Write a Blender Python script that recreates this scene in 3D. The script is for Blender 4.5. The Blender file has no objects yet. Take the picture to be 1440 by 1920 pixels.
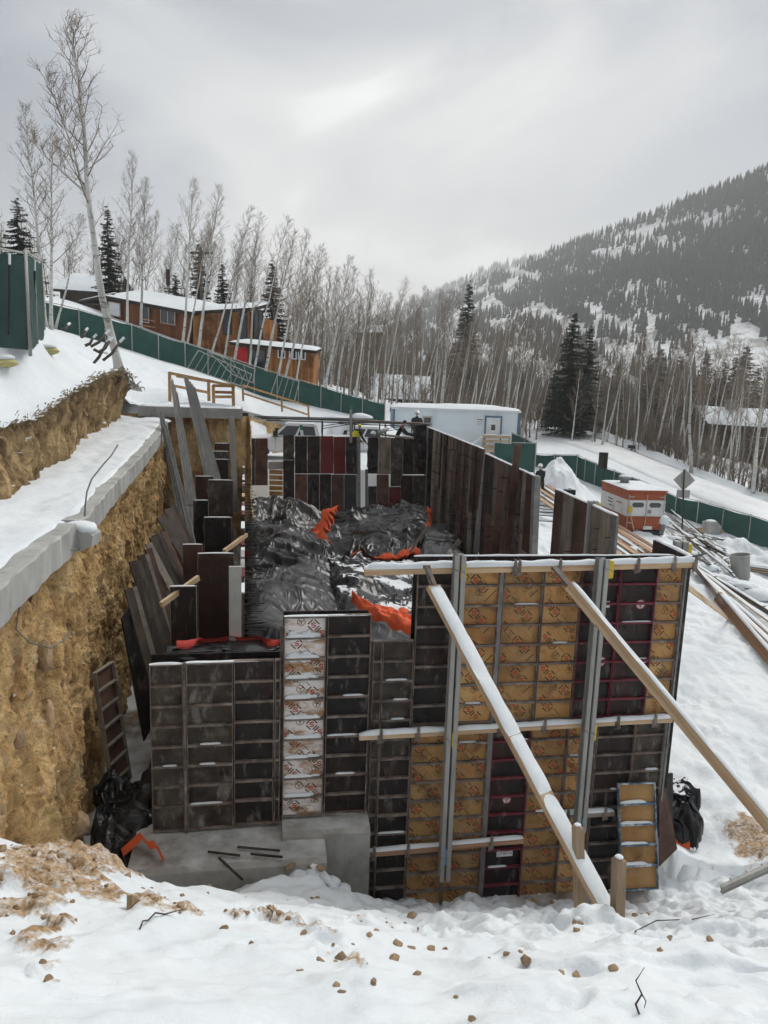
import bpy, bmesh, math, random
import numpy as np
from mathutils import Vector, Matrix, Euler

# ------------------------------------------------------------------ camera, sky, sun, exposure
SC = bpy.context.scene
COL = SC.collection
R = math.radians
PITCH, ROLL, FPX = R(10.2), R(2.0), 1400.0
cam_d = bpy.data.cameras.new('camera'); cam = bpy.data.objects.new('camera', cam_d); COL.objects.link(cam)
cam_d.sensor_fit = 'VERTICAL'; cam_d.sensor_height = 24.0; cam_d.sensor_width = 18.0
cam_d.lens = 24.0*FPX/1920.0
cam_d.clip_start = 0.1; cam_d.clip_end = 9000
cam.matrix_world = Matrix.Rotation(R(90)-PITCH, 4, 'X') @ Matrix.Rotation(ROLL, 4, 'Z')
SC.camera = cam
SC.render.resolution_x = 768; SC.render.resolution_y = 1024

SUN_EL, SUN_AZ = R(46), R(42)          # azimuth measured from +Y towards +X
world = bpy.data.worlds.new('World'); SC.world = world; world.use_nodes = True
nt = world.node_tree; nt.nodes.clear()
def wn(t, **k):
    n = nt.nodes.new(t)
    for a, b in k.items(): setattr(n, a, b)
    return n
wout = wn('ShaderNodeOutputWorld'); wmix = wn('ShaderNodeMixShader'); wmix.inputs[0].default_value = 0.93
sky = wn('ShaderNodeTexSky', sky_type='NISHITA'); sky.sun_disc = False
sky.sun_elevation = SUN_EL; sky.sun_rotation = SUN_AZ
bg1 = wn('ShaderNodeBackground'); bg1.inputs['Strength'].default_value = 0.1
nt.links.new(sky.outputs[0], bg1.inputs[0])
tc = wn('ShaderNodeTexCoord')
mp = wn('ShaderNodeMapping'); mp.inputs['Scale'].default_value = (1.0, 1.0, 1.9); mp.inputs['Location'].default_value = (2.2, 7.1, 3.3)
nt.links.new(tc.outputs['Generated'], mp.inputs[0])
n1 = wn('ShaderNodeTexNoise'); n1.inputs['Scale'].default_value = 2.3; n1.inputs['Detail'].default_value = 6; n1.inputs['Roughness'].default_value = 0.5; n1.inputs['Distortion'].default_value = 0.6
nt.links.new(mp.outputs[0], n1.inputs['Vector'])
dot = wn('ShaderNodeVectorMath', operation='DOT_PRODUCT')
sd = Vector((math.sin(R(6))*math.cos(R(15)), math.cos(R(6))*math.cos(R(15)), math.sin(R(15))))
dot.inputs[1].default_value = sd
nt.links.new(tc.outputs['Generated'], dot.inputs[0])
mr = wn('ShaderNodeMapRange'); mr.inputs['From Min'].default_value = 0.82; mr.inputs['From Max'].default_value = 1.0
mr.inputs['To Min'].default_value = 0.0; mr.inputs['To Max'].default_value = 1.0
nt.links.new(dot.outputs['Value'], mr.inputs['Value'])
ma = wn('ShaderNodeMath', operation='MULTIPLY_ADD'); ma.inputs[1].default_value = 0.49
nm = wn('ShaderNodeMapRange'); nm.inputs['From Min'].default_value = 0.40; nm.inputs['From Max'].default_value = 0.61
nt.links.new(n1.outputs['Fac'], nm.inputs['Value']); nt.links.new(nm.outputs[0], ma.inputs[0])
ms = wn('ShaderNodeMath', operation='MULTIPLY'); ms.inputs[1].default_value = 0.50
nt.links.new(mr.outputs[0], ms.inputs[0])
sx3 = wn('ShaderNodeSeparateXYZ'); nt.links.new(tc.outputs['Generated'], sx3.inputs[0])          # overcast sky: zenith brighter than the horizon
mz = wn('ShaderNodeMapRange'); mz.inputs['From Min'].default_value = 0.50; mz.inputs['From Max'].default_value = 1.0; mz.inputs['To Max'].default_value = 0.75; nt.links.new(sx3.outputs['Z'], mz.inputs['Value'])
az = wn('ShaderNodeMath', operation='ADD'); nt.links.new(ms.outputs[0], az.inputs[0]); nt.links.new(mz.outputs[0], az.inputs[1]); nt.links.new(az.outputs[0], ma.inputs[2])
cr = wn('ShaderNodeValToRGB')
e = cr.color_ramp.elements
e[0].position = 0.05; e[0].color = (0.12, 0.132, 0.158, 1)
e[1].position = 0.85; e[1].color = (0.47, 0.467, 0.452, 1)
for p, c in ((0.28, (0.20, 0.214, 0.242)), (0.55, (0.335, 0.34, 0.345)), (1.0, (0.62, 0.61, 0.59))):
    x = e.new(p); x.color = (*c, 1)
nt.links.new(ma.outputs[0], cr.inputs[0])
bg2 = wn('ShaderNodeBackground'); bg2.inputs['Strength'].default_value = 1.0
nt.links.new(cr.outputs[0], bg2.inputs[0])
nt.links.new(bg1.outputs[0], wmix.inputs[1]); nt.links.new(bg2.outputs[0], wmix.inputs[2])
nt.links.new(wmix.outputs[0], wout.inputs['Surface'])

sl = bpy.data.lights.new('sun', 'SUN'); sl.energy = 1.3; sl.angle = R(28); sl.color = (1.0, 0.97, 0.92)
so = bpy.data.objects.new('sun', sl); COL.objects.link(so)
sdir = Vector((math.sin(SUN_AZ)*math.cos(SUN_EL), math.cos(SUN_AZ)*math.cos(SUN_EL), math.sin(SUN_EL)))
so.rotation_euler = sdir.to_track_quat('Z', 'Y').to_euler()

SC.view_settings.view_transform = 'Standard'; SC.view_settings.look = 'None'
SC.view_settings.gamma = 1; SC.view_settings.use_curve_mapping = False
SC.view_settings.exposure = 0.90
SC.cycles.max_bounces = 5; SC.cycles.diffuse_bounces = 3; SC.cycles.glossy_bounces = 2
SC.cycles.transmission_bounces = 3; SC.cycles.volume_bounces = 1; SC.cycles.transparent_max_bounces = 6
SC.cycles.use_denoising = True
SC.cycles.use_adaptive_sampling = True; SC.cycles.adaptive_threshold = 0.03; SC.cycles.adaptive_min_samples = 12

# ------------------------------------------------------------------ helpers
rng = random.Random(7)
nrng = np.random.default_rng(11)
CR, SR, CP, SP = math.cos(ROLL), math.sin(ROLL), math.cos(PITCH), math.sin(PITCH)
def ray(x, y):                                   # direction of the line of sight through a point of the photograph
    u, v = x-720.0, 960.0-y
    a, b = u*CR - v*SR, u*SR + v*CR
    return Vector((a, FPX*CP + b*SP, b*CP - FPX*SP))
def P(x, y, Y):                                  # point at survey distance Y
    r = ray(x, y); return r*(Y/r.y)
def PZ(x, y, z):                                 # point at level z
    r = ray(x, y); return r*(z/r.z)

def _h(ix, iy, iz, seed):
    h = (ix*374761393 + iy*668265263 + iz*2147483647 + seed*1274126177) & 0xffffffff
    h = ((h ^ (h >> 13))*1274126177) & 0xffffffff
    h = h ^ (h >> 16)
    return (h & 0xffff)/32767.5 - 1.0
def vnoise(x, y, z=0.0, seed=0):
    x = np.asarray(x, float); y = np.asarray(y, float); z = np.zeros_like(x) + z
    xi, yi, zi = np.floor(x).astype(np.int64), np.floor(y).astype(np.int64), np.floor(z).astype(np.int64)
    fx, fy, fz = x-xi, y-yi, z-zi
    fx = fx*fx*fx*(fx*(fx*6-15)+10); fy = fy*fy*fy*(fy*(fy*6-15)+10); fz = fz*fz*fz*(fz*(fz*6-15)+10)
    def L(a, b, t): return a + (b-a)*t
    c = [[[_h(xi+i, yi+j, zi+k, seed) for k in (0, 1)] for j in (0, 1)] for i in (0, 1)]
    return L(L(L(c[0][0][0], c[1][0][0], fx), L(c[0][1][0], c[1][1][0], fx), fy),
             L(L(c[0][0][1], c[1][0][1], fx), L(c[0][1][1], c[1][1][1], fx), fy), fz)
def fbm(x, y, z=0.0, o=4, seed=0, gain=0.5):
    t = 0; a = 1.0; f = 1.0; n = 0
    for i in range(o):
        t = t + a*vnoise(np.asarray(x)*f, np.asarray(y)*f, np.asarray(z)*f, seed+i*17); n += a; a *= gain; f *= 2.03
    return t/n
def ridged(x, y, z=0.0, o=4, seed=0):
    t = 0; a = 1.0; f = 1.0; n = 0
    for i in range(o):
        t = t + a*(1-np.abs(vnoise(np.asarray(x)*f, np.asarray(y)*f, np.asarray(z)*f, seed+i*13))*2); n += a; a *= 0.5; f *= 2.1
    return t/n
def sstep(a, b, x):
    t = np.clip((np.asarray(x, float)-a)/(b-a), 0, 1); return t*t*(3-2*t)

class MB:
    def __init__(s): s.v = []; s.f = []; s.m = []; s.mi = 0
    def add(s, vs, fs, mi=None):
        o = len(s.v); s.v.extend([tuple(q) for q in vs]); s.f.extend([tuple(o+i for i in f) for f in fs])
        s.m.extend([s.mi if mi is None else mi]*len(fs))
    def hexa(s, p, mi=None):                     # 8 points: bottom 4 (ccw), top 4
        s.add(p, [(3, 2, 1, 0), (4, 5, 6, 7), (0, 1, 5, 4), (1, 2, 6, 5), (2, 3, 7, 6), (3, 0, 4, 7)], mi)
    def box(s, x0, x1, y0, y1, z0, z1, mi=None, M=None):
        p = [Vector(q) for q in ((x0, y0, z0), (x1, y0, z0), (x1, y1, z0), (x0, y1, z0), (x0, y0, z1), (x1, y0, z1), (x1, y1, z1), (x0, y1, z1))]
        if M is not None: p = [M @ q for q in p]
        s.hexa(p, mi)
    def beam(s, a, b, w, h, up=(0, 0, 1), mi=None, ox=0, oz=0):
        a, b = Vector(a), Vector(b); d = (b-a).normalized(); up = Vector(up)
        x = d.cross(up)
        if x.length < 1e-4: x = d.cross(Vector((0, 1, 0)))
        x.normalize(); u = x.cross(d).normalized()
        q = []
        for e in (a, b):
            for i, j in ((-1, -1), (1, -1), (1, 1), (-1, 1)): q.append(e + x*(i*w/2+ox) + u*(j*h/2+oz))
        s.add(q, [(3, 2, 1, 0), (4, 5, 6, 7), (0, 1, 5, 4), (1, 2, 6, 5), (2, 3, 7, 6), (3, 0, 4, 7)], mi)
    def tube(s, pts, rad, n=6, cap=True, mi=None):
        pts = [Vector(p) for p in pts]
        if not hasattr(rad, '__len__'): rad = [rad]*len(pts)
        vs = []; k = len(pts); ref = Vector((0.3, 0.2, 0.93))
        for i, p in enumerate(pts):
            d = (pts[min(i+1, k-1)] - pts[max(i-1, 0)])
            d = d.normalized() if d.length > 1e-9 else Vector((0, 0, 1))
            x = d.cross(ref)
            if x.length < 0.05: x = d.cross(Vector((1, 0, 0)))
            x.normalize(); y = d.cross(x)
            for j in range(n):
                t = 2*math.pi*j/n; vs.append(p + (x*math.cos(t) + y*math.sin(t))*rad[i])
        fs = []
        for i in range(k-1):
            for j in range(n):
                a, b = i*n+j, i*n+(j+1) % n; fs.append((a, b, b+n, a+n))
        if cap: fs += [tuple(range(n-1, -1, -1)), tuple((k-1)*n+j for j in range(n))]
        s.add(vs, fs, mi)
    def lathe(s, c, prof, n=16, mi=None):        # prof: (r, z)
        vs = []; c = Vector(c)
        for r, z in prof:
            for j in range(n):
                t = 2*math.pi*j/n; vs.append(c+Vector((r*math.cos(t), r*math.sin(t), z)))
        fs = []
        for i in range(len(prof)-1):
            for j in range(n):
                a, b = i*n+j, i*n+(j+1) % n; fs.append((a, b, b+n, a+n))
        s.add(vs, fs, mi)
    def prism(s, poly, y0, y1, M=None, mi=None):  # poly in (x,z), extruded along y
        n = len(poly); p = [Vector((x, y0, z)) for x, z in poly]+[Vector((x, y1, z)) for x, z in poly]
        if M is not None: p = [M @ q for q in p]
        s.add(p, [tuple(range(n)), tuple(range(2*n-1, n-1, -1))]+[(i, i+n, (i+1) % n+n, (i+1) % n) for i in range(n)], mi)
    def mesh(s, name, mats, smooth=False):
        me = bpy.data.meshes.new(name); me.from_pydata(s.v, [], s.f)
        mats = mats if isinstance(mats, (list, tuple)) else [mats]
        for m in mats: me.materials.append(m)
        if len(mats) > 1: me.polygons.foreach_set('material_index', s.m)
        if smooth: me.polygons.foreach_set('use_smooth', [True]*len(me.polygons))
        me.update(); return me
    def build(s, name, mats, parent=None, smooth=False, loc=None):
        return link(name, s.mesh(name, mats, smooth), parent, loc)
def link(name, me, parent=None, loc=None, rot=None, scale=None):
    o = bpy.data.objects.new(name, me); COL.objects.link(o)
    if parent: o.parent = parent
    if loc is not None: o.location = loc
    if rot is not None: o.rotation_euler = rot
    if scale is not None: o.scale = scale
    return o
def empty(name, loc=(0, 0, 0), rz=0.0):
    o = bpy.data.objects.new(name, None); COL.objects.link(o); o.location = loc; o.rotation_euler = (0, 0, rz)
    o.empty_display_size = 0.2; return o
def tag(o, label=None, cat=None, group=None, kind=None):
    for k, v in (('label', label), ('category', cat), ('group', group), ('kind', kind)):
        if v: o[k] = v
    return o
def gridmesh(name, X, Y, Z, mats, smooth=True, keep=None):
    n, m = X.shape
    me = bpy.data.meshes.new(name)
    v = np.stack([X, Y, Z], -1).reshape(-1, 3)
    i = np.arange(n*m).reshape(n, m)
    f = np.stack([i[:-1, :-1], i[:-1, 1:], i[1:, 1:], i[1:, :-1]], -1).reshape(-1, 4)
    if keep is not None: f = f[keep.reshape(-1)]
    me.vertices.add(len(v)); me.vertices.foreach_set('co', v.ravel())
    me.loops.add(f.size); me.loops.foreach_set('vertex_index', f.ravel().astype(np.int32))
    me.polygons.add(len(f)); me.polygons.foreach_set('loop_start', np.arange(0, f.size, 4, dtype=np.int32))
    me.polygons.foreach_set('loop_total', np.full(len(f), 4, dtype=np.int32))
    for mm in (mats if isinstance(mats, (list, tuple)) else [mats]): me.materials.append(mm)
    me.polygons.foreach_set('use_smooth', [smooth]*len(f)); me.update(calc_edges=True); me.validate(); return me
def fastmesh(name, v, f, mats, smooth=False, mi=None):
    v = np.asarray(v, float); f = np.asarray(f, np.int32); k = f.shape[1]
    me = bpy.data.meshes.new(name)
    me.vertices.add(len(v)); me.vertices.foreach_set('co', v.ravel())
    me.loops.add(f.size); me.loops.foreach_set('vertex_index', f.ravel())
    me.polygons.add(len(f)); me.polygons.foreach_set('loop_start', np.arange(0, f.size, k, dtype=np.int32))
    me.polygons.foreach_set('loop_total', np.full(len(f), k, dtype=np.int32))
    for mm in (mats if isinstance(mats, (list, tuple)) else [mats]): me.materials.append(mm)
    if mi is not None: me.polygons.foreach_set('material_index', np.asarray(mi, np.int32))
    me.polygons.foreach_set('use_smooth', [smooth]*len(f)); me.update(calc_edges=True); return me

# ------------------------------------------------------------------ materials (all procedural)
MATS = {}
def mat(name, ramp, scale=4.0, rough=0.8, bump=0.0, bscale=None, metal=0.0, stretch=(1, 1, 1), layers=(), snow=None, detail=5.0,
        rnd=True, spec=0.3, bdist=0.02, alpha=None, vary=0.0, coat=0.0, twoface=None):
    """ramp: [(pos, rgb)...] driven by noise; layers: dicts(color, scale, lo, hi, amt, stretch); snow: dict(lo, hi, amt, scale) by upward normal"""
    m = bpy.data.materials.new(name); m.use_nodes = True; t = m.node_tree; N = t.nodes; Lk = t.links.new
    b = N['Principled BSDF']; b.inputs['Roughness'].default_value = rough; b.inputs['Metallic'].default_value = metal
    b.inputs['Specular IOR Level'].default_value = spec
    if coat: b.inputs['Coat Weight'].default_value = coat
    co = N.new('ShaderNodeTexCoord'); vec = co.outputs['Object']
    oi = N.new('ShaderNodeObjectInfo')
    if rnd:
        mu = N.new('ShaderNodeMath'); mu.operation = 'MULTIPLY'; mu.inputs[1].default_value = 57.0; Lk(oi.outputs['Random'], mu.inputs[0])
        av = N.new('ShaderNodeVectorMath'); av.operation = 'ADD'; Lk(vec, av.inputs[0]); Lk(mu.outputs[0], av.inputs[1]); vec = av.outputs[0]
    def noise(sc, st=(1, 1, 1), det=detail, ro=0.6):
        mpp = N.new('ShaderNodeMapping'); mpp.inputs['Scale'].default_value = st; Lk(vec, mpp.inputs[0])
        q = N.new('ShaderNodeTexNoise'); q.inputs['Scale'].default_value = sc; q.inputs['Detail'].default_value = det; q.inputs['Roughness'].default_value = ro
        Lk(mpp.outputs[0], q.inputs['Vector']); return q.outputs['Fac']
    if len(ramp) == 1:
        rg = N.new('ShaderNodeRGB'); rg.outputs[0].default_value = (*ramp[0][1], 1); c = rg.outputs[0]
    else:
        r_ = N.new('ShaderNodeValToRGB'); el = r_.color_ramp.elements
        el[0].position, el[0].color = ramp[0][0], (*ramp[0][1], 1); el[1].position, el[1].color = ramp[-1][0], (*ramp[-1][1], 1)
        for p, cc in ramp[1:-1]: q = el.new(p); q.color = (*cc, 1)
        Lk(noise(scale, stretch), r_.inputs[0]); c = r_.outputs[0]
    if vary:
        hv = N.new('ShaderNodeHueSaturation'); mr_ = N.new('ShaderNodeMapRange'); mr_.inputs['To Min'].default_value = 1-vary; mr_.inputs['To Max'].default_value = 1+vary
        Lk(oi.outputs['Random'], mr_.inputs['Value']); Lk(mr_.outputs[0], hv.inputs['Value']); Lk(c, hv.inputs['Color']); c = hv.outputs[0]
    rsock = None
    def mixc(c, fac, col):
        mx = N.new('ShaderNodeMix'); mx.data_type = 'RGBA'; Lk(fac, mx.inputs[0]); Lk(c, mx.inputs[6]); mx.inputs[7].default_value = (*col, 1); return mx.outputs[2]
    for ly in layers:
        f = noise(ly.get('scale', 3), ly.get('stretch', (1, 1, 1)), ly.get('detail', 6), ly.get('ro', 0.65))
        a = N.new('ShaderNodeMapRange'); a.inputs['From Min'].default_value = ly['lo']; a.inputs['From Max'].default_value = ly['hi']; a.inputs['To Max'].default_value = ly.get('amt', 1.0)
        Lk(f, a.inputs['Value']); c = mixc(c, a.outputs[0], ly['color'])
    if snow:
        g = N.new('ShaderNodeNewGeometry'); sp = N.new('ShaderNodeSeparateXYZ'); Lk(g.outputs['Normal'], sp.inputs[0])
        f = noise(snow.get('scale', 2), det=6)
        ad = N.new('ShaderNodeMath'); ad.operation = 'MULTIPLY_ADD'; ad.inputs[1].default_value = snow.get('amt', 0.8); Lk(f, ad.inputs[0]); Lk(sp.outputs[2], ad.inputs[2])
        a = N.new('ShaderNodeMapRange'); a.inputs['From Min'].default_value = snow['lo']; a.inputs['From Max'].default_value = snow['hi']; Lk(ad.outputs[0], a.inputs['Value'])
        c = mixc(c, a.outputs[0], (0.70, 0.735, 0.76))
        rr = N.new('ShaderNodeMapRange'); rr.inputs['To Min'].default_value = rough; rr.inputs['To Max'].default_value = 0.75; Lk(a.outputs[0], rr.inputs['Value']); Lk(rr.outputs[0], b.inputs['Roughness'])
    Lk(c, b.inputs['Base Color'])
    if bump:
        bp = N.new('ShaderNodeBump'); bp.inputs['Strength'].default_value = bump; bp.inputs['Distance'].default_value = bdist
        Lk(noise(bscale or scale*4, stretch, 6, 0.65), bp.inputs['Height']); Lk(bp.outputs[0], b.inputs['Normal'])
    MATS[name] = m; return m

SNOWC = [(0.3, (0.655, 0.70, 0.73)), (0.7, (0.735, 0.765, 0.785))]
m_snow = mat('snow', SNOWC, 0.8, rough=0.7, bump=0.55, bscale=7, rnd=False, bdist=0.04, spec=0.2)
m_snow_dirty = mat('snow_trampled', SNOWC, 0.8, rough=0.75, bump=0.6, bscale=12, rnd=False, bdist=0.05, spec=0.2,
    layers=[dict(color=(0.33, 0.27, 0.20), scale=1.6, lo=0.60, hi=0.72, amt=0.55), dict(color=(0.6, 0.58, 0.54), scale=4, lo=0.5, hi=0.8, amt=0.6)])
SOILR = [(0.28, (0.20, 0.115, 0.05)), (0.40, (0.46, 0.285, 0.125)), (0.54, (0.64, 0.43, 0.20)), (0.75, (0.70, 0.53, 0.30))]
m_soil = mat('soil', SOILR, 1.7, rough=0.95, bump=1.0, bscale=14, rnd=False, bdist=0.08, spec=0.1, detail=8,
    layers=[dict(color=(0.10, 0.06, 0.032), scale=7, lo=0.56, hi=0.72, amt=0.6), dict(color=(0.58, 0.49, 0.36), scale=3.3, lo=0.56, hi=0.68, amt=0.7), dict(color=(0.09, 0.055, 0.03), scale=22, lo=0.58, hi=0.66, amt=0.7),
            dict(color=(0.20, 0.10, 0.05), scale=0.7, lo=0.55, hi=0.7, amt=0.5)], snow=dict(lo=1.12, hi=1.22, amt=0.75, scale=1.6))
m_soil_dark = mat('topsoil', [(0.3, (0.10, 0.066, 0.04)), (0.5, (0.26, 0.175, 0.09)), (0.72, (0.44, 0.31, 0.165))], 2.0, rough=0.95, bump=1.0, bscale=9, rnd=False, bdist=0.07, spec=0.1, detail=8,
    layers=[dict(color=(0.50, 0.36, 0.19), scale=1.0, lo=0.5, hi=0.62, amt=0.7), dict(color=(0.07, 0.048, 0.032), scale=6, lo=0.55, hi=0.68, amt=0.7)], snow=dict(lo=0.98, hi=1.08, amt=0.75, scale=1.5))
m_rubble = mat('rubble_floor', [(0.3, (0.10, 0.075, 0.05)), (0.7, (0.26, 0.2, 0.13))], 3, rough=0.95, bump=0.8, rnd=False, snow=dict(lo=1.3, hi=1.45, amt=0.8, scale=0.7))
m_rock = mat('rock', [(0.3, (0.24, 0.16, 0.095)), (0.6, (0.40, 0.28, 0.17)), (0.8, (0.48, 0.38, 0.27))], 6, rough=0.9, bump=0.6, bscale=20, vary=0.25)
m_conc = mat('concrete', [(0.3, (0.27, 0.27, 0.255)), (0.7, (0.42, 0.42, 0.40))], 1.6, rough=0.85, bump=0.25, bscale=14, rnd=False,
    layers=[dict(color=(0.56, 0.56, 0.54), scale=2.5, lo=0.55, hi=0.7, amt=0.5, stretch=(1, 1, 0.25)), dict(color=(0.17, 0.16, 0.145), scale=3.0, lo=0.58, hi=0.72, amt=0.7, stretch=(1, 1, 0.2))])
m_conc_snow = mat('footing_concrete', [(0.3, (0.25, 0.24, 0.22)), (0.7, (0.40, 0.39, 0.365))], 1.6, rough=0.85, bump=0.3, bscale=14, rnd=False, bdist=0.02,
    layers=[dict(color=(0.14, 0.13, 0.115), scale=1.4, lo=0.5, hi=0.7, amt=0.6)], snow=dict(lo=1.24, hi=1.50, amt=0.6, scale=2.2))
m_rail = mat('rusty_steel', [(0.3, (0.06, 0.048, 0.04)), (0.5, (0.16, 0.13, 0.11)), (0.72, (0.30, 0.265, 0.24))], 6, rough=0.7, bump=0.2, vary=0.2,
    layers=[dict(color=(0.16, 0.07, 0.05), scale=3, lo=0.52, hi=0.66, amt=0.7), dict(color=(0.5, 0.48, 0.46), scale=4, lo=0.62, hi=0.75, amt=0.55, stretch=(0.4, 1, 2))])
m_rail_red = mat('maroon_steel', [(0.3, (0.09, 0.015, 0.022)), (0.7, (0.17, 0.03, 0.045))], 5, rough=0.6, vary=0.15,
    layers=[dict(color=(0.42, 0.36, 0.36), scale=5, lo=0.6, hi=0.75, amt=0.5)])
m_rail_blue = mat('blue_steel', [(0.3, (0.05, 0.09, 0.13)), (0.7, (0.12, 0.2, 0.28))], 6, rough=0.7, layers=[dict(color=(0.6, 0.62, 0.64), scale=6, lo=0.48, hi=0.62, amt=0.8)])
m_ply_black = mat('dark_plywood', [(0.35, (0.010, 0.009, 0.009)), (0.65, (0.026, 0.021, 0.020))], 2.2, rough=0.6, bump=0.08, vary=0.35, spec=0.25,
    layers=[dict(color=(0.30, 0.28, 0.26), scale=4.5, lo=0.56, hi=0.78, amt=0.65, stretch=(1.6, 1, 0.5)), dict(color=(0.055, 0.022, 0.018), scale=0.9, lo=0.5, hi=0.62, amt=0.6),
            dict(color=(0.5, 0.48, 0.46), scale=14, lo=0.68, hi=0.76, amt=0.6, stretch=(3, 1, 0.35))])
m_ply_grey = mat('weathered_plywood', [(0.3, (0.03, 0.024, 0.02)), (0.55, (0.075, 0.062, 0.05)), (0.75, (0.15, 0.135, 0.115))], 3.4, rough=0.75, bump=0.1, vary=0.25,
    layers=[dict(color=(0.36, 0.33, 0.30), scale=5, lo=0.54, hi=0.74, amt=0.7, stretch=(1.3, 1, 0.5)), dict(color=(0.02, 0.016, 0.015), scale=2.0, lo=0.5, hi=0.65, amt=0.6)])
m_ply_wood = mat('orange_plywood', [(0.3, (0.28, 0.135, 0.042)), (0.52, (0.43, 0.24, 0.088)), (0.75, (0.53, 0.345, 0.15))], 1.6, rough=0.7, bump=0.08, stretch=(1, 1, 0.45), vary=0.28,
    layers=[dict(color=(0.10, 0.055, 0.03), scale=2.8, lo=0.53, hi=0.68, amt=0.75), dict(color=(0.34, 0.235, 0.14), scale=1.1, lo=0.56, hi=0.68, amt=0.6), dict(color=(0.46, 0.32, 0.20), scale=7, lo=0.6, hi=0.75, amt=0.35)])
m_ply_snowy = mat('snow_caked_plywood', [(0.35, (0.30, 0.16, 0.07)), (0.7, (0.42, 0.28, 0.15))], 2, rough=0.75, bump=0.3,
    layers=[dict(color=(0.74, 0.70, 0.69), scale=3.2, lo=0.38, hi=0.52, amt=0.95, stretch=(0.7, 1, 1.6))])
m_ply_brown = mat('brown_plywood', [(0.3, (0.045, 0.022, 0.016)), (0.7, (0.115, 0.060, 0.044))], 1.8, rough=0.6, bump=0.05, vary=0.45,
    layers=[dict(color=(0.17, 0.14, 0.12), scale=2.5, lo=0.58, hi=0.78, amt=0.5, stretch=(1, 1, 0.4)), dict(color=(0.015, 0.012, 0.012), scale=1.2, lo=0.5, hi=0.7, amt=0.6)])
m_ply_red = mat('red_plywood', [(0.3, (0.10, 0.012, 0.012)), (0.7, (0.17, 0.022, 0.02))], 1.5, rough=0.55, vary=0.2, layers=[dict(color=(0.05, 0.015, 0.013), scale=1.5, lo=0.5, hi=0.7, amt=0.6)])
m_ply_tan = mat('grey_tan_plywood', [(0.3, (0.09, 0.072, 0.055)), (0.7, (0.24, 0.20, 0.16))], 2.2, rough=0.75, vary=0.35, stretch=(1.5, 1.5, 0.4),
    layers=[dict(color=(0.03, 0.025, 0.02), scale=1.5, lo=0.5, hi=0.68, amt=0.7)])
m_galv = mat('galvanised_steel', [(0.3, (0.25, 0.25, 0.235)), (0.7, (0.40, 0.395, 0.375))], 3, rough=0.6, metal=0.2, stretch=(1, 1, 0.15), vary=0.1,
    layers=[dict(color=(0.14, 0.135, 0.125), scale=4, lo=0.55, hi=0.7, amt=0.5, stretch=(1, 1, 0.2))])
m_galv_dark = mat('weathered_steel', [(0.3, (0.13, 0.13, 0.125)), (0.7, (0.26, 0.26, 0.25))], 4, rough=0.6, metal=0.3, vary=0.15)
m_black = mat('black_metal', [(0.3, (0.012, 0.012, 0.013)), (0.7, (0.03, 0.03, 0.03))], 6, rough=0.5)
m_lumber = mat('fresh_lumber', [(0.3, (0.36, 0.24, 0.14)), (0.6, (0.50, 0.37, 0.24)), (0.8, (0.58, 0.46, 0.32))], 1.4, rough=0.8, stretch=(1, 1, 1), bump=0.1, vary=0.18,
    layers=[dict(color=(0.24, 0.15, 0.085), scale=9, lo=0.56, hi=0.74, amt=0.5)])
m_lumber_red = mat('reddish_lumber', [(0.3, (0.26, 0.14, 0.085)), (0.7, (0.40, 0.25, 0.16))], 2, rough=0.8, vary=0.2, layers=[dict(color=(0.13, 0.075, 0.05), scale=6, lo=0.55, hi=0.74, amt=0.5)])
m_lumber_old = mat('grey_weathered_lumber', [(0.3, (0.10, 0.085, 0.07)), (0.7, (0.25, 0.22, 0.185))], 3, rough=0.85, vary=0.3, layers=[dict(color=(0.05, 0.04, 0.034), scale=3, lo=0.52, hi=0.7, amt=0.7)])
m_board_dark = mat('dark_plank', [(0.3, (0.028, 0.022, 0.018)), (0.7, (0.085, 0.07, 0.056))], 2.5, rough=0.85, vary=0.4, stretch=(2, 2, 0.5))
m_yellow = mat('yellow_paint', [(0.3, (0.55, 0.38, 0.03)), (0.7, (0.66, 0.48, 0.05))], 8, rough=0.6, layers=[dict(color=(0.2, 0.15, 0.06), scale=9, lo=0.6, hi=0.75, amt=0.6)])
m_blue = mat('blue_paint', [(0.3, (0.10, 0.2, 0.36)), (0.7, (0.17, 0.3, 0.48))], 8, rough=0.6)
m_print_black = mat('black_print', [(0.3, (0.03, 0.019, 0.012)), (0.7, (0.075, 0.045, 0.025))], 12, rough=0.7)
m_print_red = mat('red_print', [(0.3, (0.36, 0.04, 0.022)), (0.7, (0.46, 0.075, 0.04))], 12, rough=0.7)
m_print_brown = mat('brown_print', [(0.3, (0.16, 0.09, 0.035)), (0.7, (0.22, 0.13, 0.055))], 12, rough=0.7)
m_white = mat('white_paint', [(0.3, (0.66, 0.67, 0.68)), (0.7, (0.78, 0.79, 0.79))], 3, rough=0.5)
m_pink = mat('sticker_pink', [(0.3, (0.62, 0.40, 0.40)), (0.7, (0.72, 0.55, 0.54))], 9, rough=0.6)
m_txtblack = mat('lettering_black', [(0.5, (0.02, 0.02, 0.022))], rough=0.6)

# ------------------------------------------------------------------ terrain
PHI = R(9.5)
AX = Vector((math.cos(PHI), math.sin(PHI), 0)); BX = Vector((-math.sin(PHI), math.cos(PHI), 0))
W0 = Vector((0, 10.2, 0))
def W(s, n, z):                                  # front-wall frame: s along, n towards the camera, z level
    return W0 + AX*s - BX*n + Vector((0, 0, z))

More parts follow.
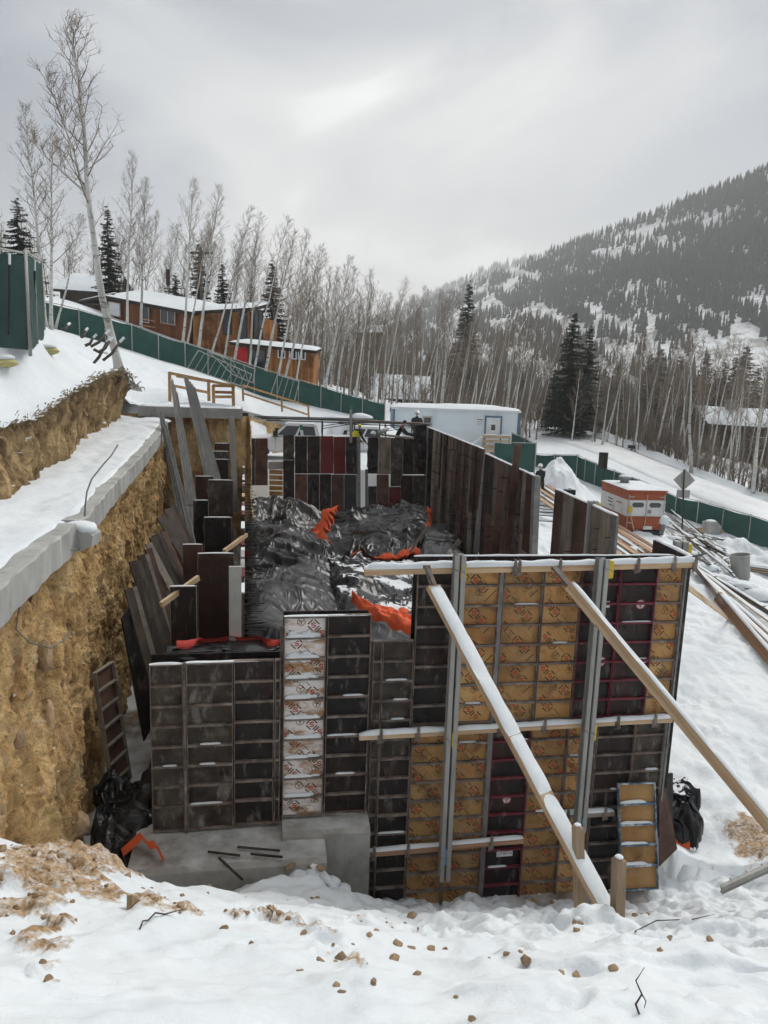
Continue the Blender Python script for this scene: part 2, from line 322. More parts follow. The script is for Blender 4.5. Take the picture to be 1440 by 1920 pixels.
ctrl = []
def cp(v, dz=0.0): ctrl.append((v[0], v[1], v[2]+dz))
for px, py, Y in ((0, 800, 11.7), (60, 785, 12.9), (120, 742, 15.5), (180, 708, 19), (225, 690, 22.5), (250, 725, 25), (0, 632, 15), (78, 642, 15),
                  (85, 612, 40), (190, 640, 41), (300, 676, 42), (400, 708, 43.5), (480, 738, 45), (560, 758, 46), (640, 776, 47), (720, 792, 48),
                  (262, 762, 27), (330, 735, 29), (455, 764, 27.5), (560, 785, 44.5), (430, 722, 41)): cp(P(px, py, Y))
ctrl += [(-14, 20, 2.2), (-22, 25, 4.5), (-25, 60, 5.0), (-60, 60, 12), (-60, 20, 14), (-30, 10, 7), (-12, 5, 3.2), (-7, 3, 0.3), (-12, 60, 1.2), (-2, 60, -2.5),
         (-90, 120, 16), (-20, 110, 3), (0, 100, -4.0), (20, 110, -6), (60, 110, -10), (28, 70, -5.6), (45, 70, -9), (14.3, 78, -3.8), (15.3, 66, -4.4), (17.6, 58, -4.97), (19.7, 52, -5.8), (21.7, 48, -6.5), (23.9, 46, -7.2), (20, 66, -4.7), (23, 58, -6.1), (26, 50, -7.5), (32, 42, -9.0), (11, 64, -4.4), (14, 55, -5.0),
         (-6, 37, -4.4), (0, 38, -4.4), (-5, 42, -4.3), (2, 44, -4.7), (3, 50, -5.0), (9, 50, -5.2), (10.8, 46, -6.0), (13, 45, -6.6), (16.5, 42.5, -7.6), (20.5, 39, -8.7), (26, 34, -9.6),
         (5.5, 12, -7.9), (5, 20, -7.2), (8, 18, -7.3), (11.5, 20.5, -7.25), (11.5, 33, -6.5), (13.3, 27, -7.05), (10, 25.6, -6.9), (8, 31, -6.3), (8, 38, -5.9), (5, 36, -5.9), (18, 30, -8.3), (10, 12, -7.5), (14, 14, -7.5), (20, 20, -8.6), (8, 10, -7.6), (30, 20, -10), (40, 30, -12)]
CT = np.array(ctrl)
def _rbf():
    d = np.sqrt(((CT[:, None, :2]-CT[None, :, :2])**2).sum(-1)+0.3)
    n = len(CT); A = np.zeros((n+3, n+3)); A[:n, :n] = d; A[:n, n] = 1; A[:n, n+1:] = CT[:, :2]; A[n, :n] = 1; A[n+1:, :n] = CT[:, :2].T
    return np.linalg.solve(A, np.concatenate([CT[:, 2], [0, 0, 0]]))
_wt = _rbf()
def Hnat(x, y):
    x = np.asarray(x, float); y = np.asarray(y, float); sh = x.shape
    xf = np.clip(x, -110, 110).ravel(); yf = np.clip(y, -10, 150).ravel()
    z = np.zeros_like(xf)
    for i in range(len(CT)): z += _wt[i]*np.sqrt((xf-CT[i, 0])**2+(yf-CT[i, 1])**2+0.3)
    z += _wt[-3] + _wt[-2]*xf + _wt[-1]*yf
    z = z.reshape(sh)
    far = sstep(85, 170, np.hypot(x, y-20))
    return z*(1-far) + far*(-12.0)
BKY = np.array([-3, 0, 2.0, 2.8, 5, 7.5, 9.0, 9.8, 10.6, 14]); BKZ = np.array([-1.5, -1.65, -2.2, -2.78, -4.3, -6.0, -7.1, -7.72, -8.1, -8.2])
def Hbank(x, y):
    x = np.asarray(x, float); y = np.asarray(y, float)
    z = np.interp(y, BKY, BKZ)
    k = sstep(3.0, 5.6, y)*(1-sstep(5.6, 8.0, y))
    z = z + np.clip(-x+0.5, 0, 6)*0.20*k + np.clip(-x-0.5, 0, 6)*0.06*sstep(0, 3, y)*(1-k)
    z = z + np.clip(x-3.0, 0, 8)*0.05*sstep(5, 9, y) + np.clip(-x-3.3, 0, 2)*0.45*sstep(6.5, 8, y)*(1-sstep(9.4, 10.6, y))
    # heap of snow against the footing
    z = z + 0.26*np.exp(-(((x+1.3)/0.7)**2 + ((y-8.8)/0.4)**2)) + 0.30*np.exp(-(((x+0.5)/0.6)**2 + ((y-9.1)/0.4)**2)) - 0.30*np.exp(-(((x+2.6)/0.8)**2 + ((y-8.6)/0.7)**2))
    # snow heaps at the stakes and by the brace feet
    z = z + 0.30*np.exp(-(((x-2.35)/0.35)**2 + ((y-6.9)/0.35)**2))
    return z
# plan of the edge of the dig on the left: (x, Y, level of the ledge edge)
CLIFF = [(-2.5, 2.2, -2.1), (-3.1, 4.4, -2.1), (-3.6, 6.3, -2.1), (-3.95, 8.1, -2.1), (-4.20, 9.6, -2.1), (-4.24, 10.25, -2.09), (-4.42, 11.0, -2.08), (-4.80, 12.7, -2.05), (-5.70, 17.1, -1.98), (-6.65, 21.6, -1.86), (-7.45, 25.2, -1.72)]
def cliff_x(y): return np.interp(y, [c[1] for c in CLIFF], [c[0] for c in CLIFF])
def cliff_z(y): return np.interp(y, [c[1] for c in CLIFF], [c[2] for c in CLIFF])
# back edge of the ledge = foot of the upper bank
UPB = [(-5.0, 4.0), (-5.35, 8.0), (-5.7, 10.9), (-6.1, 13.0), (-7.2, 17.0), (-8.2, 21.0), (-9.0, 25.2)]
def upb_x(y): return np.interp(y, [c[1] for c in UPB], [c[0] for c in UPB])
def side_x(y): return np.interp(y, [25.4, 26.9, 27.0, 30.0, 33.0, 36.5, 43.0, 46.0], [-9.2, -9.2, -5.1, -5.75, -6.4, -7.6, -5.5, -3.0])
def in_pit(x, y):
    a = (x > cliff_x(y)+0.0) & (y < 26.2) & (y > 10.3) & (x < 4.9)
    b = (x > side_x(y)-0.15) & (y >= 26.2) & (y < 36.0) & (x < 3.5)
    return a | b
def Hall(x, y):
    z = Hnat(x, y)
    led = (x > upb_x(y)-0.15) & (x <= cliff_x(y)+0.05) & (y < 26)
    z = np.where(led, np.minimum(z, cliff_z(y)-0.35), z)
    near = y < 11.0
    z = np.where(near & (x > cliff_x(y)-0.1), Hbank(x, y)-0.25, z)
    z = np.where(in_pit(x, y), -8.6, z)
    z = np.where((x > -28.5) & (y > 3.0) & (y < 25.0) & (x < cliff_x(y)+0.3), np.minimum(z, -8.6) if False else -8.6, z)
    z = np.where((x > side_x(y)-0.3) & (x < 6) & (y >= 35.5) & (y < 46), np.minimum(z, -4.35), z)
    z = np.where((x > -12) & (y >= 25.0) & (y < 27.0) & (x < -4.6), -8.6, z)
    return z

xs = np.concatenate([np.geomspace(-2600, -32, 26), np.linspace(-31.5, 33, 216), np.geomspace(34, 2600, 26)])
ys = np.concatenate([np.geomspace(-400, -8, 10), np.linspace(-7.5, 60, 226), np.linspace(61, 120, 50), np.geomspace(123, 4200, 34)])
GX, GY = np.meshgrid(xs, ys)
GZ = Hall(GX, GY) + np.where(np.hypot(GX, GY) < 200, 0.06*fbm(GX*0.5, GY*0.5, 0, 4, 3), 0)
tag(link('ground', gridmesh('ground', GX, GY, GZ, m_snow)), 'snow-covered ground around the building site', kind='structure')

# foreground bank, finely modelled
DIRT = []
def flat_hit(px, py):
    r3 = ray(px, py)
    for Y in np.linspace(1.5, 11.0, 500):
        p = r3*(Y/r3.y)
        if p.z <= float(Hbank(p.x, Y)): return p
    return r3*(9.5/r3.y)
for px, py, rx, ry, st in ((40, 1625, 80, 40, 1), (130, 1640, 90, 38, 1), (200, 1675, 80, 26, 1), (275, 1690, 70, 22, 1), (95, 1735, 26, 48, 1), (115, 1780, 24, 22, 0.9), (350, 1705, 70, 20, 0.9), (440, 1712, 60, 16, 0.8), (545, 1728, 75, 18, 1), (600, 1745, 60, 14, 0.9), (670, 1738, 60, 12, 0.8), (300, 1755, 60, 8, 0.7), (625, 1785, 40, 16, 0.9), (668, 1808, 34, 12, 0.9), (90, 1850, 22, 18, 0.8), (105, 1868, 14, 12, 0.8), (10, 1705, 30, 12, 0.8), (740, 1735, 60, 10, 0.6), (985, 1805, 22, 9, 0.9), (860, 1735, 60, 14, 0.45), (930, 1765, 50, 10, 0.4), (1110, 1780, 60, 8, 0.4), (1310, 1880, 20, 12, 0.5)):
    c_ = flat_hit(px, py); u_ = flat_hit(px, py-ry); d_ = flat_hit(px, py+ry); DIRT.append((c_.x, c_.y, max(0.05, rx/1400*c_.length), max(0.06, abs(u_.y-d_.y)/2), st))
def dirt_mask(x, y):                             # where broken soil lies on the snow
    x = np.asarray(x, float); y = np.asarray(y, float); m_ = np.zeros_like(x); w_ = 0.55*fbm(x*2.2+3, y*3.0, 0, 5, 21, 0.62)
    for cx, cy, rx, ry, st in DIRT: m_ = np.maximum(m_, st*sstep(0.0, 0.5, 0.85-np.hypot((x-cx)/rx, (y-cy)/ry)+w_*1.9))
    return np.clip(m_, 0, 1)
bx = np.linspace(-7, 11, 520); by = np.linspace(1.2, 11.4, 330)
BXg, BYg = np.meshgrid(bx, by)
dm = dirt_mask(BXg, BYg)
Zb = Hbank(BXg, BYg) + 0.13*fbm(BXg*0.8, BYg*0.8, 0, 3, 40) + 0.07*fbm(BXg*2.4, BYg*2.4, 0, 3, 41)
Zb += 0.05*np.maximum(0, fbm(BXg*5, BYg*5, 0, 3, 45)) + dm*0.10*np.abs(fbm(BXg*5, BYg*5, 0, 4, 46)) + dm*0.06*np.abs(fbm(BXg*9, BYg*9, 0, 2, 47)) + dm*0.02
for k_ in range(95):                               # boot prints
    rr_ = rng.random(); fx = rng.uniform(-1.0, 6.0) if rr_ < 0.8 else rng.uniform(-2, 3); fy = 5.9+0.35*math.sin(fx*1.1)+rng.gauss(0, 0.55) if rr_ < 0.8 else rng.uniform(3, 5.5); an = rng.uniform(-0.7, 0.7)+1.2*(rng.random() < 0.5)
    ux = (BXg-fx)*math.cos(an)+(BYg-fy)*math.sin(an); uy = -(BXg-fx)*math.sin(an)+(BYg-fy)*math.cos(an); q_ = (ux/0.15)**2+(uy/0.065)**2
    Zb += -0.075*np.exp(-q_**2)+0.022*np.exp(-(q_-2.2)**2)
crust = sstep(0.05, 0.25, fbm(BXg*0.6+7, BYg*1.2, 0, 3, 77)); Zb += 0.10*crust*sstep(2.5, 4, BYg)
rough_zone = sstep(5.6, 6.6, BYg)*sstep(-1.5, 0.5, BXg); Zb += rough_zone*0.15*fbm(BXg*4, BYg*4, 0, 4, 48)
nb = bpy.data.materials.new('snow_with_soil'); 
def soil_snow(name, attr):
    m = m_snow.copy(); m.name = name; t = m.node_tree; N = t.nodes; Lk = t.links.new; b = N['Principled BSDF']
    at = N.new('ShaderNodeAttribute'); at.attribute_name = attr
    tcx = N.new('ShaderNodeTexCoord')
    def nz(s, d=6):
        q = N.new('ShaderNodeTexNoise'); q.inputs['Scale'].default_value = s; q.inputs['Detail'].default_value = d; q.inputs['Roughness'].default_value = 0.65; Lk(tcx.outputs['Object'], q.inputs['Vector']); return q.outputs['Fac']
    f1 = nz(5.0); a = N.new('ShaderNodeMath'); a.operation = 'MULTIPLY_ADD'; a.inputs[1].default_value = 0.72; Lk(at.outputs['Fac'], a.inputs[0]); f3 = N.new('ShaderNodeMath'); f3.operation = 'MULTIPLY_ADD'; f3.inputs[1].default_value = 0.75; Lk(nz(26, 4), f3.inputs[0]); f4 = N.new('ShaderNodeMath'); f4.operation = 'MULTIPLY'; f4.inputs[1].default_value = 0.6; Lk(f1, f4.inputs[0]); Lk(f4.outputs[0], f3.inputs[2]); Lk(f3.outputs[0], a.inputs[2])
    r1 = N.new('ShaderNodeMapRange'); r1.inputs['From Min'].default_value = 1.14; r1.inputs['From Max'].default_value = 1.42; Lk(a.outputs[0], r1.inputs['Value'])
    rp = N.new('ShaderNodeValToRGB'); el = rp.color_ramp.elements
    el[0].position = 0.34; el[0].color = (0.13, 0.08, 0.042, 1); el[1].position = 0.66; el[1].color = (0.50, 0.36, 0.21, 1); q = el.new(0.5); q.color = (0.34, 0.225, 0.12, 1)
    Lk(nz(16, 8), rp.inputs[0])
    old = b.inputs['Base Color'].links[0].from_socket
    # faint grime in trampled snow
    r2 = N.new('ShaderNodeMapRange'); r2.inputs['From Min'].default_value = 0.58; r2.inputs['From Max'].default_value = 0.75; r2.inputs['To Max'].default_value = 0.35; Lk(nz(2.0, 8), r2.inputs['Value'])
    m1 = N.new('ShaderNodeMix'); m1.data_type = 'RGBA'; Lk(r2.outputs[0], m1.inputs[0]); Lk(old, m1.inputs[6]); m1.inputs[7].default_value = (0.55, 0.52, 0.47, 1)
    mx = N.new('ShaderNodeMix'); mx.data_type = 'RGBA'; Lk(r1.outputs[0], mx.inputs[0]); Lk(m1.outputs[2], mx.inputs[6]); Lk(rp.outputs[0], mx.inputs[7])
    Lk(mx.outputs[2], b.inputs['Base Color']); return m
m_bank = soil_snow('snow_with_soil', 'soil')
keep = ((BXg > cliff_x(BYg)-0.5) & (Zb < 9))[:-1, :-1]
me = gridmesh('snow_bank', BXg, BYg, Zb, m_bank, keep=keep)
at = me.attributes.new('soil', 'FLOAT', 'POINT'); at.data.foreach_set('value', dm.ravel().astype(np.float32))
tag(link('snow_bank', me), 'snowy bank with crumbled soil sloping down to the formwork', kind='structure')
def bank_z(x, y):
    j = int(np.clip(np.searchsorted(bx, x), 1, len(bx)-1)); i = int(np.clip(np.searchsorted(by, y), 1, len(by)-1))
    return float(Zb[i, j])

# left hillside of snow above the upper bank, pit floor
hx = np.linspace(-30, -2.5, 300); hy = np.linspace(2, 40, 330); HX, HY = np.meshgrid(hx, hy)
BTOP = [P(0, 800, 11.7), P(60, 785, 12.9), P(120, 742, 15.5), P(180, 708, 19), P(225, 692, 22.5), P(256, 728, 25)]
BTOP = [(-6.0, 5.0, -0.9)] + [tuple(p) for p in BTOP]
def btop_x(y): return np.interp(y, [c[1] for c in BTOP], [c[0] for c in BTOP])
def btop_z(y): return np.interp(y, [c[1] for c in BTOP], [c[2] for c in BTOP])
dx = btop_x(HY) - HX
HZ = np.minimum(Hnat(HX, HY), btop_z(HY) + dx*1.4)
HZ = np.where(HY < 25.2, np.where(dx < 1.2, btop_z(HY)*(1-np.clip(dx/1.2, 0, 1)) + HZ*np.clip(dx/1.2, 0, 1), HZ), HZ)
HZ = HZ + 0.14*fbm(HX*0.6, HY*0.6, 0, 4, 12) + 0.03*fbm(HX*2.5, HY*2.5, 0, 3, 13) + 0.05
for px_, py_, Y_ in ((0, 634, 14.5), (48, 622, 15.1), (86, 622, 17.0), (79, 612, 19.0), (-60, 640, 14.0)):
    q_ = P(px_, py_, Y_); j_ = int(np.clip(np.searchsorted(hx, q_.x), 1, 299)); i_ = int(np.clip(np.searchsorted(hy, q_.y), 1, 329))
    HZ += (q_.z-HZ[i_, j_])*np.exp(-((HX-q_.x)**2+(HY-q_.y)**2)/(2*0.9**2))
f_ = sstep(-0.1, 1.4, dx); HZ = np.where(HY < 25.2, btop_z(HY)*(1-f_)+HZ*f_, HZ)+0.05*sstep(0.9, 0.0, dx)*fbm(HX*4, HY*4, 0, 3, 19)*(HY < 25.2)
keep = ((dx > -0.02) | (HY > 25.4)) & ((HY < 25.4) | (HX < side_x(HY)))
HILL = gridmesh('hillside', HX, HY, HZ, m_snow, keep=keep[:-1, :-1])
tag(link('hillside', HILL), 'snowy hillside above the cut bank', kind='structure')
def hill_z(x, y):
    j = int(np.clip(np.searchsorted(hx, x), 1, len(hx)-1)); i = int(np.clip(np.searchsorted(hy, y), 1, len(hy)-1))
    return float(HZ[i, j])
fx_, fy_ = np.meshgrid(np.linspace(-9, 5, 80), np.linspace(9.4, 37, 140))
fz_ = -8.05 + 0.12*fbm(fx_, fy_, 0, 4, 14); fz_ = np.where(fx_ > -2.2-0.19*(fy_-10.2), np.where((fy_ > 10.75+0.167*fx_) & (fx_ < 4.45-0.14*(fy_-11)), fz_+1.5, fz_), fz_+0.15)
tag(link('pit_floor', gridmesh('pit_floor', fx_, fy_, fz_, m_rubble)), 'rubble floor of the dig', kind='structure')

def ribbon(name, top, bot, nu, nv, mats, amp, seed, fine=1.0, smooth=True, rnd_top=0.0):
    """cut earth face between two polylines (same parameter), roughened sideways"""
    def rs(pl, n):
        pl = np.array(pl, float); d = np.r_[0, np.cumsum(np.linalg.norm(np.diff(pl, axis=0), axis=1))]; t = np.linspace(0, d[-1], n)
        return np.stack([np.interp(t, d, pl[:, k]) for k in range(3)], -1)
    a, b = rs(top, nu), rs(bot, nu); v = np.linspace(0, 1, nv)[:, None, None]
    p = a[None]*(1-v) + b[None]*v
    tan = np.gradient(a[:, :2], axis=0); tan /= np.linalg.norm(tan, axis=1)[:, None]+1e-9
    nrm = np.stack([tan[:, 1], -tan[:, 0]], -1)
    s = np.r_[0, np.cumsum(np.linalg.norm(np.diff(a, axis=0), axis=1))][None, :]*np.ones((nv, 1)); h = p[..., 2]
    w = fbm(s*0.5, h*0.5, 0, 3, seed+50)
    d = amp*(0.55*fbm(s*0.8, h*0.25+w, 0, 4, seed) + 0.30*(ridged(s*1.5+w, h*0.7, 0, 4, seed+9)-0.4) + 0.24*(ridged(s*3.2+0.5*w, h*0.28, 0, 3, seed+15)-0.4) + 0.20*fbm(s*5*fine, h*2.4*fine, 0, 4, seed+21) + 0.15*np.abs(fbm(s*11, h*7, 0, 3, seed+31)))
    ends = sstep(0, 0.04, v[:, :, 0]); d = d*(0.35+0.65*ends)
    X = p[..., 0] + nrm[None, :, 0]*d; Yy = p[..., 1] + nrm[None, :, 1]*d; Z = h + 0.25*amp*fbm(s*3, h*3, 0, 3, seed+3)*ends
    return gridmesh(name, X, Yy, Z, mats, smooth), d

top = [(x-0.10, y, z-0.30) for x, y, z in CLIFF]
bot = [(x-0.05+(0.05 if y < 10.4 else -0.35), y, -8.3) for x, y, z in CLIFF]
me, _ = ribbon('earth_cliff', top, bot, 820, 260, m_soil, 0.40, 100)
tag(link('earth_cliff', me), 'raw brown earth face of the excavation', kind='structure')
ut = [(p[0]-0.12, p[1], p[2]-0.01) for p in BTOP] + [(-9.6, 25.9, -0.9)]
ub = [(upb_x(p[1]), p[1], float(cliff_z(p[1]))-0.05) for p in BTOP] + [(-9.9, 26.2, -1.7)]
me, _ = ribbon('upper_cut_bank', ut, ub, 420, 70, m_soil_dark, 0.42, 300)
tag(link('upper_cut_bank', me), 'cut bank of dark topsoil with snow above the ledge', kind='structure')
# ledge of snow behind the concrete kerb wall
n = 260; ly = np.linspace(2.0, 26.0, n); tt = np.linspace(0, 1, 30)[:, None]
LXa = upb_x(ly)-0.25; LXb = cliff_x(ly)-0.02
LX = LXa[None]*(1-tt) + LXb[None]*tt; LY = ly[None]*np.ones_like(tt)
LZ = cliff_z(LY) + 0.05 + 0.05*fbm(LX*1.6, LY*1.6, 0, 4, 61) + 0.06*(1-tt) - 0.07*sstep(0.93, 1, tt) - 0.06*np.exp(-((tt-0.55-0.2*fbm(LY*0.4, LY*0, 0, 2, 3))/0.12)**2)*(0.5+0.5*fbm(LX*3, LY*2.4, 0, 2, 66))
tag(link('snow_ledge', gridmesh('snow_ledge', LX, LY, LZ, m_snow)), 'trampled snow on the ledge behind the concrete kerb', kind='structure')

# trodden snow of the site on the right
sx_, sy_ = np.meshgrid(np.linspace(4.75, 24, 250), np.linspace(9.6, 42, 330))
sz_ = Hall(sx_, sy_) + 0.05 + 0.10*fbm(sx_*0.7, sy_*0.7, 0, 4, 91) + 0.11*fbm(sx_*2.2, sy_*2.2, 0, 3, 92) + 0.10*np.abs(fbm(sx_*4, sy_*4, 0, 3, 93))
for hx_, hy_, rx_, ry_, hh_ in ((9.3, 40.2, 1.4, 1.5, 1.5), (10.3, 41.5, 1.5, 1.2, 1.0), (16.2, 33.5, 1.7, 1.4, 0.9), (17.6, 32.0, 1.2, 1.4, 0.6), (6.7, 12.4, 0.8, 0.9, 0.35), (7.3, 11.0, 0.9, 0.7, 0.30)): sz_ += hh_*np.exp(-(((sx_-hx_)/rx_)**2+((sy_-hy_)/ry_)**2))*(1+0.35*fbm(sx_*1.3, sy_*1.3, 0, 4, 95))
sd_m = np.clip(sstep(0.0, 0.3, 0.7-np.hypot((sx_-6.7)/1.2, (sy_-11.6)/1.5)+0.8*fbm(sx_*2, sy_*2, 0, 4, 96)) + sstep(0.0, 0.25, 0.4-np.hypot((sx_-5.2)/0.7, (sy_-14.6)/0.8)+0.35*fbm(sx_*2, sy_*2, 0, 4, 97)) + sstep(0.25, 0.6, fbm(sx_*0.8, sy_*0.8, 0, 5, 98))*0.55*(sx_ < 9), 0, 1)
me = gridmesh('site_snow', sx_, sy_, sz_, m_bank); at = me.attributes.new('soil', 'FLOAT', 'POINT'); at.data.foreach_set('value', sd_m.ravel().astype(np.float32))
tag(link('site_snow', me), 'trodden snow beside the right wall of the dig', kind='structure')
def site_z(x, y):
    j = int(np.clip((x-4.75)/(24-4.75)*249, 0, 249)); i = int(np.clip((y-9.6)/(42-9.6)*329, 0, 329)); return float(sz_[i, j])

# dry grass hanging over the top of the cut bank
gq = np.random.default_rng(41); GVx = []; GF = []; k = 0
for i in range(700):
    y = gq.uniform(10.5, 25.0); x = float(btop_x(y))+gq.normal(0.02, 0.10); z = float(btop_z(y))-0.02+gq.normal(0, 0.04); l = gq.uniform(0.06, 0.22); a = gq.uniform(-1.2, 1.2); dx_ = math.cos(a)*l*0.8; dy_ = math.sin(a)*l*0.8-0.05; dz_ = l*gq.uniform(-0.9, 0.7); w = 0.006+0.004*(y > 15)
    GVx += [(x-w, y, z), (x+w, y+w, z), (x+dx_*0.6, y+dy_*0.6, z+dz_*0.5+0.04), (x+dx_, y+dy_, z+dz_)]; GF += [(k, k+1, k+2), (k, k+2, k+3)]; k += 4
m_grass = mat('dry_grass', [(0.3, (0.12, 0.085, 0.05)), (0.7, (0.42, 0.32, 0.18))], 8, rough=0.95, rnd=False)
tag(link('dead_grass', fastmesh('dead_grass', GVx, GF, m_grass)), 'dry grass and roots hanging over the top of the cut bank', 'grass', kind='stuff')
# ------------------------------------------------------------------ shared small builders
def WPT(px, py, n=0.0):                          # point of the photograph met on the front-wall plane moved n towards the camera
    r = ray(px, py); o = W(0, n, 0); k = o.dot(BX)/r.dot(BX); return r*k
def snow_strip(a, b, w, h, seed=0, seg=None, gaps=0.0, side=None, lift=0.0):
    """rounded, uneven line of snow lying on a member from a to b (top centre line)"""
    a, b = Vector(a), Vector(b); L = (b-a).length; seg = seg or max(6, int(L/0.06)); d = (b-a).normalized()
    x = (Vector(side) if side is not None else d.cross(Vector((0, 0, 1)))).normalized(); u = x.cross(d).normalized()
    if u.z < 0: u = -u
    mb = MB(); vs = []; prof = [(-0.5, -0.02), (-0.46, 0.55), (-0.22, 0.95), (0.1, 1.0), (0.4, 0.7), (0.5, -0.02)]
    t = np.linspace(0, 1, seg+1); hn = fbm(t*L*3, t*0, 0, 4, seed); wn_ = fbm(t*L*4, t*0+5, 0, 3, seed+3)
    for i in range(seg+1):
        k = max(0.06, 1+0.55*hn[i]);
        if gaps and hn[i] < -gaps: k = 0.03
        e = min(1, min(i, seg-i)/2+0.3)
        for px, pz in prof: vs.append(a+(b-a)*t[i] + x*(px*w*(1+0.12*wn_[i])*(0.6+0.4*e)) + u*(pz*h*k*e+lift))
    n = len(prof); fs = [(i*n+j, i*n+j+1, (i+1)*n+j+1, (i+1)*n+j) for i in range(seg) for j in range(n-1)]
    fs += [tuple(range(n)), tuple(seg*n+n-1-j for j in range(n))]
    mb.add(vs, fs); return mb
m_grain = mat('lumber_grain', [(0.3, (0.34, 0.215, 0.12)), (0.5, (0.50, 0.36, 0.225)), (0.72, (0.60, 0.47, 0.32))], 9, rough=0.8, stretch=(0.05, 1.2, 1.2), bump=0.25, bscale=30, vary=0.15, layers=[dict(color=(0.20, 0.115, 0.06), scale=3.2, lo=0.64, hi=0.70, amt=0.8, stretch=(0.45, 2.2, 2.2)), dict(color=(0.30, 0.22, 0.15), scale=1.2, lo=0.5, hi=0.7, amt=0.5)])
m_grain_red = mat('reddish_lumber_grain', [(0.3, (0.22, 0.11, 0.065)), (0.5, (0.34, 0.195, 0.12)), (0.72, (0.46, 0.30, 0.19))], 9, rough=0.8, stretch=(0.05, 1.2, 1.2), bump=0.25, bscale=30, vary=0.2, layers=[dict(color=(0.12, 0.065, 0.04), scale=3.2, lo=0.62, hi=0.70, amt=0.8, stretch=(0.45, 2.2, 2.2))])
m_grain_old = mat('weathered_lumber_grain', [(0.3, (0.09, 0.075, 0.06)), (0.5, (0.18, 0.155, 0.13)), (0.72, (0.29, 0.26, 0.22))], 9, rough=0.85, stretch=(0.05, 1.2, 1.2), bump=0.25, bscale=30, vary=0.25, layers=[dict(color=(0.05, 0.04, 0.034), scale=3, lo=0.58, hi=0.7, amt=0.7, stretch=(0.3, 2, 2))])
def grain_of(m): return {'fresh_lumber': m_grain, 'reddish_lumber': m_grain_red, 'grey_weathered_lumber': m_grain_old}.get(m.name, m)
def beam_obj(name, a, b, w, h, m, parent=None, up=(0, 0, 1)):
    """board whose own x axis runs along the timber, so the grain does too"""
    a, b = Vector(a), Vector(b); d = (b-a).normalized(); y = Vector(up).cross(d)
    y = y.normalized() if y.length > 1e-4 else Vector((0, 1, 0)); z = d.cross(y).normalized(); L = (b-a).length; e = 0.004
    mb = MB(); n = max(2, int(L/0.8)); vs = []; r_ = random.Random(int(L*977))
    for i in range(n+1):
        o1, o2 = r_.uniform(-0.004, 0.004), r_.uniform(-0.004, 0.004)
        for py, pz in ((-w/2+e, -h/2), (w/2-e, -h/2), (w/2, -h/2+e), (w/2, h/2-e), (w/2-e, h/2), (-w/2+e, h/2), (-w/2, h/2-e), (-w/2, -h/2+e)): vs.append((L*i/n, py+o1, pz+o2))
    mb.add(vs, [(i*8+j, i*8+(j+1) % 8, (i+1)*8+(j+1) % 8, (i+1)*8+j) for i in range(n) for j in range(8)]+[tuple(range(7, -1, -1)), tuple(n*8+j for j in range(8))])
    o = mb.build(name, grain_of(m), parent); M_ = Matrix((d, y, z)).transposed().to_4x4(); M_.translation = a; o.matrix_basis = M_; return o
def lumps(pts, seed=0):
    """snow clods / stones: list of (centre, radius xyz)"""
    mb = MB(); ico = bmesh.new(); bmesh.ops.create_icosphere(ico, subdivisions=2, radius=1); iv = np.array([v.co[:] for v in ico.verts]); iff = [tuple(v.index for v in f.verts) for f in ico.faces]; ico.free()
    for k, (c, r) in enumerate(pts):
        r = (r, r, r) if not hasattr(r, '__len__') else r
        q = iv*(1+0.28*fbm(iv[:, 0]*1.3+k*7.1+seed, iv[:, 1]*1.3, iv[:, 2]*1.3, 3, seed))[:, None]
        mb.add([(c[0]+v[0]*r[0], c[1]+v[1]*r[1], c[2]+v[2]*r[2]) for v in q], iff)
    return mb
def rock_mesh(seed):
    q = np.random.default_rng(seed); bm = bmesh.new(); pts = q.normal(0, 1, (18, 3)); pts /= np.linalg.norm(pts, axis=1)[:, None]; pts *= q.uniform(0.75, 1.05, (18, 1)); pts *= np.array([1.0, q.uniform(0.65, 0.95), q.uniform(0.5, 0.8)])
    for p in pts: bm.verts.new(p)
    bmesh.ops.convex_hull(bm, input=bm.verts); bmesh.ops.bevel(bm, geom=bm.edges[:], offset=0.05, segments=1, affect='EDGES', clamp_overlap=True)
    me = bpy.data.meshes.new('stone'); bm.to_mesh(me); bm.free(); me.materials.append(m_rock); return me
_rk = [rock_mesh(40+k*3) for k in range(7)]

# ------------------------------------------------------------------ concrete kerb walls on the edge of the dig
def kerb(y0, y1, off, h, name_label, n=60, top_dz=0.04):
    ysn = np.linspace(y0, y1, n); mb = MB(); ring = []
    for y in ysn:
        x = float(cliff_x(y)); z = float(cliff_z(y))+top_dz; e = 0.2
        t = Vector((float(cliff_x(y+e)-cliff_x(y-e)), 2*e, 0)).normalized(); nn = Vector((t.y, -t.x, 0)); c = Vector((x, y, 0))
        wob = 0.012*math.sin(y*5)+0.01*math.sin(y*13)
        ring.append([c+nn*(off+wob)+Vector((0, 0, z-h)), c+nn*(off+wob)+Vector((0, 0, z-0.02)), c+nn*(off-0.02)+Vector((0, 0, z)), c+nn*(off-0.26)+Vector((0, 0, z)), c+nn*(off-0.26)+Vector((0, 0, z-h))])
    vs = [p for r_ in ring for p in r_]; m = 5
    fs = [(i*m+j, i*m+(j+1) % m, (i+1)*m+(j+1) % m, (i+1)*m+j) for i in range(n-1) for j in range(m)] + [tuple(range(m-1, -1, -1)), tuple((n-1)*m+j for j in range(m))]
    mb.add(vs, fs); o = mb.build('kerb_wall', m_conc); tag(o, name_label, 'kerb'); 
    sc = snow_strip((0, 0, 0), (0, 1, 0), 1, 1); return o
k1 = kerb(2.3, 9.75, 0.12, 0.37, 'grey concrete kerb wall nearest the camera above the brown earth face')
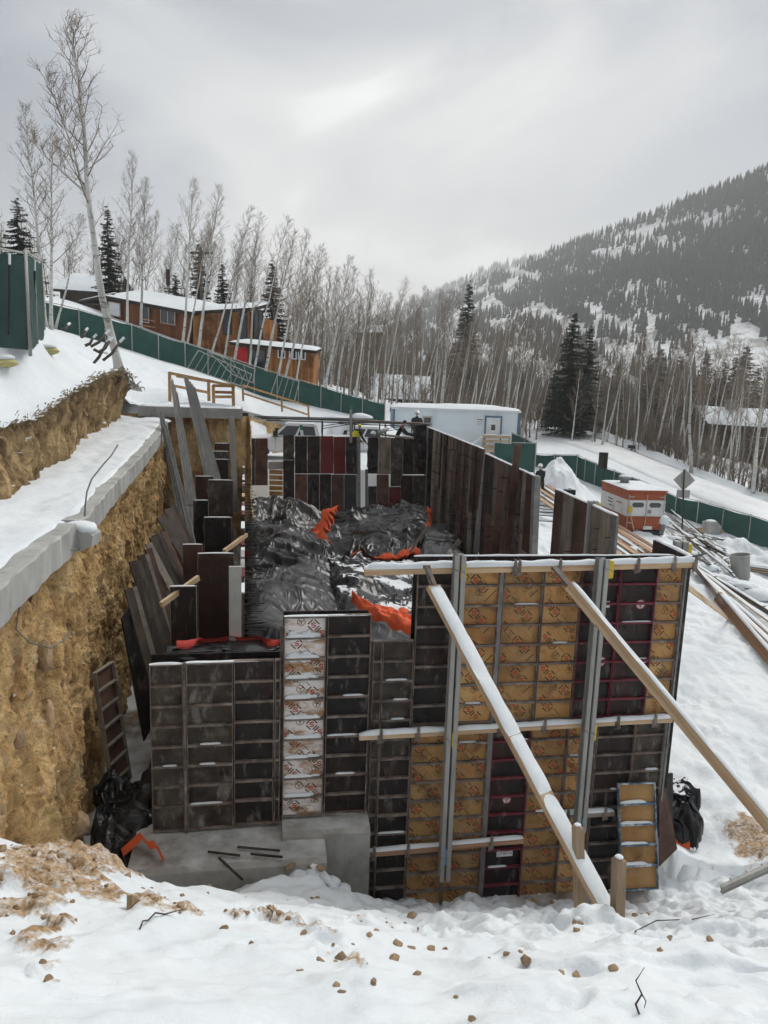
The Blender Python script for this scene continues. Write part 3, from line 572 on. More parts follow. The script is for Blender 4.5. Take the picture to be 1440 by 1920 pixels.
k2 = kerb(9.95, 25.1, 0.10, 0.34, 'long curved concrete kerb running back along the edge of the dig', n=120)
def block_on_kerb():
    c = P(152, 1003, 9.9); mb = MB()
    poly = [(-0.20, -0.06), (-0.13, -0.17), (0.05, -0.19), (0.20, -0.12), (0.22, 0.03), (0.12, 0.10), (-0.12, 0.11), (-0.2, 0.05)]
    mb.prism(poly, -0.16, 0.14, Matrix.Translation(c)); o = mb.build('concrete_chunk', m_conc)
    tag(o, 'broken chunk of concrete capped with snow where the two kerbs meet', 'concrete chunk')
    lumps([((c.x, c.y-0.01, c.z+0.12), (0.22, 0.17, 0.07)), ((c.x+0.1, c.y-0.06, c.z+0.10), (0.13, 0.12, 0.07))], 5).build('snow_cap', m_snow, o, True)
block_on_kerb()
mb = MB(); mb.tube([P(158, 982, 10.2), P(160, 945, 10.3), P(163, 922, 10.4), P(172, 898, 10.6), P(196, 868, 10.9), P(208, 855, 11.0), P(221, 834, 11.2)], 0.012, 6)
tag(mb.build('rebar', m_galv_dark, smooth=True), 'bent steel reinforcing bar rising beside the concrete chunk on the kerb', 'rebar')
mb = MB(); mb.tube([P(150, 1028, 9.7), P(120, 1034, 9.2), P(85, 1062, 8.6), P(50, 1095, 8.0), P(36, 1140, 7.7), P(30, 1180, 7.6), P(55, 1205, 7.75), P(95, 1215, 8.2), P(120, 1200, 8.6), P(128, 1185, 8.8)], 0.009, 5)
tag(mb.build('hanging_cable', m_galv_dark, smooth=True), 'thin wire looping down the brown earth face under the kerb', 'wire')
for i, (px, py, Y, r_) in enumerate(((85, 1232, 8.7, (0.10, 0.1, 0.22)), (15, 1385, 7.6, (0.07, 0.1, 0.13)), (150, 1545, 9.8, (0.2, 0.15, 0.2)), (100, 1345, 8.8, (0.05, 0.08, 0.26)))):
    c = P(px, py, Y); c.x = float(cliff_x(c.y))-0.06
    o = lumps([((0, 0, 0), r_)], 61+i).build('boulder', m_rock, loc=c)
    tag(o, ('upright brown stone set in the earth face below the hanging wire', 'small stone at the left edge of the earth face', 'large grey-brown stone low in the earth face beside the trench', 'long flat stone bedded upright in the middle of the earth face')[i], 'boulder')

# ------------------------------------------------------------------ footings
def footing(name, s0, s1, n1, ztop, zbot, label, batter=0.05):
    mb = MB(); N = max(8, int((s1-s0)/0.12)); vs = []
    for i in range(N+1):
        s = s0+(s1-s0)*i/N; w = 0.015*math.sin(s*7)+0.01*math.sin(s*17)
        vs += [W(s, -0.3, zbot), W(s, -0.3, ztop+0.02), W(s, 0.1, ztop+0.015), W(s, n1-0.07+w, ztop-0.01), W(s, n1+w, ztop-0.06+w), W(s, n1+batter, zbot)]
    m = 6; fs = [(i*m+j, (i+1)*m+j, (i+1)*m+(j+1) % m, i*m+(j+1) % m) for i in range(N) for j in range(m)]+[tuple(range(m)), tuple(N*m+m-1-j for j in range(m))]
    mb.add(vs, fs); o = mb.build(name, m_conc_snow); tag(o, label, 'footing'); return o
f1 = footing('concrete_footing', -3.42, -0.74-0.02, 0.80, -6.56, -7.6, 'low wide concrete footing under the left dark formwork panels')
f2 = footing('concrete_footing', -1.36, -0.09, 0.34, -6.44, -8.2, 'tall square-edged concrete footing beside the main orange formwork wall', 0.0)

# ------------------------------------------------------------------ steel-ply formwork panels
ROW = 0.305
def stroke(mb, p, q, w, y, mi):
    p, q = Vector((p[0], 0, p[1])), Vector((q[0], 0, q[1])); d = (q-p).normalized(); nn = Vector((-d.z, 0, d.x))*(w/2)
    mb.add([(a.x, y, a.z) for a in (p-nn, q-nn, q+nn, p+nn)], [(0, 1, 2, 3)], mi)
def clip_in(x, z, w, h, m=0.03): return m < x < w-m and m < z < h-m
def print_mesh(w, h, seed):
    mb = MB(); r_ = random.Random(seed); y = 0.052; x0 = r_.uniform(-0.1, 0.25); z0 = r_.uniform(0, 0.5); D = 0.080; ST = 0.118
    def st(p, q, wd, mi, dy=0.0):
        if clip_in(*p, w, h, 0.02) and clip_in(*q, w, h, 0.02): stroke(mb, p, q, wd, y-dy, mi)
    for band in range(-2, int(h/0.50)+3):
        for k in range(-3, 8):
            cx = x0+k*ST; cz = z0+band*0.50-k*ST
            if k % 3 != 2:
                for sx, sz in ((-1, 1), (1, 1), (1, -1), (-1, -1)): st((cx+sx*D, cz+sz*0.014), (cx+sx*0.014, cz+sz*D), 0.017, 0)
                g = 0.031; pts = [(g, g*0.7), (g*0.6, g), (-g*0.6, g), (-g, g*0.6), (-g*0.7, 0.006), (g*0.7, -0.006), (g, -g*0.6), (g*0.6, -g), (-g*0.6, -g), (-g, -g*0.7)]
                for p, q in zip(pts, pts[1:]): st((cx+p[0], cz+p[1]), (cx+q[0], cz+q[1]), 0.017, 1, 0.0006)
            else:
                for o in (-0.03, 0.03): st((cx-0.055+o, cz-0.055+o), (cx+0.055+o, cz+0.055+o), 0.013, 0) if k % 2 else st((cx-0.05+o, cz+0.05+o), (cx+0.05+o, cz-0.05+o), 0.009, 0)
            for o in (0.115, 0.125): st((cx-0.05+o, cz+0.05+o), (cx+0.05+o, cz-0.05+o), 0.004, 1) if k % 2 else None
        for k in (-1, 1, 3, 5):
            cx = x0+0.30+k*0.118; cz = z0+band*0.50+0.02-k*0.118+0.06; rr = 0.055
            for j in range(12):
                a0, a1 = j*math.pi/6, (j+1)*math.pi/6; st((cx+rr*math.cos(a0), cz+rr*math.sin(a0)), (cx+rr*math.cos(a1), cz+rr*math.sin(a1)), 0.010, 2, 0.0010)
            for a in (0.5, 2.6, 4.7): st((cx, cz), (cx+0.040*math.cos(a), cz+0.040*math.sin(a)), 0.014, 2, 0.0014)
    return mb
def frame_mesh(w, h, rows0=0.0, rails=(1, 1)):
    mb = MB(); t = 0.012
    mb.box(0, t, 0, 0.072, 0, h); mb.box(w-t, w, 0, 0.072, 0, h); mb.box(t, w-t, 0.002, 0.070, 0, t*1.5); mb.box(t, w-t, 0.002, 0.070, h-t*1.5, h)
    z = h-ROW+rows0
    k = 0
    while z > 0.12:
        mb.box(t, w-t, 0.004, 0.055, z-0.006, z+0.006); mb.box(t, w-t, 0.004, 0.012, z-0.026, z-0.0065)
        for xx in (0.05, w-0.05): mb.box(xx-0.008, xx+0.008, 0.0, 0.004, z-0.02, z+0.0)
        z -= ROW; k += 1
    for zz in (h*0.3, h*0.62):                      # slots for wedge bolts in the side rails
        mb.box(-0.004, 0.0, 0.02, 0.05, zz, zz+0.05); mb.box(w, w+0.004, 0.02, 0.05, zz, zz+0.05)
    return mb
_mc = {}
def panel(parent, s0, s1, ztop, h, fm, pm, n=0.0, prn=False, rib_snow=0.0, seed=0, M=None, rows0=0.0, cut=None):
    w = s1-s0-0.006; key = (round(w, 3), round(h, 3), fm.name, rows0)
    if key not in _mc: _mc[key] = frame_mesh(w, h, rows0).mesh('panel', fm)
    o = link('panel', _mc[key], parent)
    o.matrix_local = M if M is not None else Matrix.Translation(W(s0+0.003, n, ztop-h)) @ Matrix.Rotation(PHI, 4, 'Z')
    pk = ('ply', round(w, 3), round(h, 3), pm.name)
    if pk not in _mc:
        mb = MB(); mb.box(0.012, w-0.012, 0.054, 0.071, 0.012, h-0.012); _mc[pk] = mb.mesh('plywood', pm)
    link('plywood', _mc[pk], o)
    if prn:
        print_mesh(w, h, seed).build('printed_marks', [m_print_black, m_print_red, m_print_brown], o)
    if rib_snow:
        r_ = random.Random(seed+5); mb = MB(); z = h-ROW+rows0
        while z > 0.12:
            if r_.random() < min(1, rib_snow):
                a = r_.uniform(0.015, w*(0.5 if rib_snow < 0.9 else 0.05)); b = r_.uniform(w*0.6, w-0.015)
                st = snow_strip((a, 0.030, z+0.006), (b, 0.030, z+0.006), 0.048, 0.016+0.04*max(0, rib_snow-0.6), seed+int(z*50), seg=10)
                mb.add(st.v, st.f)
            z -= ROW
        if rib_snow > 1.2:
            z = h-ROW+rows0; k = 0
            while z > 0.1:
                for q in range(9):
                    xx = r_.uniform(0.11, w-0.11); hh = r_.uniform(0.02, 0.075)*(1.3-0.09*k); lm = lumps([((xx, 0.040, z+0.01), (r_.uniform(0.04, 0.085), 0.014, hh))], seed+q+k*11); mb.add(lm.v, lm.f)
                z -= ROW; k += 1
        if mb.v: q_ = mb.build('snow', m_snow, o, True); q_['kind'] = 'stuff'
    return o
def wall_thing(label, s, z): 
    o = empty('formwork_wall'); tag(o, label, 'formwork'); return o
def top_snow(parent, s0, s1, z, n=-0.035, w=0.07, h=0.02, seed=0):
    snow_strip(W(s0, n, z), W(s1, n, z), w, h, seed, side=BX).build('snow_cap', m_snow, parent, True)

# left, low wall of dark panels
wl = wall_thing('low dark wall of three steel-framed panels standing on the left footing', 0, 0)
panel(wl, -3.19, -2.74, -3.99, 2.53, m_rail, m_ply_grey, seed=1, rib_snow=0.25)
panel(wl, -2.70, -2.06, -3.98, 2.53, m_rail, m_ply_grey, n=0.01, seed=2, rib_snow=0.1)
panel(wl, -2.05, -1.485, -3.96, 2.53, m_rail, m_ply_black, seed=3)
panel(wl, -1.48, -1.395, -3.95, 2.53, m_rail, m_ply_grey, n=0.012, seed=4)
mb = MB(); mb.box(0, 0.035, 0.0, 0.05, 0, 2.62); mb.build('rail_post', m_rail, wl).matrix_local = Matrix.Translation(W(-2.738, 0.03, -6.58)) @ Matrix.Rotation(PHI, 4, 'Z')
top_snow(wl, -3.19, -2.75, -3.99, seed=1); top_snow(wl, -2.70, -1.6, -3.975, h=0.012, seed=2)
mb = MB(); mb.box(-3.2, -1.4, 0.30, 0.33, -6.5, -3.95, M=Matrix.Translation(W0)@Matrix.Rotation(PHI, 4, 'Z')); mb.build('inner_sheet', m_ply_black, wl)
mb = MB(); mb.box(-1.41, -1.34, 0.09, 0.12, -6.5, -3.5); mb.box(-0.14, -0.07, 0.09, 0.12, -8.0, -3.75); o = mb.build('filler_strip', m_rail, wl); o.matrix_local = Matrix.Translation(W0)@Matrix.Rotation(PHI, 4, 'Z')
# middle pair
wm = wall_thing('pair of tall panels, one orange and caked with snow, one black, on the square footing', 0, 0)
panel(wm, -1.36, -0.765, -3.33, 3.06, m_rail, m_ply_snowy, n=0.03, prn=True, seed=11, rib_snow=1.25)
panel(wm, -0.75, -0.125, -3.31, 3.07, m_rail, m_ply_black, n=0.03, seed=12, rib_snow=0.35)
top_snow(wm, -1.36, -0.13, -3.32, n=0.0, h=0.012, seed=4)
mb = MB(); mb.box(-1.36, -0.13, 0.30, 0.33, -6.4, -3.35, M=Matrix.Translation(W0)@Matrix.Rotation(PHI, 4, 'Z')); mb.build('inner_sheet', m_ply_black, wm)
# main wall
wr = wall_thing('tall main formwork wall of printed orange and black panels behind the braces', 0, 0)
panel(wr, -0.085, 0.05, -3.72, 4.4, m_rail, m_ply_grey, n=-0.01, seed=20)
panel(wr, 0.055, 0.515, -3.72, 1.83, m_rail, m_ply_grey, seed=21, rib_snow=0.4)
panel(wr, 0.055, 0.53, -5.56, 2.60, m_rail, m_ply_black, seed=22, rib_snow=0.3)
UP = [(0.52, 1.13, m_rail, m_ply_black, 0, 0), (1.13, 1.745, m_rail, m_ply_wood, 1, 0), (1.80, 2.41, m_rail, m_ply_wood, 1, 0), (2.415, 3.01, m_rail, m_ply_wood, 1, 0),
      (3.015, 3.61, m_rail_red, m_ply_black, 0, 0), (3.615, 4.20, m_rail_red, m_ply_black, 0, 0), (4.205, 4.63, m_rail, m_ply_wood, 1, 0)]
for i, (a, b, fm, pm, pr, sn) in enumerate(UP): panel(wr, a, b, -2.60, 2.44, fm, pm, n=0.005*(i % 2), prn=bool(pr), seed=30+i, rib_snow=0.12)
LO = [(0.54, 1.11, m_rail, m_ply_wood, 1), (1.115, 1.715, m_rail, m_ply_wood, 1), (1.78, 2.38, m_rail_red, m_ply_black, 0), (2.385, 2.985, m_rail, m_ply_wood, 1), (2.99, 3.46, m_rail, m_ply_wood, 1),
      (3.465, 4.09, m_rail, m_ply_black, 0), (4.095, 4.60, m_rail, m_ply_grey, 0)]
for i, (a, b, fm, pm, pr) in enumerate(LO): panel(wr, a, b, -5.05, 3.05, fm, pm, n=0.004*(i % 2)+0.002, prn=bool(pr), seed=60+i, rib_snow=0.18)
RZ = Matrix.Rotation(PHI, 4, 'Z')
mb = MB(); mb.box(1.745, 1.795, 0.0, 0.06, -8.1, -2.6); mb.box(1.72, 1.775, 0.004, 0.06, -8.1, -5.06) ; o = mb.build('steel_filler', m_galv_dark, wr); o.matrix_local = Matrix.Translation(W0) @ RZ
mb = MB(); mb.box(4.635, 4.665, -0.02, 0.42, -8.1, -2.56); mb.box(4.605, 4.632, 0.0, 0.42, -8.1, -5.06); o = mb.build('end_board', m_galv_dark, wr); o.matrix_local = Matrix.Translation(W0) @ RZ
mb = MB()
for i in range(7): mb.box(0.53+i*0.59, 0.53+i*0.59+0.585, 0.36, 0.38, -8.0, -2.56)
o = mb.build('inner_sheet', m_ply_black, wr); o.matrix_local = Matrix.Translation(W0) @ RZ
top_snow(wr, 0.53, 4.63, -2.56, n=-0.37, w=0.05, h=0.02, seed=9)
# signs on the black panels: round pressed labels, white plates
def disc(wallobj, px, py, r_, n=-0.047):
    c = WPT(px, py, n); mb = MB(); k = 20
    for rr, mi, dn in ((r_, 0, 0), (r_*0.80, 1, 0.0015)):
        vs = [Vector((rr*math.cos(2*math.pi*j/k), -dn, rr*math.sin(2*math.pi*j/k))) for j in range(k)]; mb.add(vs, [tuple(range(k))], mi)
    for a in (0.5, 2.64, 4.71): stroke(mb, (0, 0), (r_*0.75*math.cos(a), r_*0.75*math.sin(a)), r_*0.14, -0.003, 0)
    for a in (0.9, 1.9, 3.4, 4.2, 5.3, 6.1): stroke(mb, (r_*0.42*math.cos(a)-r_*0.12, r_*0.42*math.sin(a)), (r_*0.42*math.cos(a)+r_*0.12, r_*0.42*math.sin(a)), r_*0.09, -0.003, 0)
    o = mb.build('round_label', [m_rail_red, m_pink], wallobj); o.matrix_local = Matrix.Translation(c) @ RZ
disc(wr, 1201, 1133, 0.085); disc(wr, 950, 1499, 0.075); disc(wr, 1127, 1240, 0.085)
def text_mesh(txt, size, m, extrude=0.0):
    cu = bpy.data.curves.new('lettering', 'FONT'); cu.body = txt; cu.size = size; cu.align_x = 'CENTER'; cu.align_y = 'CENTER'; cu.extrude = extrude
    o = bpy.data.objects.new('tmp', cu); COL.objects.link(o); dg = bpy.context.evaluated_depsgraph_get(); me = bpy.data.meshes.new_from_object(o.evaluated_get(dg))
    bpy.data.objects.remove(o); me.materials.clear(); me.materials.append(m); return me
def plate(parent, c, w, h, txt, size, upside=False, mbase=m_white):
    mb = MB(); mb.box(-w/2, w/2, -0.003, 0.0, -h/2, h/2); o = mb.build('plate', mbase, parent)
    o.matrix_local = Matrix.Translation(c) @ RZ
    if txt:
        t = link('lettering', text_mesh(txt, size, m_txtblack), o); t.matrix_local = Matrix.Translation((0, -0.0045, 0)) @ Matrix.Rotation(R(180) if upside else 0, 4, 'Y') @ Matrix.Rotation(R(90), 4, 'X')
    return o
plate(wr, WPT(946, 1600, -0.047), 0.26, 0.105, 'SureBuilT', 0.062, True)
plate(wr, WPT(1140, 1133, -0.047), 0.055, 0.10, 'T', 0.09); plate(wr, WPT(1198, 1238, -0.047), 0.24, 0.085, '', 0.05)

# ------------------------------------------------------------------ walers, strongbacks, braces on the main wall
def waler(pxs, n, w, h, sh, label, clamps, m=m_lumber, seed=0):
    a, b = WPT(*pxs[0], n), WPT(*pxs[1], n); t = empty('timber_waler', a); tag(t, label, 'waler'); inv = Matrix.Translation(-a)
    mb = MB(); N = 14; pr = [a.lerp(b, i/N) for i in range(N+1)]
    o = beam_obj('plank', Vector(), b-a, w, h, m, t)
    o = snow_strip(a+Vector((0, 0, h/2)), b+Vector((0, 0, h/2)), w*1.02, sh, seed).build('snow_cap', m_snow, t, True); o.matrix_local = inv
    for c in clamps:
        f = (c-pxs[0][0])/(pxs[1][0]-pxs[0][0]); q = a.lerp(b, f)
        mb = MB(); M_ = Matrix.Translation(q) @ RZ
        mb.box(-0.022, 0.022, -w/2-0.02, -w/2-0.004, -h/2-0.05, h/2+0.07, M=M_); mb.box(-0.05, -0.026, -w/2-0.018, -w/2-0.006, -h/2-0.06, h/2-0.0, M=M_); mb.box(-0.035, 0.035, -w/2-0.03, 0.06, -h/2-0.035, -h/2-0.004, M=M_)
        mb.tube([M_ @ Vector((0, -w/2-0.012, h/2+0.07)), M_ @ Vector((0.004, -w/2+0.01, h/2+0.10))], 0.018, 6)
        o = mb.build('clamp', m_rail, t); o.matrix_local = inv
    return t
waler(((683, 1072), (1302, 1058)), 0.09, 0.11, 0.085, 0.075, 'uppermost snow-topped timber waler across the top of the main wall', (868+84, 960, 1036, 1110, 1186, 1258, 1300), seed=3)
waler(((673, 1382), (1258, 1348)), 0.09, 0.10, 0.07, 0.05, 'middle snow-dusted timber waler across the main wall at half height', (711, 777, 926, 1009, 1085, 1150, 1223), seed=8)
waler(((688, 1600), (980, 1574)), 0.09, 0.10, 0.085, 0.03, 'lowest short timber waler low on the left of the main wall', (700, 762, 918), m_lumber_red, seed=12)
waler(((1040, 1530), (1150, 1523)), 0.09, 0.10, 0.07, 0.045, 'short grey timber waler at the lower right behind the second strongback', (1062, 1132), m_lumber_old, seed=15)
def strongback(pt, pb, label, clamps):
    a, b = WPT(*pt, 0.24), WPT(*pb, 0.24); t = empty('steel_strongback', b); tag(t, label, 'strongback'); inv = Matrix.Translation(-b)
    d = b-a; L = d.length
    # frame: z along the member
    z = (a-b).normalized(); x = AX.copy(); x = (x - z*x.dot(z)).normalized(); y = z.cross(x)
    F_ = Matrix((x, y, z)).transposed().to_4x4()
    for sgn in (-1, 1):
        mb = MB(); x0 = sgn*0.018; x1 = sgn*0.078
        xa, xb = min(x0, x1), max(x0, x1)
        mb.box(x0-0.005, x0+0.005, -0.065, 0.065, 0, L); mb.box(xa, xb, -0.075, -0.0655, 0, L); mb.box(xa, xb, 0.0655, 0.075, 0, L)
        mb.box(x1-0.005, x1+0.005, -0.0655, -0.045, 0, L); mb.box(x0+0.0055*sgn if sgn > 0 else x0-0.012, x0+0.012 if sgn > 0 else x0-0.0055, -0.012, 0.012, 0, L)
        o = mb.build('channel', m_galv, t); o.matrix_local = F_
    for i in range(5):
        zz = L*(0.08+0.2*i); mb = MB(); mb.box(-0.08, 0.08, 0.076, 0.09, zz, zz+0.08); o = mb.build('batten_plate', m_galv_dark, t); o.matrix_local = F_
    for px, py, m in clamps:
        q = WPT(px, py, 0.27); oct_ = [(-0.038, -0.10), (-0.02, -0.13), (0.03, -0.13), (0.045, -0.11), (0.045, 0.10), (0.025, 0.13), (-0.02, 0.13), (-0.038, 0.11)]
        mb = MB(); mb.prism(oct_, -0.04, 0.035, Matrix.Translation(q) @ RZ); o = mb.build('wedge_clamp', m, t); o.matrix_local = inv
        mb = MB(); Mq = Matrix.Translation(q) @ RZ; mb.tube([Mq @ Vector((-0.16, -0.02, 0.05)), Mq @ Vector((-0.08, -0.10, 0.02)), Mq @ Vector((0.0, -0.05, 0.0)), Mq @ Vector((0.055, -0.03, -0.06))], 0.005, 5)
        o = mb.build('wire', m_galv_dark, t); o.matrix_local = inv
    return t
strongback((862, 1040), (832, 1648), 'upright double steel strongback on the orange panels with two yellow clamps', ((868, 1071, m_yellow), (851, 1386, m_yellow), (836, 1604, m_blue)))
strongback((1130, 1047), (1086, 1556), 'upright double steel strongback in front of the maroon-framed panels', ((1143, 1067, m_yellow), (1111, 1372, m_yellow), (1093, 1545, m_blue)))
def brace(a, b, w, h, label, sh, m=m_lumber, head=None, up=(0, 0, 1), seed=0, snow=True):
    a, b = Vector(a), Vector(b); d_ = (b-a).normalized()
    for _ in range(120):                            # the foot goes on down to the ground
        if b.z <= ((bank_z(b.x, b.y) if b.y < 9.6 or b.x < 4.8 else site_z(b.x, b.y))+0.02): break
        b = b+d_*0.06
    t = empty('timber_brace', b); tag(t, label, 'brace'); inv = Matrix.Translation(-b)
    o = beam_obj('plank', a-b, Vector(), w, h, m, t, up)
    d = (b-a).normalized(); x = d.cross(Vector(up)).normalized(); u = x.cross(d).normalized()
    if u.z < 0: u = -u
    if snow:
        o = snow_strip(a+u*h/2+d*0.02, b+u*h/2, w*0.98, sh, seed, side=x, gaps=0.30).build('snow_cap', m_snow, t, True); o.matrix_local = inv
    if head:
        mb = MB(); mb.beam(head, a+d*0.25, 0.06, 0.05, ox=0.0); mb.beam(Vector(head)+Vector((0, 0, 0.02)), a, 0.09, 0.02); mb.tube([Vector(head)+Vector((-0.05, 0, 0)), Vector(head)+Vector((0.05, 0, 0))], 0.025, 8)
        o = mb.build('steel_head', m_rail, t); o.matrix_local = inv
    return t
b1 = P(1140, 1712, 7.15)
brace(P(812, 1100, 9.78), b1, 0.21, 0.075, 'long snow-covered timber brace running from the main wall down to the stakes', 0.028, head=P(800, 1063, 9.95), seed=21)
brace(P(1068, 1097, 10.0), P(1470, 1580, 7.6), 0.085, 0.15, 'long timber brace slanting off the right edge of the picture', 0.018, head=P(1040, 1066, 10.3), seed=23)
brace(P(1345, 1118, 11.2), P(1500, 1300, 9.6), 0.07, 0.17, 'short reddish brace off the right end of the main wall', 0.02, m_lumber_red, head=P(1298, 1060, 11.15), seed=25)
def stake(px, py0, py1, Y, w, d, label, lean=0.0, buried=0.3):
    a, b = P(px, py0, Y), P(px+lean, py1, Y-0.02); b = b + (b-a).normalized()*buried
    mb = MB(); z = (a-b).normalized(); x = Vector((math.cos(0.35), math.sin(0.35), 0)); x = (x-z*x.dot(z)).normalized(); y = z.cross(x); L = (a-b).length
    c = []
    for q, ww in ((0.0, 1.0), (L*0.5, 1.0), (L-0.03, 1.0), (L, 0.72)):
        for i, j in ((-1, -1), (1, -1), (1, 1), (-1, 1)): c.append(b + z*(q-(0.03 if (q == L and i > 0) else 0)) + x*(i*w/2*ww) + y*(j*d/2*ww))
    fs = [(3, 2, 1, 0), (12, 13, 14, 15)] + [(k*4+i, k*4+(i+1) % 4, (k+1)*4+(i+1) % 4, (k+1)*4+i) for k in range(3) for i in range(4)]
    mb.add(c, fs); o = mb.build('wooden_stake', m_lumber_old if buried > 0.5 else m_stake); tag(o, label, 'stake')
    lumps([((a.x, a.y, a.z+0.004), (w*0.4, d*0.4, 0.018))], int(px)).build('snow_cap', m_snow, o, True)
m_stake = mat('stake_wood', [(0.3, (0.20, 0.14, 0.09)), (0.7, (0.36, 0.27, 0.18))], 2.5, rough=0.85, stretch=(3, 3, 0.5), bump=0.2, vary=0.2)
stake(1083, 1547, 1692, 7.5, 0.10, 0.09, 'taller wooden stake beside the foot of the long snowy brace', 4)
stake(1161, 1607, 1730, 7.0, 0.115, 0.10, 'shorter thick wooden stake right of the foot of the long snowy brace', -4)
stake(1083, 1723, 1760, 6.6, 0.085, 0.07, 'stub of a wooden stake poking out of the snow heap', 2)

# panel leaning against the right end, boards and bundle beside it
lp = empty('leaning_formwork'); tag(lp, 'loose orange panel with blue ribs leaning at the right foot of the main wall', 'formwork panel')
pb0 = WPT(1166, 1672, 0.62); pt0 = WPT(1160, 1470, 0.16); zz = (pt0-pb0).normalized(); xx = AX.copy(); xx = (xx-zz*xx.dot(zz)).normalized(); yy = zz.cross(xx)
Mp = Matrix((xx, yy, zz)).transposed().to_4x4(); Mp.translation = pb0
panel(lp, 0, 0.62, 0, (pt0-pb0).length, m_rail_blue, m_ply_wood, seed=91, rib_snow=1.1, M=Mp)
def board(name, pts, th, m, label, cat, snow=False):
    """flat board given by its four corners (front face)"""
    p = [Vector(q) for q in pts]; nn = (p[1]-p[0]).cross(p[3]-p[0]).normalized()*th
    mb = MB(); mb.hexa([p[0], p[1], p[1]+nn, p[0]+nn, p[3], p[2], p[2]+nn, p[3]+nn]); o = mb.build(name, m); tag(o, label, cat); return o
board('loose_board', [WPT(1236, 1625, 0.25), WPT(1270, 1592, 0.2), WPT(1245, 1452, -0.1), WPT(1236, 1452, -0.05)], -0.02, m_ply_brown, 'brown plywood offcut leaning behind the loose blue-ribbed panel', 'board')
board('loose_board', [WPT(1244, 1545, -0.15), WPT(1262, 1535, -0.2), WPT(1262, 1450, -0.25), WPT(1244, 1452, -0.2)], -0.03, m_black, 'narrow black board end standing against the black bundle', 'board')
lp2 = P(1440, 1632, 9.0)
mb = MB(); a, b = P(1352, 1668, 8.7), P(1500, 1600, 9.1)
for sh in (Vector(),):
    mb.beam(a+sh, b+sh, 0.015, 0.10); mb.beam(a+sh, b+sh, 0.05, 0.012, oz=0.05); mb.beam(a+sh, b+sh, 0.05, 0.012, oz=-0.05)
for i in range(5):
    q = a.lerp(b, 0.15+0.2*i); mb.tube([q, q+Vector((0.03, 0.14, -0.03))], 0.018, 6)
tag(mb.build('aluminium_ladder', m_galv), 'grey metal ladder lying in the snow at the right edge', 'ladder')
mb = MB(); a, b = P(575, 1612, 9.35), P(650, 1693, 9.0); mb.beam(a, b, 0.16, 0.03, up=(0.5, 0, 1)); o = mb.build('scrap_plank', m_lumber_old); tag(o, 'snowy scrap plank sliding down in front of the square footing', 'plank')
snow_strip(a+Vector((0, 0, 0.02)), b+Vector((0, 0, 0.02)), 0.13, 0.05, 7, side=(0.8, 0.6, 0)).build('snow_cap', m_snow, o, True)
for i, (p_, q_) in enumerate((((390, 1597), (450, 1604)), ((445, 1588), (525, 1595)), ((410, 1608), (455, 1650)), ((470, 1601), (530, 1607)))):
    mb = MB(); mb.beam(PZ(*p_, -6.51), PZ(*q_, -6.51) if i != 2 else P(*q_, 8.85), 0.03, 0.02); o = mb.build('scrap_lath', m_board_dark)
    tag(o, ('dark lath at the left of the scraps frozen on the low footing', 'dark lath furthest back of the scraps on the low footing', 'lath slanting off the front edge of the low footing', 'dark lath at the right of the scraps on the low footing')[i], 'lath')
# ------------------------------------------------------------------ tarpaulins in the pit
def tarp_mat(name, base, dust, lo, hi, rough=0.25, snow=None, amt=0.06):
    return mat(name, [(0.3, base), (0.7, tuple(c*1.8 for c in base))], 0.8, rough=rough, bump=0.25, bscale=6, spec=0.3, rnd=False, bdist=0.03, stretch=(1, 1, 1),
               layers=[dict(color=dust, scale=0.55, lo=lo, hi=hi, amt=amt), dict(color=dust, scale=5, lo=0.60, hi=0.80, amt=amt*0.45, stretch=(0.6, 2, 1))], snow=snow)
m_tarp = tarp_mat('black_tarpaulin', (0.010, 0.010, 0.011), (0.16, 0.165, 0.165), 0.55, 0.75)
m_tarp_grey = tarp_mat('dusty_tarpaulin', (0.014, 0.014, 0.015), (0.25, 0.255, 0.25), 0.46, 0.70, rough=0.28, amt=0.13)
m_tarp_snow = tarp_mat('snowy_tarpaulin', (0.010, 0.010, 0.011), (0.2, 0.2, 0.2), 0.55, 0.75, snow=dict(lo=1.34, hi=1.38, amt=0.75, scale=1.1))
m_orange = mat('orange_hem', [(0.3, (0.62, 0.075, 0.02)), (0.7, (0.80, 0.14, 0.045))], 3, rough=0.6, bump=0.3, bscale=14, rnd=False, layers=[dict(color=(0.32, 0.06, 0.03), scale=4, lo=0.55, hi=0.7, amt=0.6)])
m_redhem = mat('red_hem', [(0.3, (0.42, 0.035, 0.025)), (0.7, (0.58, 0.07, 0.05))], 3, rough=0.6, bump=0.3, bscale=14, rnd=False)
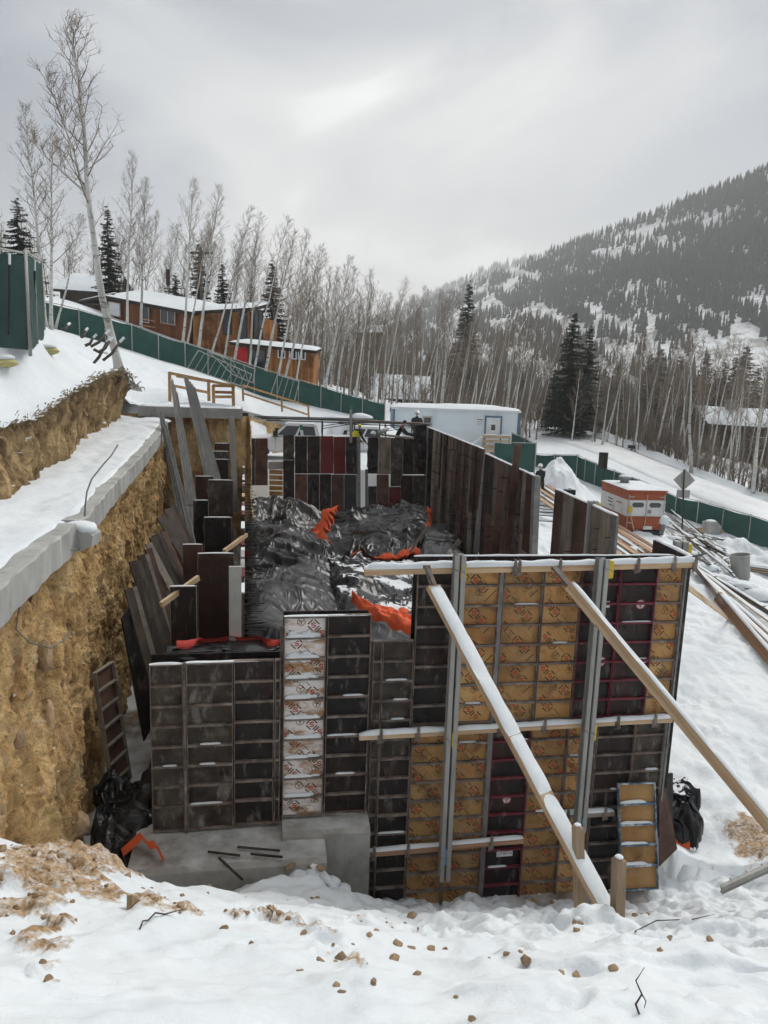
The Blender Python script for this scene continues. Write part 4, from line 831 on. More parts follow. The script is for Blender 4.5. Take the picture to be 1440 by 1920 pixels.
def tarp(label, corners, zc, humps, amp, seed, m, nu=150, nv=150, hems=(), sag=0.25, wscale=1.0, hem_w=0.10, mh=None, drop=0.45):
    c = np.array([q[:2] for q in corners], float); a = np.linspace(0, 1, nu)[None, :]; b = np.linspace(0, 1, nv)[:, None]
    X = (c[0, 0]*(1-a)+c[1, 0]*a)*(1-b) + (c[3, 0]*(1-a)+c[2, 0]*a)*b
    Y = (c[0, 1]*(1-a)+c[1, 1]*a)*(1-b) + (c[3, 1]*(1-a)+c[2, 1]*a)*b
    X = X + 0.22*fbm(b*4+0*a, a*4, 0, 3, seed)*1.0; Y = Y + 0.30*fbm(a*4+0*b, b*3, 0, 3, seed+7)
    Zc = (zc[0]*(1-a)+zc[1]*a)*(1-b) + (zc[3]*(1-a)+zc[2]*a)*b
    Z = Zc.copy()
    for hx_, hy_, rx, ry, hh in humps: Z = Z + 0.62*hh*np.exp(-(((X-hx_)/rx)**2+((Y-hy_)/ry)**2))
    wx = X + 0.35*fbm(X*0.8, Y*0.8, 0, 3, seed+11); wy = Y + 0.35*fbm(X*0.8+9, Y*0.8, 0, 3, seed+12)
    big = 1-2*np.abs(vnoise(wx*0.7*wscale, wy*0.42*wscale, 0, seed+1)); mid = (1-2*np.abs(vnoise(wx*2.2*wscale, wy*1.2*wscale, 0, seed+2)))
    fine = 1-2*np.abs(vnoise(wx*5*wscale, wy*3*wscale, 0, seed+3)); tiny = 1-2*np.abs(vnoise(wx*11*wscale, wy*8*wscale, 0, seed+4))
    dirn = 1-2*np.abs(vnoise((wx*0.8+wy)*2.5*wscale, (wx-wy*0.5)*0.5, 0, seed+5))
    calm = 0.35+0.65*sstep(-0.25, 0.35, fbm(X*0.5+3, Y*0.35, 0, 3, seed+8))
    Z = Z + amp*(0.55*big + calm*(0.32*mid*np.abs(mid) + 0.11*fine*np.abs(fine) + 0.012*tiny + 0.26*dirn))
    e = np.minimum(np.minimum(a, 1-a)*1.0, np.minimum(b, 1-b)); Z = Z - drop*np.exp(-(e/0.03))*(1+0.5*fbm(X*2, Y*2, 0, 2, seed))*(amp > 0)
    t = link('tarpaulin', gridmesh('tarpaulin', X, Y, Z, m)); tag(t, label, 'tarp')
    for h_ in hems:                                   # coloured hems: (edge, from, to, width)
        ed, f0, f1 = h_[:3]; w_ = h_[3] if len(h_) > 3 else hem_w
        if ed in 'fb': i = 0 if ed == 'f' else nv-1; i2 = min(max(i+(6 if i == 0 else -6), 0), nv-1); js = np.arange(int(f0*(nu-1)), int(f1*(nu-1))+1); p0 = np.stack([X[i, js], Y[i, js], Z[i, js]], -1); p1 = np.stack([X[i2, js], Y[i2, js], Z[i2, js]], -1)
        else: j = 0 if ed == 'l' else nu-1; j2 = min(max(j+(6 if j == 0 else -6), 0), nu-1); is_ = np.arange(int(f0*(nv-1)), int(f1*(nv-1))+1); p0 = np.stack([X[is_, j], Y[is_, j], Z[is_, j]], -1); p1 = np.stack([X[is_, j2], Y[is_, j2], Z[is_, j2]], -1)
        d = p1-p0; d = d/(np.linalg.norm(d, axis=1)[:, None]+1e-6)
        r0 = p0 + np.array([0, 0, 0.05]); r1 = p0 + d*w_ + np.array([0, 0, 0.09]); r2 = p0-d*0.02+np.array([0, 0, -0.02])
        G = np.stack([r2, r0, r1]); o = link('hem', gridmesh('hem', G[..., 0], G[..., 1], G[..., 2], mh or m_orange), t)
    return t
def lw_x(y): return -1.97-0.19*(y-10.2)
tarp('large dusty grey-black tarpaulin heaped along the left wall of the pit', [(lw_x(11.5)+0.1, 11.5), (-0.5, 13.6), (-2.5, 30.5), (lw_x(32)+0.1, 32)], (-5.7, -6.3, -5.9, -5.7),
     [(-2.2, 17.5, 1.6, 2.2, 0.75), (-1.5, 22, 1.1, 2.0, 0.65), (-3.4, 24.5, 1.8, 3.0, 0.75), (-1.3, 15, 0.8, 1.2, 0.3), (-5.0, 30.5, 1.2, 2.5, 1.1), (-3.1, 29.5, 1.0, 1.2, 0.8)], 0.42, 201, m_tarp_grey, 220, 330, hems=(('f', 0.05, 0.5), ('l', 0.56, 0.60, 0.3), ('l', 0.82, 0.85, 0.3)), mh=m_redhem)
tarp('glossy black tarpaulin with orange hem along the back wall of the pit', [(-2.5, 23.5), (1.6, 24.5), (2.0, 30.8), (-2.6, 30.0)], (-5.9, -5.8, -5.2, -5.35),
     [(-1.2, 28.8, 0.8, 1.0, 0.5), (0.8, 28.5, 1.3, 1.2, 0.4)], 0.42, 231, m_tarp, 170, 150, hems=(('f', 0.05, 0.9, 0.2), ('b', 0.0, 0.35, 0.2), ('b', 0.5, 0.95, 0.2), ('l', 0.05, 0.98, 0.7), ('r', 0.2, 0.9, 0.15)), drop=0.15)
tarp('black tarpaulin with snow in its folds in the middle of the pit', [(-1.2, 16.6), (1.2, 18.0), (1.9, 24.0), (-1.7, 23.5)], (-6.0, -6.0, -5.7, -5.7),
     [(-0.75, 19.5, 0.55, 2.4, 0.55), (0.6, 21.5, 0.9, 1.5, 0.3)], 0.36, 251, m_tarp_snow, 150, 170, hems=(('f', 0.1, 0.95, 0.22), ('b', 0.2, 0.95, 0.3), ('r', 0.2, 0.9, 0.2)), drop=0.1)
tarp('grey tarpaulin with a thick rolled orange edge behind the middle panels', [(-1.0, 14.3), (1.2, 14.0), (1.2, 17.6), (-0.6, 18.2)], (-5.8, -5.9, -5.7, -5.6),
     [(0.1, 16.3, 0.6, 1.2, 0.45)], 0.26, 271, m_tarp_grey, 110, 110, hems=(('r', 0.0, 1.0, 0.05),), drop=0.1)
tarp('grey tarpaulin corner pulled up against the right wall of the pit', [(0.95, 21.6), (2.55, 22.2), (2.3, 27.5), (1.5, 26.6)], (-5.6, -5.3, -5.2, -5.3), [(1.7, 23.5, 0.6, 1.0, 0.35)], 0.14, 281, m_tarp_grey, 70, 80, hems=(('l', 0.0, 1.0, 0.08), ('r', 0, 1, 0.07)), mh=m_redhem)
# crumpled orange flap
pts = [P(660, 1118, 16.8), P(672, 1132, 16.2), P(690, 1143, 15.9), P(715, 1152, 15.6), P(740, 1160, 15.3), P(760, 1168, 15.0), P(785, 1176, 14.8)]; wd = [0.05, 0.12, 0.17, 0.24, 0.32, 0.30, 0.28]
tt_ = np.linspace(0, 6, 110); cen = np.stack([np.interp(tt_, range(7), [p[k] for p in pts]) for k in range(3)], -1); ww_ = np.interp(tt_, range(7), wd); cr_ = np.linspace(-1, 1, 26)
U_, C_ = np.meshgrid(tt_, cr_); fold = 0.06*np.sin(C_*6.5+1.3*fbm(U_*1.2, C_*0.8, 0, 3, 5)*3)+0.05*(1-2*np.abs(vnoise(C_*3.2, U_*0.9, 0, 8)))+0.02*fbm(U_*5, C_*5, 0, 3, 9)
OX = cen[None, :, 0]+0.15*C_*ww_[None]; OY = cen[None, :, 1]+C_*ww_[None]*1.1; OZ = cen[None, :, 2]+0.16-0.16*C_**2+fold*np.clip(ww_[None]*2.2, 0.3, 1)-0.10*(np.abs(C_) > 0.95)
o = link('orange_sheet', gridmesh('orange_sheet', OX, OY, OZ, m_orange)); tag(o, 'crumpled fold of bright orange sheeting behind the middle panels', 'sheeting')
tarp('black tarpaulin with orange hem dumped in the trench left of the footing', [(-4.05, 9.65), (-3.18, 9.35), (-3.25, 10.7), (-4.3, 10.8)], (-6.75, -6.75, -6.3, -6.2),
     [(-3.6, 10.1, 0.35, 0.4, 0.3)], 0.16, 291, m_tarp, 80, 80, hems=(('f', 0.0, 1.0, 0.10),), wscale=2.2, drop=0.35)
o_ = [o for o in bpy.data.objects if o.get('label', '').startswith('black tarpaulin with orange hem dumped')][0]
hp = [P(226, 1592, 9.35), P(240, 1580, 9.3), P(262, 1560, 9.25), P(276, 1578, 9.15), P(288, 1575, 9.1), P(300, 1602, 8.95)]
g_ = np.stack([np.array([tuple(p+Vector((0, 0, 0.0)) ) for p in hp]), np.array([tuple(p+Vector((0.03, 0.02, -0.13))) for p in hp]), np.array([tuple(p+Vector((0.02, 0.12, -0.16))) for p in hp])])
link('hem', gridmesh('hem', g_[..., 0], g_[..., 1], g_[..., 2], m_orange, False), o_)
tarp('black plastic drooping from the trench wall above the dumped tarpaulin', [(-3.55, 10.2), (-3.22, 10.0), (-3.25, 11.6), (-3.5, 12.0)], (-6.3, -6.0, -4.9, -5.2), [], 0.10, 296, m_tarp, 40, 60, wscale=2.0)
tarp('black tarpaulin bundle with snow patches at the right end of the main wall', [(5.02, 11.7), (5.66, 11.5), (5.72, 12.4), (5.0, 12.5)], (-7.45, -7.5, -7.0, -6.75), [(5.35, 12.0, 0.3, 0.4, 0.25)], 0.14, 299, m_tarp_snow, 60, 60, hems=(('f', 0.1, 0.6, 0.08),), wscale=2.2, drop=0.4)
tarp('dark plastic strip with a red edge behind the low left panels', [W(-2.95, -0.36, 0), W(-0.8, -0.36, 0), W(-0.8, -0.75, 0), W(-2.95, -0.75, 0)], (-4.0, -4.02, -4.0, -3.95), [], 0.06, 303, m_tarp, 90, 20, hems=(('b', 0.02, 0.98, 0.07),), mh=m_redhem, wscale=2.0, drop=0.02)

# ------------------------------------------------------------------ back wall of the pit
BW0 = P(640, 820, 34)
def BPT(px, py, n=0.0):
    r = ray(px, py); o = BW0 - BX*n; return r*(o.dot(BX)/r.dot(BX))
def flat_panel(parent, p_tl, p_tr, p_bl, p_br, th, m, rim=True):
    a, b, c, d = (Vector(q) for q in (p_bl, p_br, p_tr, p_tl)); nn = (b-a).cross(d-a).normalized()*(-th)
    mb = MB(); mb.hexa([a, b, b+nn, a+nn, d, c, c+nn, d+nn]); o = mb.build('panel', m, parent)
    if rim:
        mb = MB(); f = -nn.normalized()*0.004
        for p, q, w_ in ((a, d, 0.012), (d, c, 0.012)):
            mb.beam(p+f, q+f, w_, 0.006, up=nn)
        mb.build('edge_strip', m_rail, o)
    return o
bw = empty('formwork_wall'); tag(bw, 'far cross wall of smooth black, brown and red formwork sheets behind the tarpaulins', 'formwork')
Bk, Br, Rd, Tn, Gy = m_ply_black, m_ply_brown, m_ply_red, m_ply_tan, m_ply_grey
m_ply_blue = mat('bluish_black_plywood', [(0.3, (0.012, 0.016, 0.019)), (0.7, (0.035, 0.042, 0.046))], 1.8, rough=0.6, vary=0.2)
up = [(455, 478, 822, 910, m_ply_blue), (478.5, 502, 822, 910, Br), (531, 552, 816, 862, Gy), (553, 576, 818, 888, Bk), (576.5, 600, 818, 888, Bk), (600.5, 625, 818, 888, m_ply_red), (625.5, 648, 819, 889, Rd), (648.5, 671, 819, 889, Bk),
      (690, 709, 820, 888, Bk), (709.5, 732, 820, 889, Tn), (732.5, 755, 821, 912, Gy), (755.5, 776, 823, 890, Bk), (776.5, 800, 797, 890, Bk)]
lo = [(531, 552, 863, 985, Bk), (553, 576, 889, 985, Br), (576.5, 599, 889, 985, Bk), (599.5, 621, 889, 985, Bk), (621.5, 645, 890, 985, Br), (645.5, 668, 890, 985, m_ply_blue), (668.5, 676, 820, 985, m_galv_dark), (685, 690, 880, 985, m_galv_dark),
      (690.5, 706, 912, 985, Bk), (706.5, 729, 890, 985, Br), (729.5, 751, 913, 985, Rd), (751.5, 774, 891, 985, Bk), (774.5, 798, 891, 985, Gy)]
for i, (a, b, t, c, m) in enumerate(up+lo): flat_panel(bw, BPT(a, t), BPT(b, t), BPT(a, c), BPT(b, c), 0.06, m)
mb = MB()
for k in range(5):
    for j in range(2):
        p, q = BPT(505, 889+k*10, -0.2), BPT(530, 889+k*10, -0.2); mb.box(0, 1, 0, 1, 0, 1, M=Matrix.Translation(p) @ Matrix.Diagonal(((q-p).length, 0.04, 0.2, 1))) if j == 0 else None
o = mb.build('ribbed_back', m_ply_wood, bw)
mb = MB(); mb.beam(BPT(503, 872, -0.3), BPT(533, 872, -0.3), 0.4, 0.35); o = mb.build('concrete_sill', m_conc, bw)
for (px, a, b, m) in ((654, 750+28, 822, m_white),):
    mb = MB(); mb.beam(BPT(px+4, 765, 0.1), BPT(px+4, 830, 0.1), 0.12, 0.06, up=BX); o = mb.build('survey_post', m_galv); tag(o, 'pale post with a green tip standing behind the far cross wall', 'post')
    mb = MB(); mb.beam(BPT(px+4, 760, 0.1), BPT(px+4, 768, 0.1), 0.13, 0.07, up=BX); mb.build('painted_tip', mat('green_paint', [(0.5, (0.03, 0.2, 0.11))]), o)
mb = MB(); mb.beam(BPT(565, 805, 0.1), BPT(567, 818, 0.1), 0.13, 0.07, up=BX); o = mb.build('survey_post', m_white); tag(o, 'short white and green post in front of the white pickup', 'post')
mb = MB(); mb.beam(BPT(564.5, 797, 0.1), BPT(565, 806, 0.1), 0.14, 0.08, up=BX); mb.build('painted_tip', MATS['green_paint'], o)

# ------------------------------------------------------------------ right wall: long run of sheets with tie rods
def side_wall(label, p0, p1, z0, z1, zb, n, seam, seed, pal, ties=True, jag=0.0, nn_sign=-1):
    t = empty('formwork_wall'); tag(t, label, 'formwork'); r_ = random.Random(seed)
    a, b = Vector((*p0, 0)), Vector((*p1, 0)); d = b-a; nrm = Vector((-d.y, d.x, 0)).normalized(); L = d.length
    if nrm.x > 0: nrm = -nrm
    ws = [r_.uniform(0.6, 1.3) for _ in range(n)]; tot = sum(ws); acc = 0; tb = MB()
    for i in range(n):
        f0, f1 = acc/tot, (acc+ws[i])/tot; acc += ws[i]
        q0, q1 = a.lerp(b, f0+0.0008), a.lerp(b, f1-0.0008); zt = z0+(z1-z0)*(f0+f1)/2 + (r_.uniform(-jag, jag) if jag else 0); off = nrm*r_.uniform(-0.03, 0.03)
        zs = zt-seam+r_.choice((-0.3, 0, 0, 0, 0.3))
        for za, zb_ in ((zs+0.004, zt), (zb, zs-0.004)):
            m = r_.choice(pal); V = lambda q, z: Vector((q.x, q.y, z))+off
            mb = MB(); th = nrm*(-0.07); mb.hexa([V(q0, za), V(q1, za), V(q1, za)+th, V(q0, za)+th, V(q0, zb_), V(q1, zb_), V(q1, zb_)+th, V(q0, zb_)+th]); mb.build('panel', m, t)
        if ties:
            for z in np.arange(zb+0.5, zt-0.2, 0.42):
                if r_.random() < 0.55:
                    c = Vector((q1.x, q1.y, z+r_.uniform(-0.03, 0.03)))+off; tb.beam(c, c+nrm*r_.uniform(0.12, 0.3)+Vector((0, 0, r_.uniform(-0.02, 0.02))), 0.022, 0.014)
    if tb.v: o = tb.build('tie_rods', m_black, t); o['kind'] = 'stuff'
    sn = snow_strip(a+Vector((0, 0, z0))-nrm*0.04, b+Vector((0, 0, z1))-nrm*0.04, 0.09, 0.03, seed, side=nrm).build('snow_cap', m_snow, t, True) if not jag else None
    return t
pal = [Bk, Br, Tn, Br, Bk, Tn, m_ply_grey, Br, m_board_dark, m_galv_dark]
PA0, PA1 = PZ(800, 799, -2.20), PZ(905, 842, -2.28)
PA0 = Vector((1.85, 35.0, 0))
side_wall('longest far run of the right wall with rows of dark tie rods', (PA0.x, PA0.y), (PA1.x, PA1.y), -2.19, -2.28, -7.4, 22, 2.4, 5, pal)
PB0, PB1 = PZ(909, 849, -2.38), PZ(1002, 893, -2.5)
side_wall('second run of the right wall with grey-brown sheets and tie rods', (PB0.x, PB0.y), (PB1.x, PB1.y), -2.4, -2.5, -7.6, 9, 2.2, 8, [Tn, Tn, Br, Bk, m_ply_grey, Br])
PD0, PD1 = PZ(1041, 917, -2.5), PZ(1153, 967, -2.5)
side_wall('separate five-sheet section of the right wall above the main wall', (PD0.x, PD0.y), (PD1.x, PD1.y), -2.5, -2.5, -7.6, 5, 3.6, 11, [Br, Tn, Bk, Br])
PE0, PE1 = PZ(1226, 1012, -2.5), PZ(1291, 1043, -2.5)
side_wall('last short dark sheet of the right wall at the corner of the main wall', (PE0.x, PE0.y), (PE1.x, PE1.y), -2.5, -2.5, -6.6, 1, 2.4, 13, [Bk], ties=False)
def post(px0, py0, px1, py1, Y, w, d, m, label, cat='post', up=None):
    mb = MB(); mb.beam(P(px0, py0, Y), P(px1, py1, Y), w, d, up=up or BX); o = mb.build('steel_post' if m in (m_galv, m_galv_dark, m_conc) else 'timber_post', m); tag(o, label, cat); return o
post(914, 848, 893, 1035, 25.2, 0.20, 0.08, m_galv, 'pale steel post at the end of the longest far run of the right wall')
post(906, 842, 888, 1035, 26.4, 0.12, 0.10, m_lumber_old, 'grey timber end post beside the pale steel post of the right wall')
post(1006, 892, 1000, 1040, 19.3, 0.16, 0.2, m_galv_dark, 'grey corner post ending the second run of the right wall')
post(971, 834, 950, 1040, 21.4, 0.20, 0.06, Br, 'tall brown board rising above the second run of the right wall', 'board')
post(1153, 966, 1147, 1045, 14.3, 0.05, 0.25, m_galv_dark, 'grey end plate of the five-sheet section')
post(848, 1030, 862, 1014, 17.0, 0.10, 0.05, m_lumber_old, 'broken grey board end sticking up behind the first strongback', 'board')
post(768, 1036, 803, 985, 22.4, 0.08, 0.05, m_lumber_old, 'thin grey stick leaning beside the snowy tarpaulin', 'stick')

# ------------------------------------------------------------------ left wall of the pit seen on edge, bulkheads behind it
lwt = empty('formwork_wall'); tag(lwt, 'long left wall of the pit seen almost edge-on beside the dusty tarpaulin', 'formwork'); r_ = random.Random(3)
y = 11.2; tb = MB(); k = 0
while y < 31:
    w_ = r_.uniform(0.5, 0.75); zt = -3.35+r_.uniform(-0.25, 0.15)
    a, b = Vector((lw_x(y), y, 0)), Vector((lw_x(y+w_-0.02), y+w_-0.02, 0)); mb = MB()
    mb.beam(a+Vector((0, 0, (zt-7.2)/2)), b+Vector((0, 0, (zt-7.2)/2)), 0.07, zt+7.2); mb.build('panel', r_.choice(pal), lwt)
    mb = MB(); mb.beam(a+Vector((0, 0, zt+0.012)), b+Vector((0, 0, zt+0.012)), 0.075, 0.02); mb.build('top_strip', r_.choice((m_white, m_galv, m_lumber, m_ply_red, m_snow)), lwt)
    for z in np.arange(-6.6, zt-0.2, 0.32):
        if r_.random() < 0.75: tb.beam(b+Vector((0.04, 0, z)), b+Vector((0.24+r_.random()*0.2, 0.03, z+r_.uniform(-0.02, 0.02))), 0.02, 0.014)
    y += w_; k += 1
o = tb.build('tie_rods', m_black, lwt); o['kind'] = 'stuff'
def bulkhead(px0, px1, pyt, Y, m, label, zb=-7.6, rim=m_rail, h=None):
    a, b = P(px0, pyt, Y), P(px1, pyt, Y); w_ = (b-a).length; zb = a.z-h if h else zb
    b = Vector((a.x+w_*AX.x, a.y+w_*AX.y, a.z)); t = empty('bulkhead_panel', (a.x, a.y, zb)); tag(t, label, 'formwork panel'); inv = Matrix.Translation(-Vector((a.x, a.y, zb)))
    mb = MB(); M_ = Matrix.Translation((a.x, a.y, zb)) @ RZ; H = a.z-zb
    mb.box(0.012, w_-0.012, 0.006, 0.05, 0.0, H-0.012, M=M_); o = mb.build('plywood', m, t); o.matrix_local = inv
    mb = MB(); mb.box(0, 0.012, 0, 0.06, 0, H, M=M_); mb.box(w_-0.012, w_, 0, 0.06, 0, H, M=M_); mb.box(0.0121, w_-0.0121, 0, 0.06, H-0.012, H, M=M_); o = mb.build('frame', rim, t); o.matrix_local = inv
    o = snow_strip(M_ @ Vector((0.01, 0.03, H)), M_ @ Vector((w_-0.01, 0.03, H)), 0.05, 0.012, int(px0), seg=8).build('snow_cap', m_snow, t, True); o.matrix_local = inv
bulkhead(318, 367, 1100, 11.9, Bk, 'small black sheet with pale rim in the left trench, nearest the low left panels', rim=m_lumber_old)
bulkhead(370, 437, 1038, 12.9, Br, 'large brown sheet standing in the left trench behind the grey post')
bulkhead(382, 433, 970, 16.4, Bk, 'square jet-black sheet in the left trench above the large brown sheet')
bulkhead(342, 379, 1021, 15.2, Br, 'dark brown sheet left of the jet-black sheet in the left trench')
bulkhead(362, 390, 938, 19.5, Bk, 'narrow black sheet behind the jet-black sheet beside a speck of orange')
bulkhead(390, 436, 900, 22.0, Gy, 'weathered grey-brown sheet halfway back in the left trench')
bulkhead(366, 399, 893, 23.4, Br, 'plain brown sheet left of the weathered one in the left trench')
bulkhead(397, 428, 861, 24.6, Bk, 'small black sheet at the far end of the left trench')
bulkhead(399, 429, 846, 25.2, Gy, 'grey-brown sheet just showing above the small black one at the trench end', h=2.2)
bulkhead(402, 430, 831, 25.7, Br, 'furthest brown sheet at the trench end below the concrete cap', h=2.2)
mb = MB(); a = P(441, 1062, 10.75); mb.box(-0.09, 0.09, -0.03, 0.03, -4.7, 0, M=Matrix.Translation(a) @ RZ); o = mb.build('steel_post', m_conc); tag(o, 'flat pale grey post standing where the left wall meets the low panels', 'post')
post(434, 781, 442, 960, 24.2, 0.16, 0.10, m_galv, 'tall grey steel channel upright at the far end of the left trench')
brc = MB(); brc.beam(P(302, 1134, 11.6), P(372, 1083, 12.4), 0.06, 0.09); tag(brc.build('timber_strut', m_lumber), 'pale timber strut poking left across the small black sheet', 'strut')
brc = MB(); brc.beam(P(420, 1034, 14.2), P(462, 1003, 15.6), 0.06, 0.08); tag(brc.build('timber_strut', m_lumber), 'short pale strut crossing the left wall above the large brown sheet', 'strut')
brc = MB(); brc.beam(P(336, 946, 20), P(362, 947, 20), 0.04, 0.03); tag(brc.build('timber_strut', m_lumber_old), 'thin horizontal stick beside the narrow black sheet', 'strut')

# dark planks leaning on the earth face
ORD = ['leftmost ', 'second from left, ', 'third from left, ', 'fourth from left, ', 'fifth from left, ', 'rightmost, sixth ']
r_ = random.Random(21); cl = [((314, 958), (352, 1030), 17.0, 6, 26, 'top'), ((292, 1006), (335, 1100), 15.2, 5, 24, 'mid'), ((264, 1042), (312, 1200), 13.6, 5, 28, 'low'), ((252, 1094), (290, 1240), 12.6, 4, 22, 'near')]
names = {'top': 'dark plank in the furthest cluster leaning on the earth face', 'mid': 'dark plank in the second-furthest cluster leaning on the earth face', 'low': 'grey-brown plank in the large middle cluster leaning on the earth face', 'near': 'dark plank in the nearest cluster leaning on the earth face'}
for (tx, ty), (bx_, by_), Y, n, sp, nm in cl:
    for i in range(n):
        f = (i-(n-1)/2)/n; a = P(tx+f*sp*1.3+r_.uniform(-2, 2), ty-f*sp*0.9+r_.uniform(-5, 5), Y+f*1.2); b = P(bx_+f*sp*1.5+r_.uniform(-2, 2), by_+r_.uniform(-5, 5), Y-0.3+f*1.2)
        d = (b-a).normalized(); b = a + d*((a.z+7.9)/max(0.2, -d.z))
        mb = MB(); mb.beam(a, b, 0.15, 0.035, up=(0.75, -0.65, 0.2)); tag(mb.build('leaning_plank', r_.choice((m_board_dark, m_board_dark, m_lumber_old, m_ply_brown)), None), ORD[i]+names[nm], 'plank', 'planks leaning on the earth face')
    
bd = [P(226, 1160, 12.0), P(252, 1122, 12.6), P(300, 1330, 12.4), P(268, 1390, 11.8)]
board('leaning_sheet', [bd[3], bd[2], bd[1], bd[0]], 0.03, Bk, 'large black sheet leaning on the earth face at the mouth of the trench', 'board')
lpn = empty('leaning_formwork'); tag(lpn, 'rusty ribbed panel leaning on the earth face above the trench tarpaulin', 'formwork panel')
pb0, pt0 = P(216, 1492, 10.9), P(180, 1262, 11.05); zz = (pt0-pb0).normalized(); xx = Vector((0.10, 1, 0)).normalized(); xx = (xx-zz*xx.dot(zz)).normalized(); yy = zz.cross(xx)
Mp = Matrix((xx, yy, zz)).transposed().to_4x4(); Mp.translation = pb0
panel(lpn, 0, 0.62, 0, (pt0-pb0).length, m_lumber_old, Br, seed=95, M=Mp)

# ------------------------------------------------------------------ back earth face, concrete caps, railings, leaning channels
tp = [(-10.2, 26.0, -1.5), (-8.2, 26.5, -1.55), (-5.25, 27.0, -1.55), (-4.95, 27.4, -1.55)]; bt = [(x, y-0.3, -8.3) for x, y, z in tp]
me, _ = ribbon('back_earth_face', tp, bt, 200, 150, m_soil, 0.30, 500); tag(link('back_earth_face', me), 'brown earth face at the back left of the dig', kind='structure')
tp = [(-4.98, 27.0, -1.55), (-5.65, 29.8, -1.6), (-6.3, 33.0, -1.75), (-7.5, 36.5, -1.6)]; bt = [(x+0.2, y, -8.3) for x, y, z in tp]
me, _ = ribbon('side_earth_face', tp, bt, 120, 120, m_soil, 0.22, 520); tag(link('side_earth_face', me), 'brown earth face turning the back left corner', kind='structure')
c2a, c2b = P(372, 748, 36.5), P(545, 792, 43.0)
tp = [tuple(c2a+Vector((0.4, 0, -0.3))), tuple(c2a.lerp(c2b, 0.5)+Vector((0, 0, -0.3))), tuple(c2b+Vector((0.2, 0, -0.3)))]; bt = [(x+0.1, y-0.5, -5.0) for x, y, z in tp]
me, _ = ribbon('far_earth_face', tp, bt, 140, 60, m_soil, 0.3, 540); tag(link('far_earth_face', me), 'brown earth face under the far sloping concrete beam', kind='structure')
def capbeam(a, b, th, dp, label, seed):
    a, b = Vector(a), Vector(b); t = empty('cap_beam', a); tag(t, label, 'concrete cap'); inv = Matrix.Translation(-a)
    d = (b-a).normalized(); s = Vector((-d.y, d.x, 0)).normalized()
    if s.y < 0: s = -s
    mb = MB(); mb.hexa([a-Vector((0, 0, th)), b-Vector((0, 0, th)), b+s*dp-Vector((0, 0, th)), a+s*dp-Vector((0, 0, th)), a, b, b+s*dp, a+s*dp]); o = mb.build('beam', m_conc, t); o.matrix_local = inv
    o = snow_strip(a+s*dp*0.55+d*0.05, b+s*dp*0.55-d*0.05, dp*0.88, 0.07, seed, side=s).build('snow_cap', m_snow, t, True); o.matrix_local = inv
    return t
capbeam(P(258, 761, 26.0), P(455, 767, 26.7), 0.36, 1.6, 'concrete cap beam across the back left earth face under the railings', 3)
capbeam(c2a, c2b, 0.36, 0.5, 'sloping concrete beam running down behind the white pickup', 6)
m_rail_wood = mat('railing_wood', [(0.3, (0.30, 0.17, 0.07)), (0.7, (0.46, 0.29, 0.14))], 4, rough=0.8, vary=0.15)
def railing(posts, rails, label):
    o0 = P(*posts[0][:2], posts[0][3]); t = empty('timber_railing', o0); tag(t, label, 'railing'); inv = Matrix.Translation(-o0)
    for px, y0, y1, Y in posts:
        mb = MB(); mb.beam(P(px, y0, Y), P(px+1, y1, Y), 0.10, 0.10, up=(0, 1, 0)); o = mb.build('post', m_rail_wood, t); o.matrix_local = inv
    for (x0, y0, Y0), (x1, y1, Y1) in rails:
        mb = MB(); mb.beam(P(x0, y0, Y0), P(x1, y1, Y1), 0.05, 0.10); o = mb.build('rail', m_rail_wood, t); o.matrix_local = inv
railing([(318, 698, 757, 27.6), (391, 711, 752, 28.6)], [((316, 699, 27.5), (441, 724, 29.2)), ((318, 722, 27.5), (391, 736, 28.5)), ((330, 705, 29.5), (400, 716, 30.0))], 'larger timber railing at the left end of the back concrete cap')
railing([(400, 722, 764, 27.2), (437, 722, 763, 27.2)], [((399, 723, 27.15), (438, 724, 27.15)), ((400, 744, 27.15), (437, 744, 27.15)), ((400, 735, 27.3), (437, 736, 27.3))], 'small square timber guard frame on the front of the back concrete cap')
railing([(455, 722, 752, 40.0), (528, 746, 772, 42.3), (578, 761, 788, 44.0)], [((455, 722, 40.0), (580, 762, 44.0)), ((455, 737, 40.0), (576, 777, 43.9))], 'long sloping timber railing above the white pickup')
def chan(a, b, m, label, group):
    a, b = Vector(a), Vector(b); d = (b-a).normalized(); mb = MB(); up = Vector((0.2, -1, 0.2))
    mb.beam(a, b, 0.10, 0.012, up=up); mb.beam(a, b, 0.012, 0.07, up=up, ox=0.047, oz=0.035); mb.beam(a, b, 0.012, 0.07, up=up, ox=-0.047, oz=0.035)
    tag(mb.build('steel_channel', m), label, 'steel channel', group)
for i in range(5):
    a = P(347+i*4, 706+i*5, 25.6); b = P(384+i*5.5, 880, 23.9); d = (b-a).normalized(); chan(a, a+d*((a.z+6.6)/-d.z), m_galv, ORD[i]+'grey steel channel in the thick bundle leaning on the back concrete cap', 'bundle of steel channels')
for i in range(3):
    a = P(322+i*4, 712+i*12, 25.4); b = P(352+i*6, 930, 22.5); d = (b-a).normalized(); chan(a, a+d*((a.z+7.0)/-d.z), m_galv, ORD[i]+'grey steel channel in the steep bundle left of the thick one', 'left bundle of steel channels')
for i in range(3):
    a = P(300+i*5, 770+i*14, 23.6-i*0.6); b = P(345+i*7, 1000, 18.6-i*0.4); d = (b-a).normalized(); chan(a, a+d*((a.z+7.6)/-d.z), m_galv_dark, ORD[i]+'weathered steel channel leaning in the back corner of the trench', 'steel channels in the trench corner')
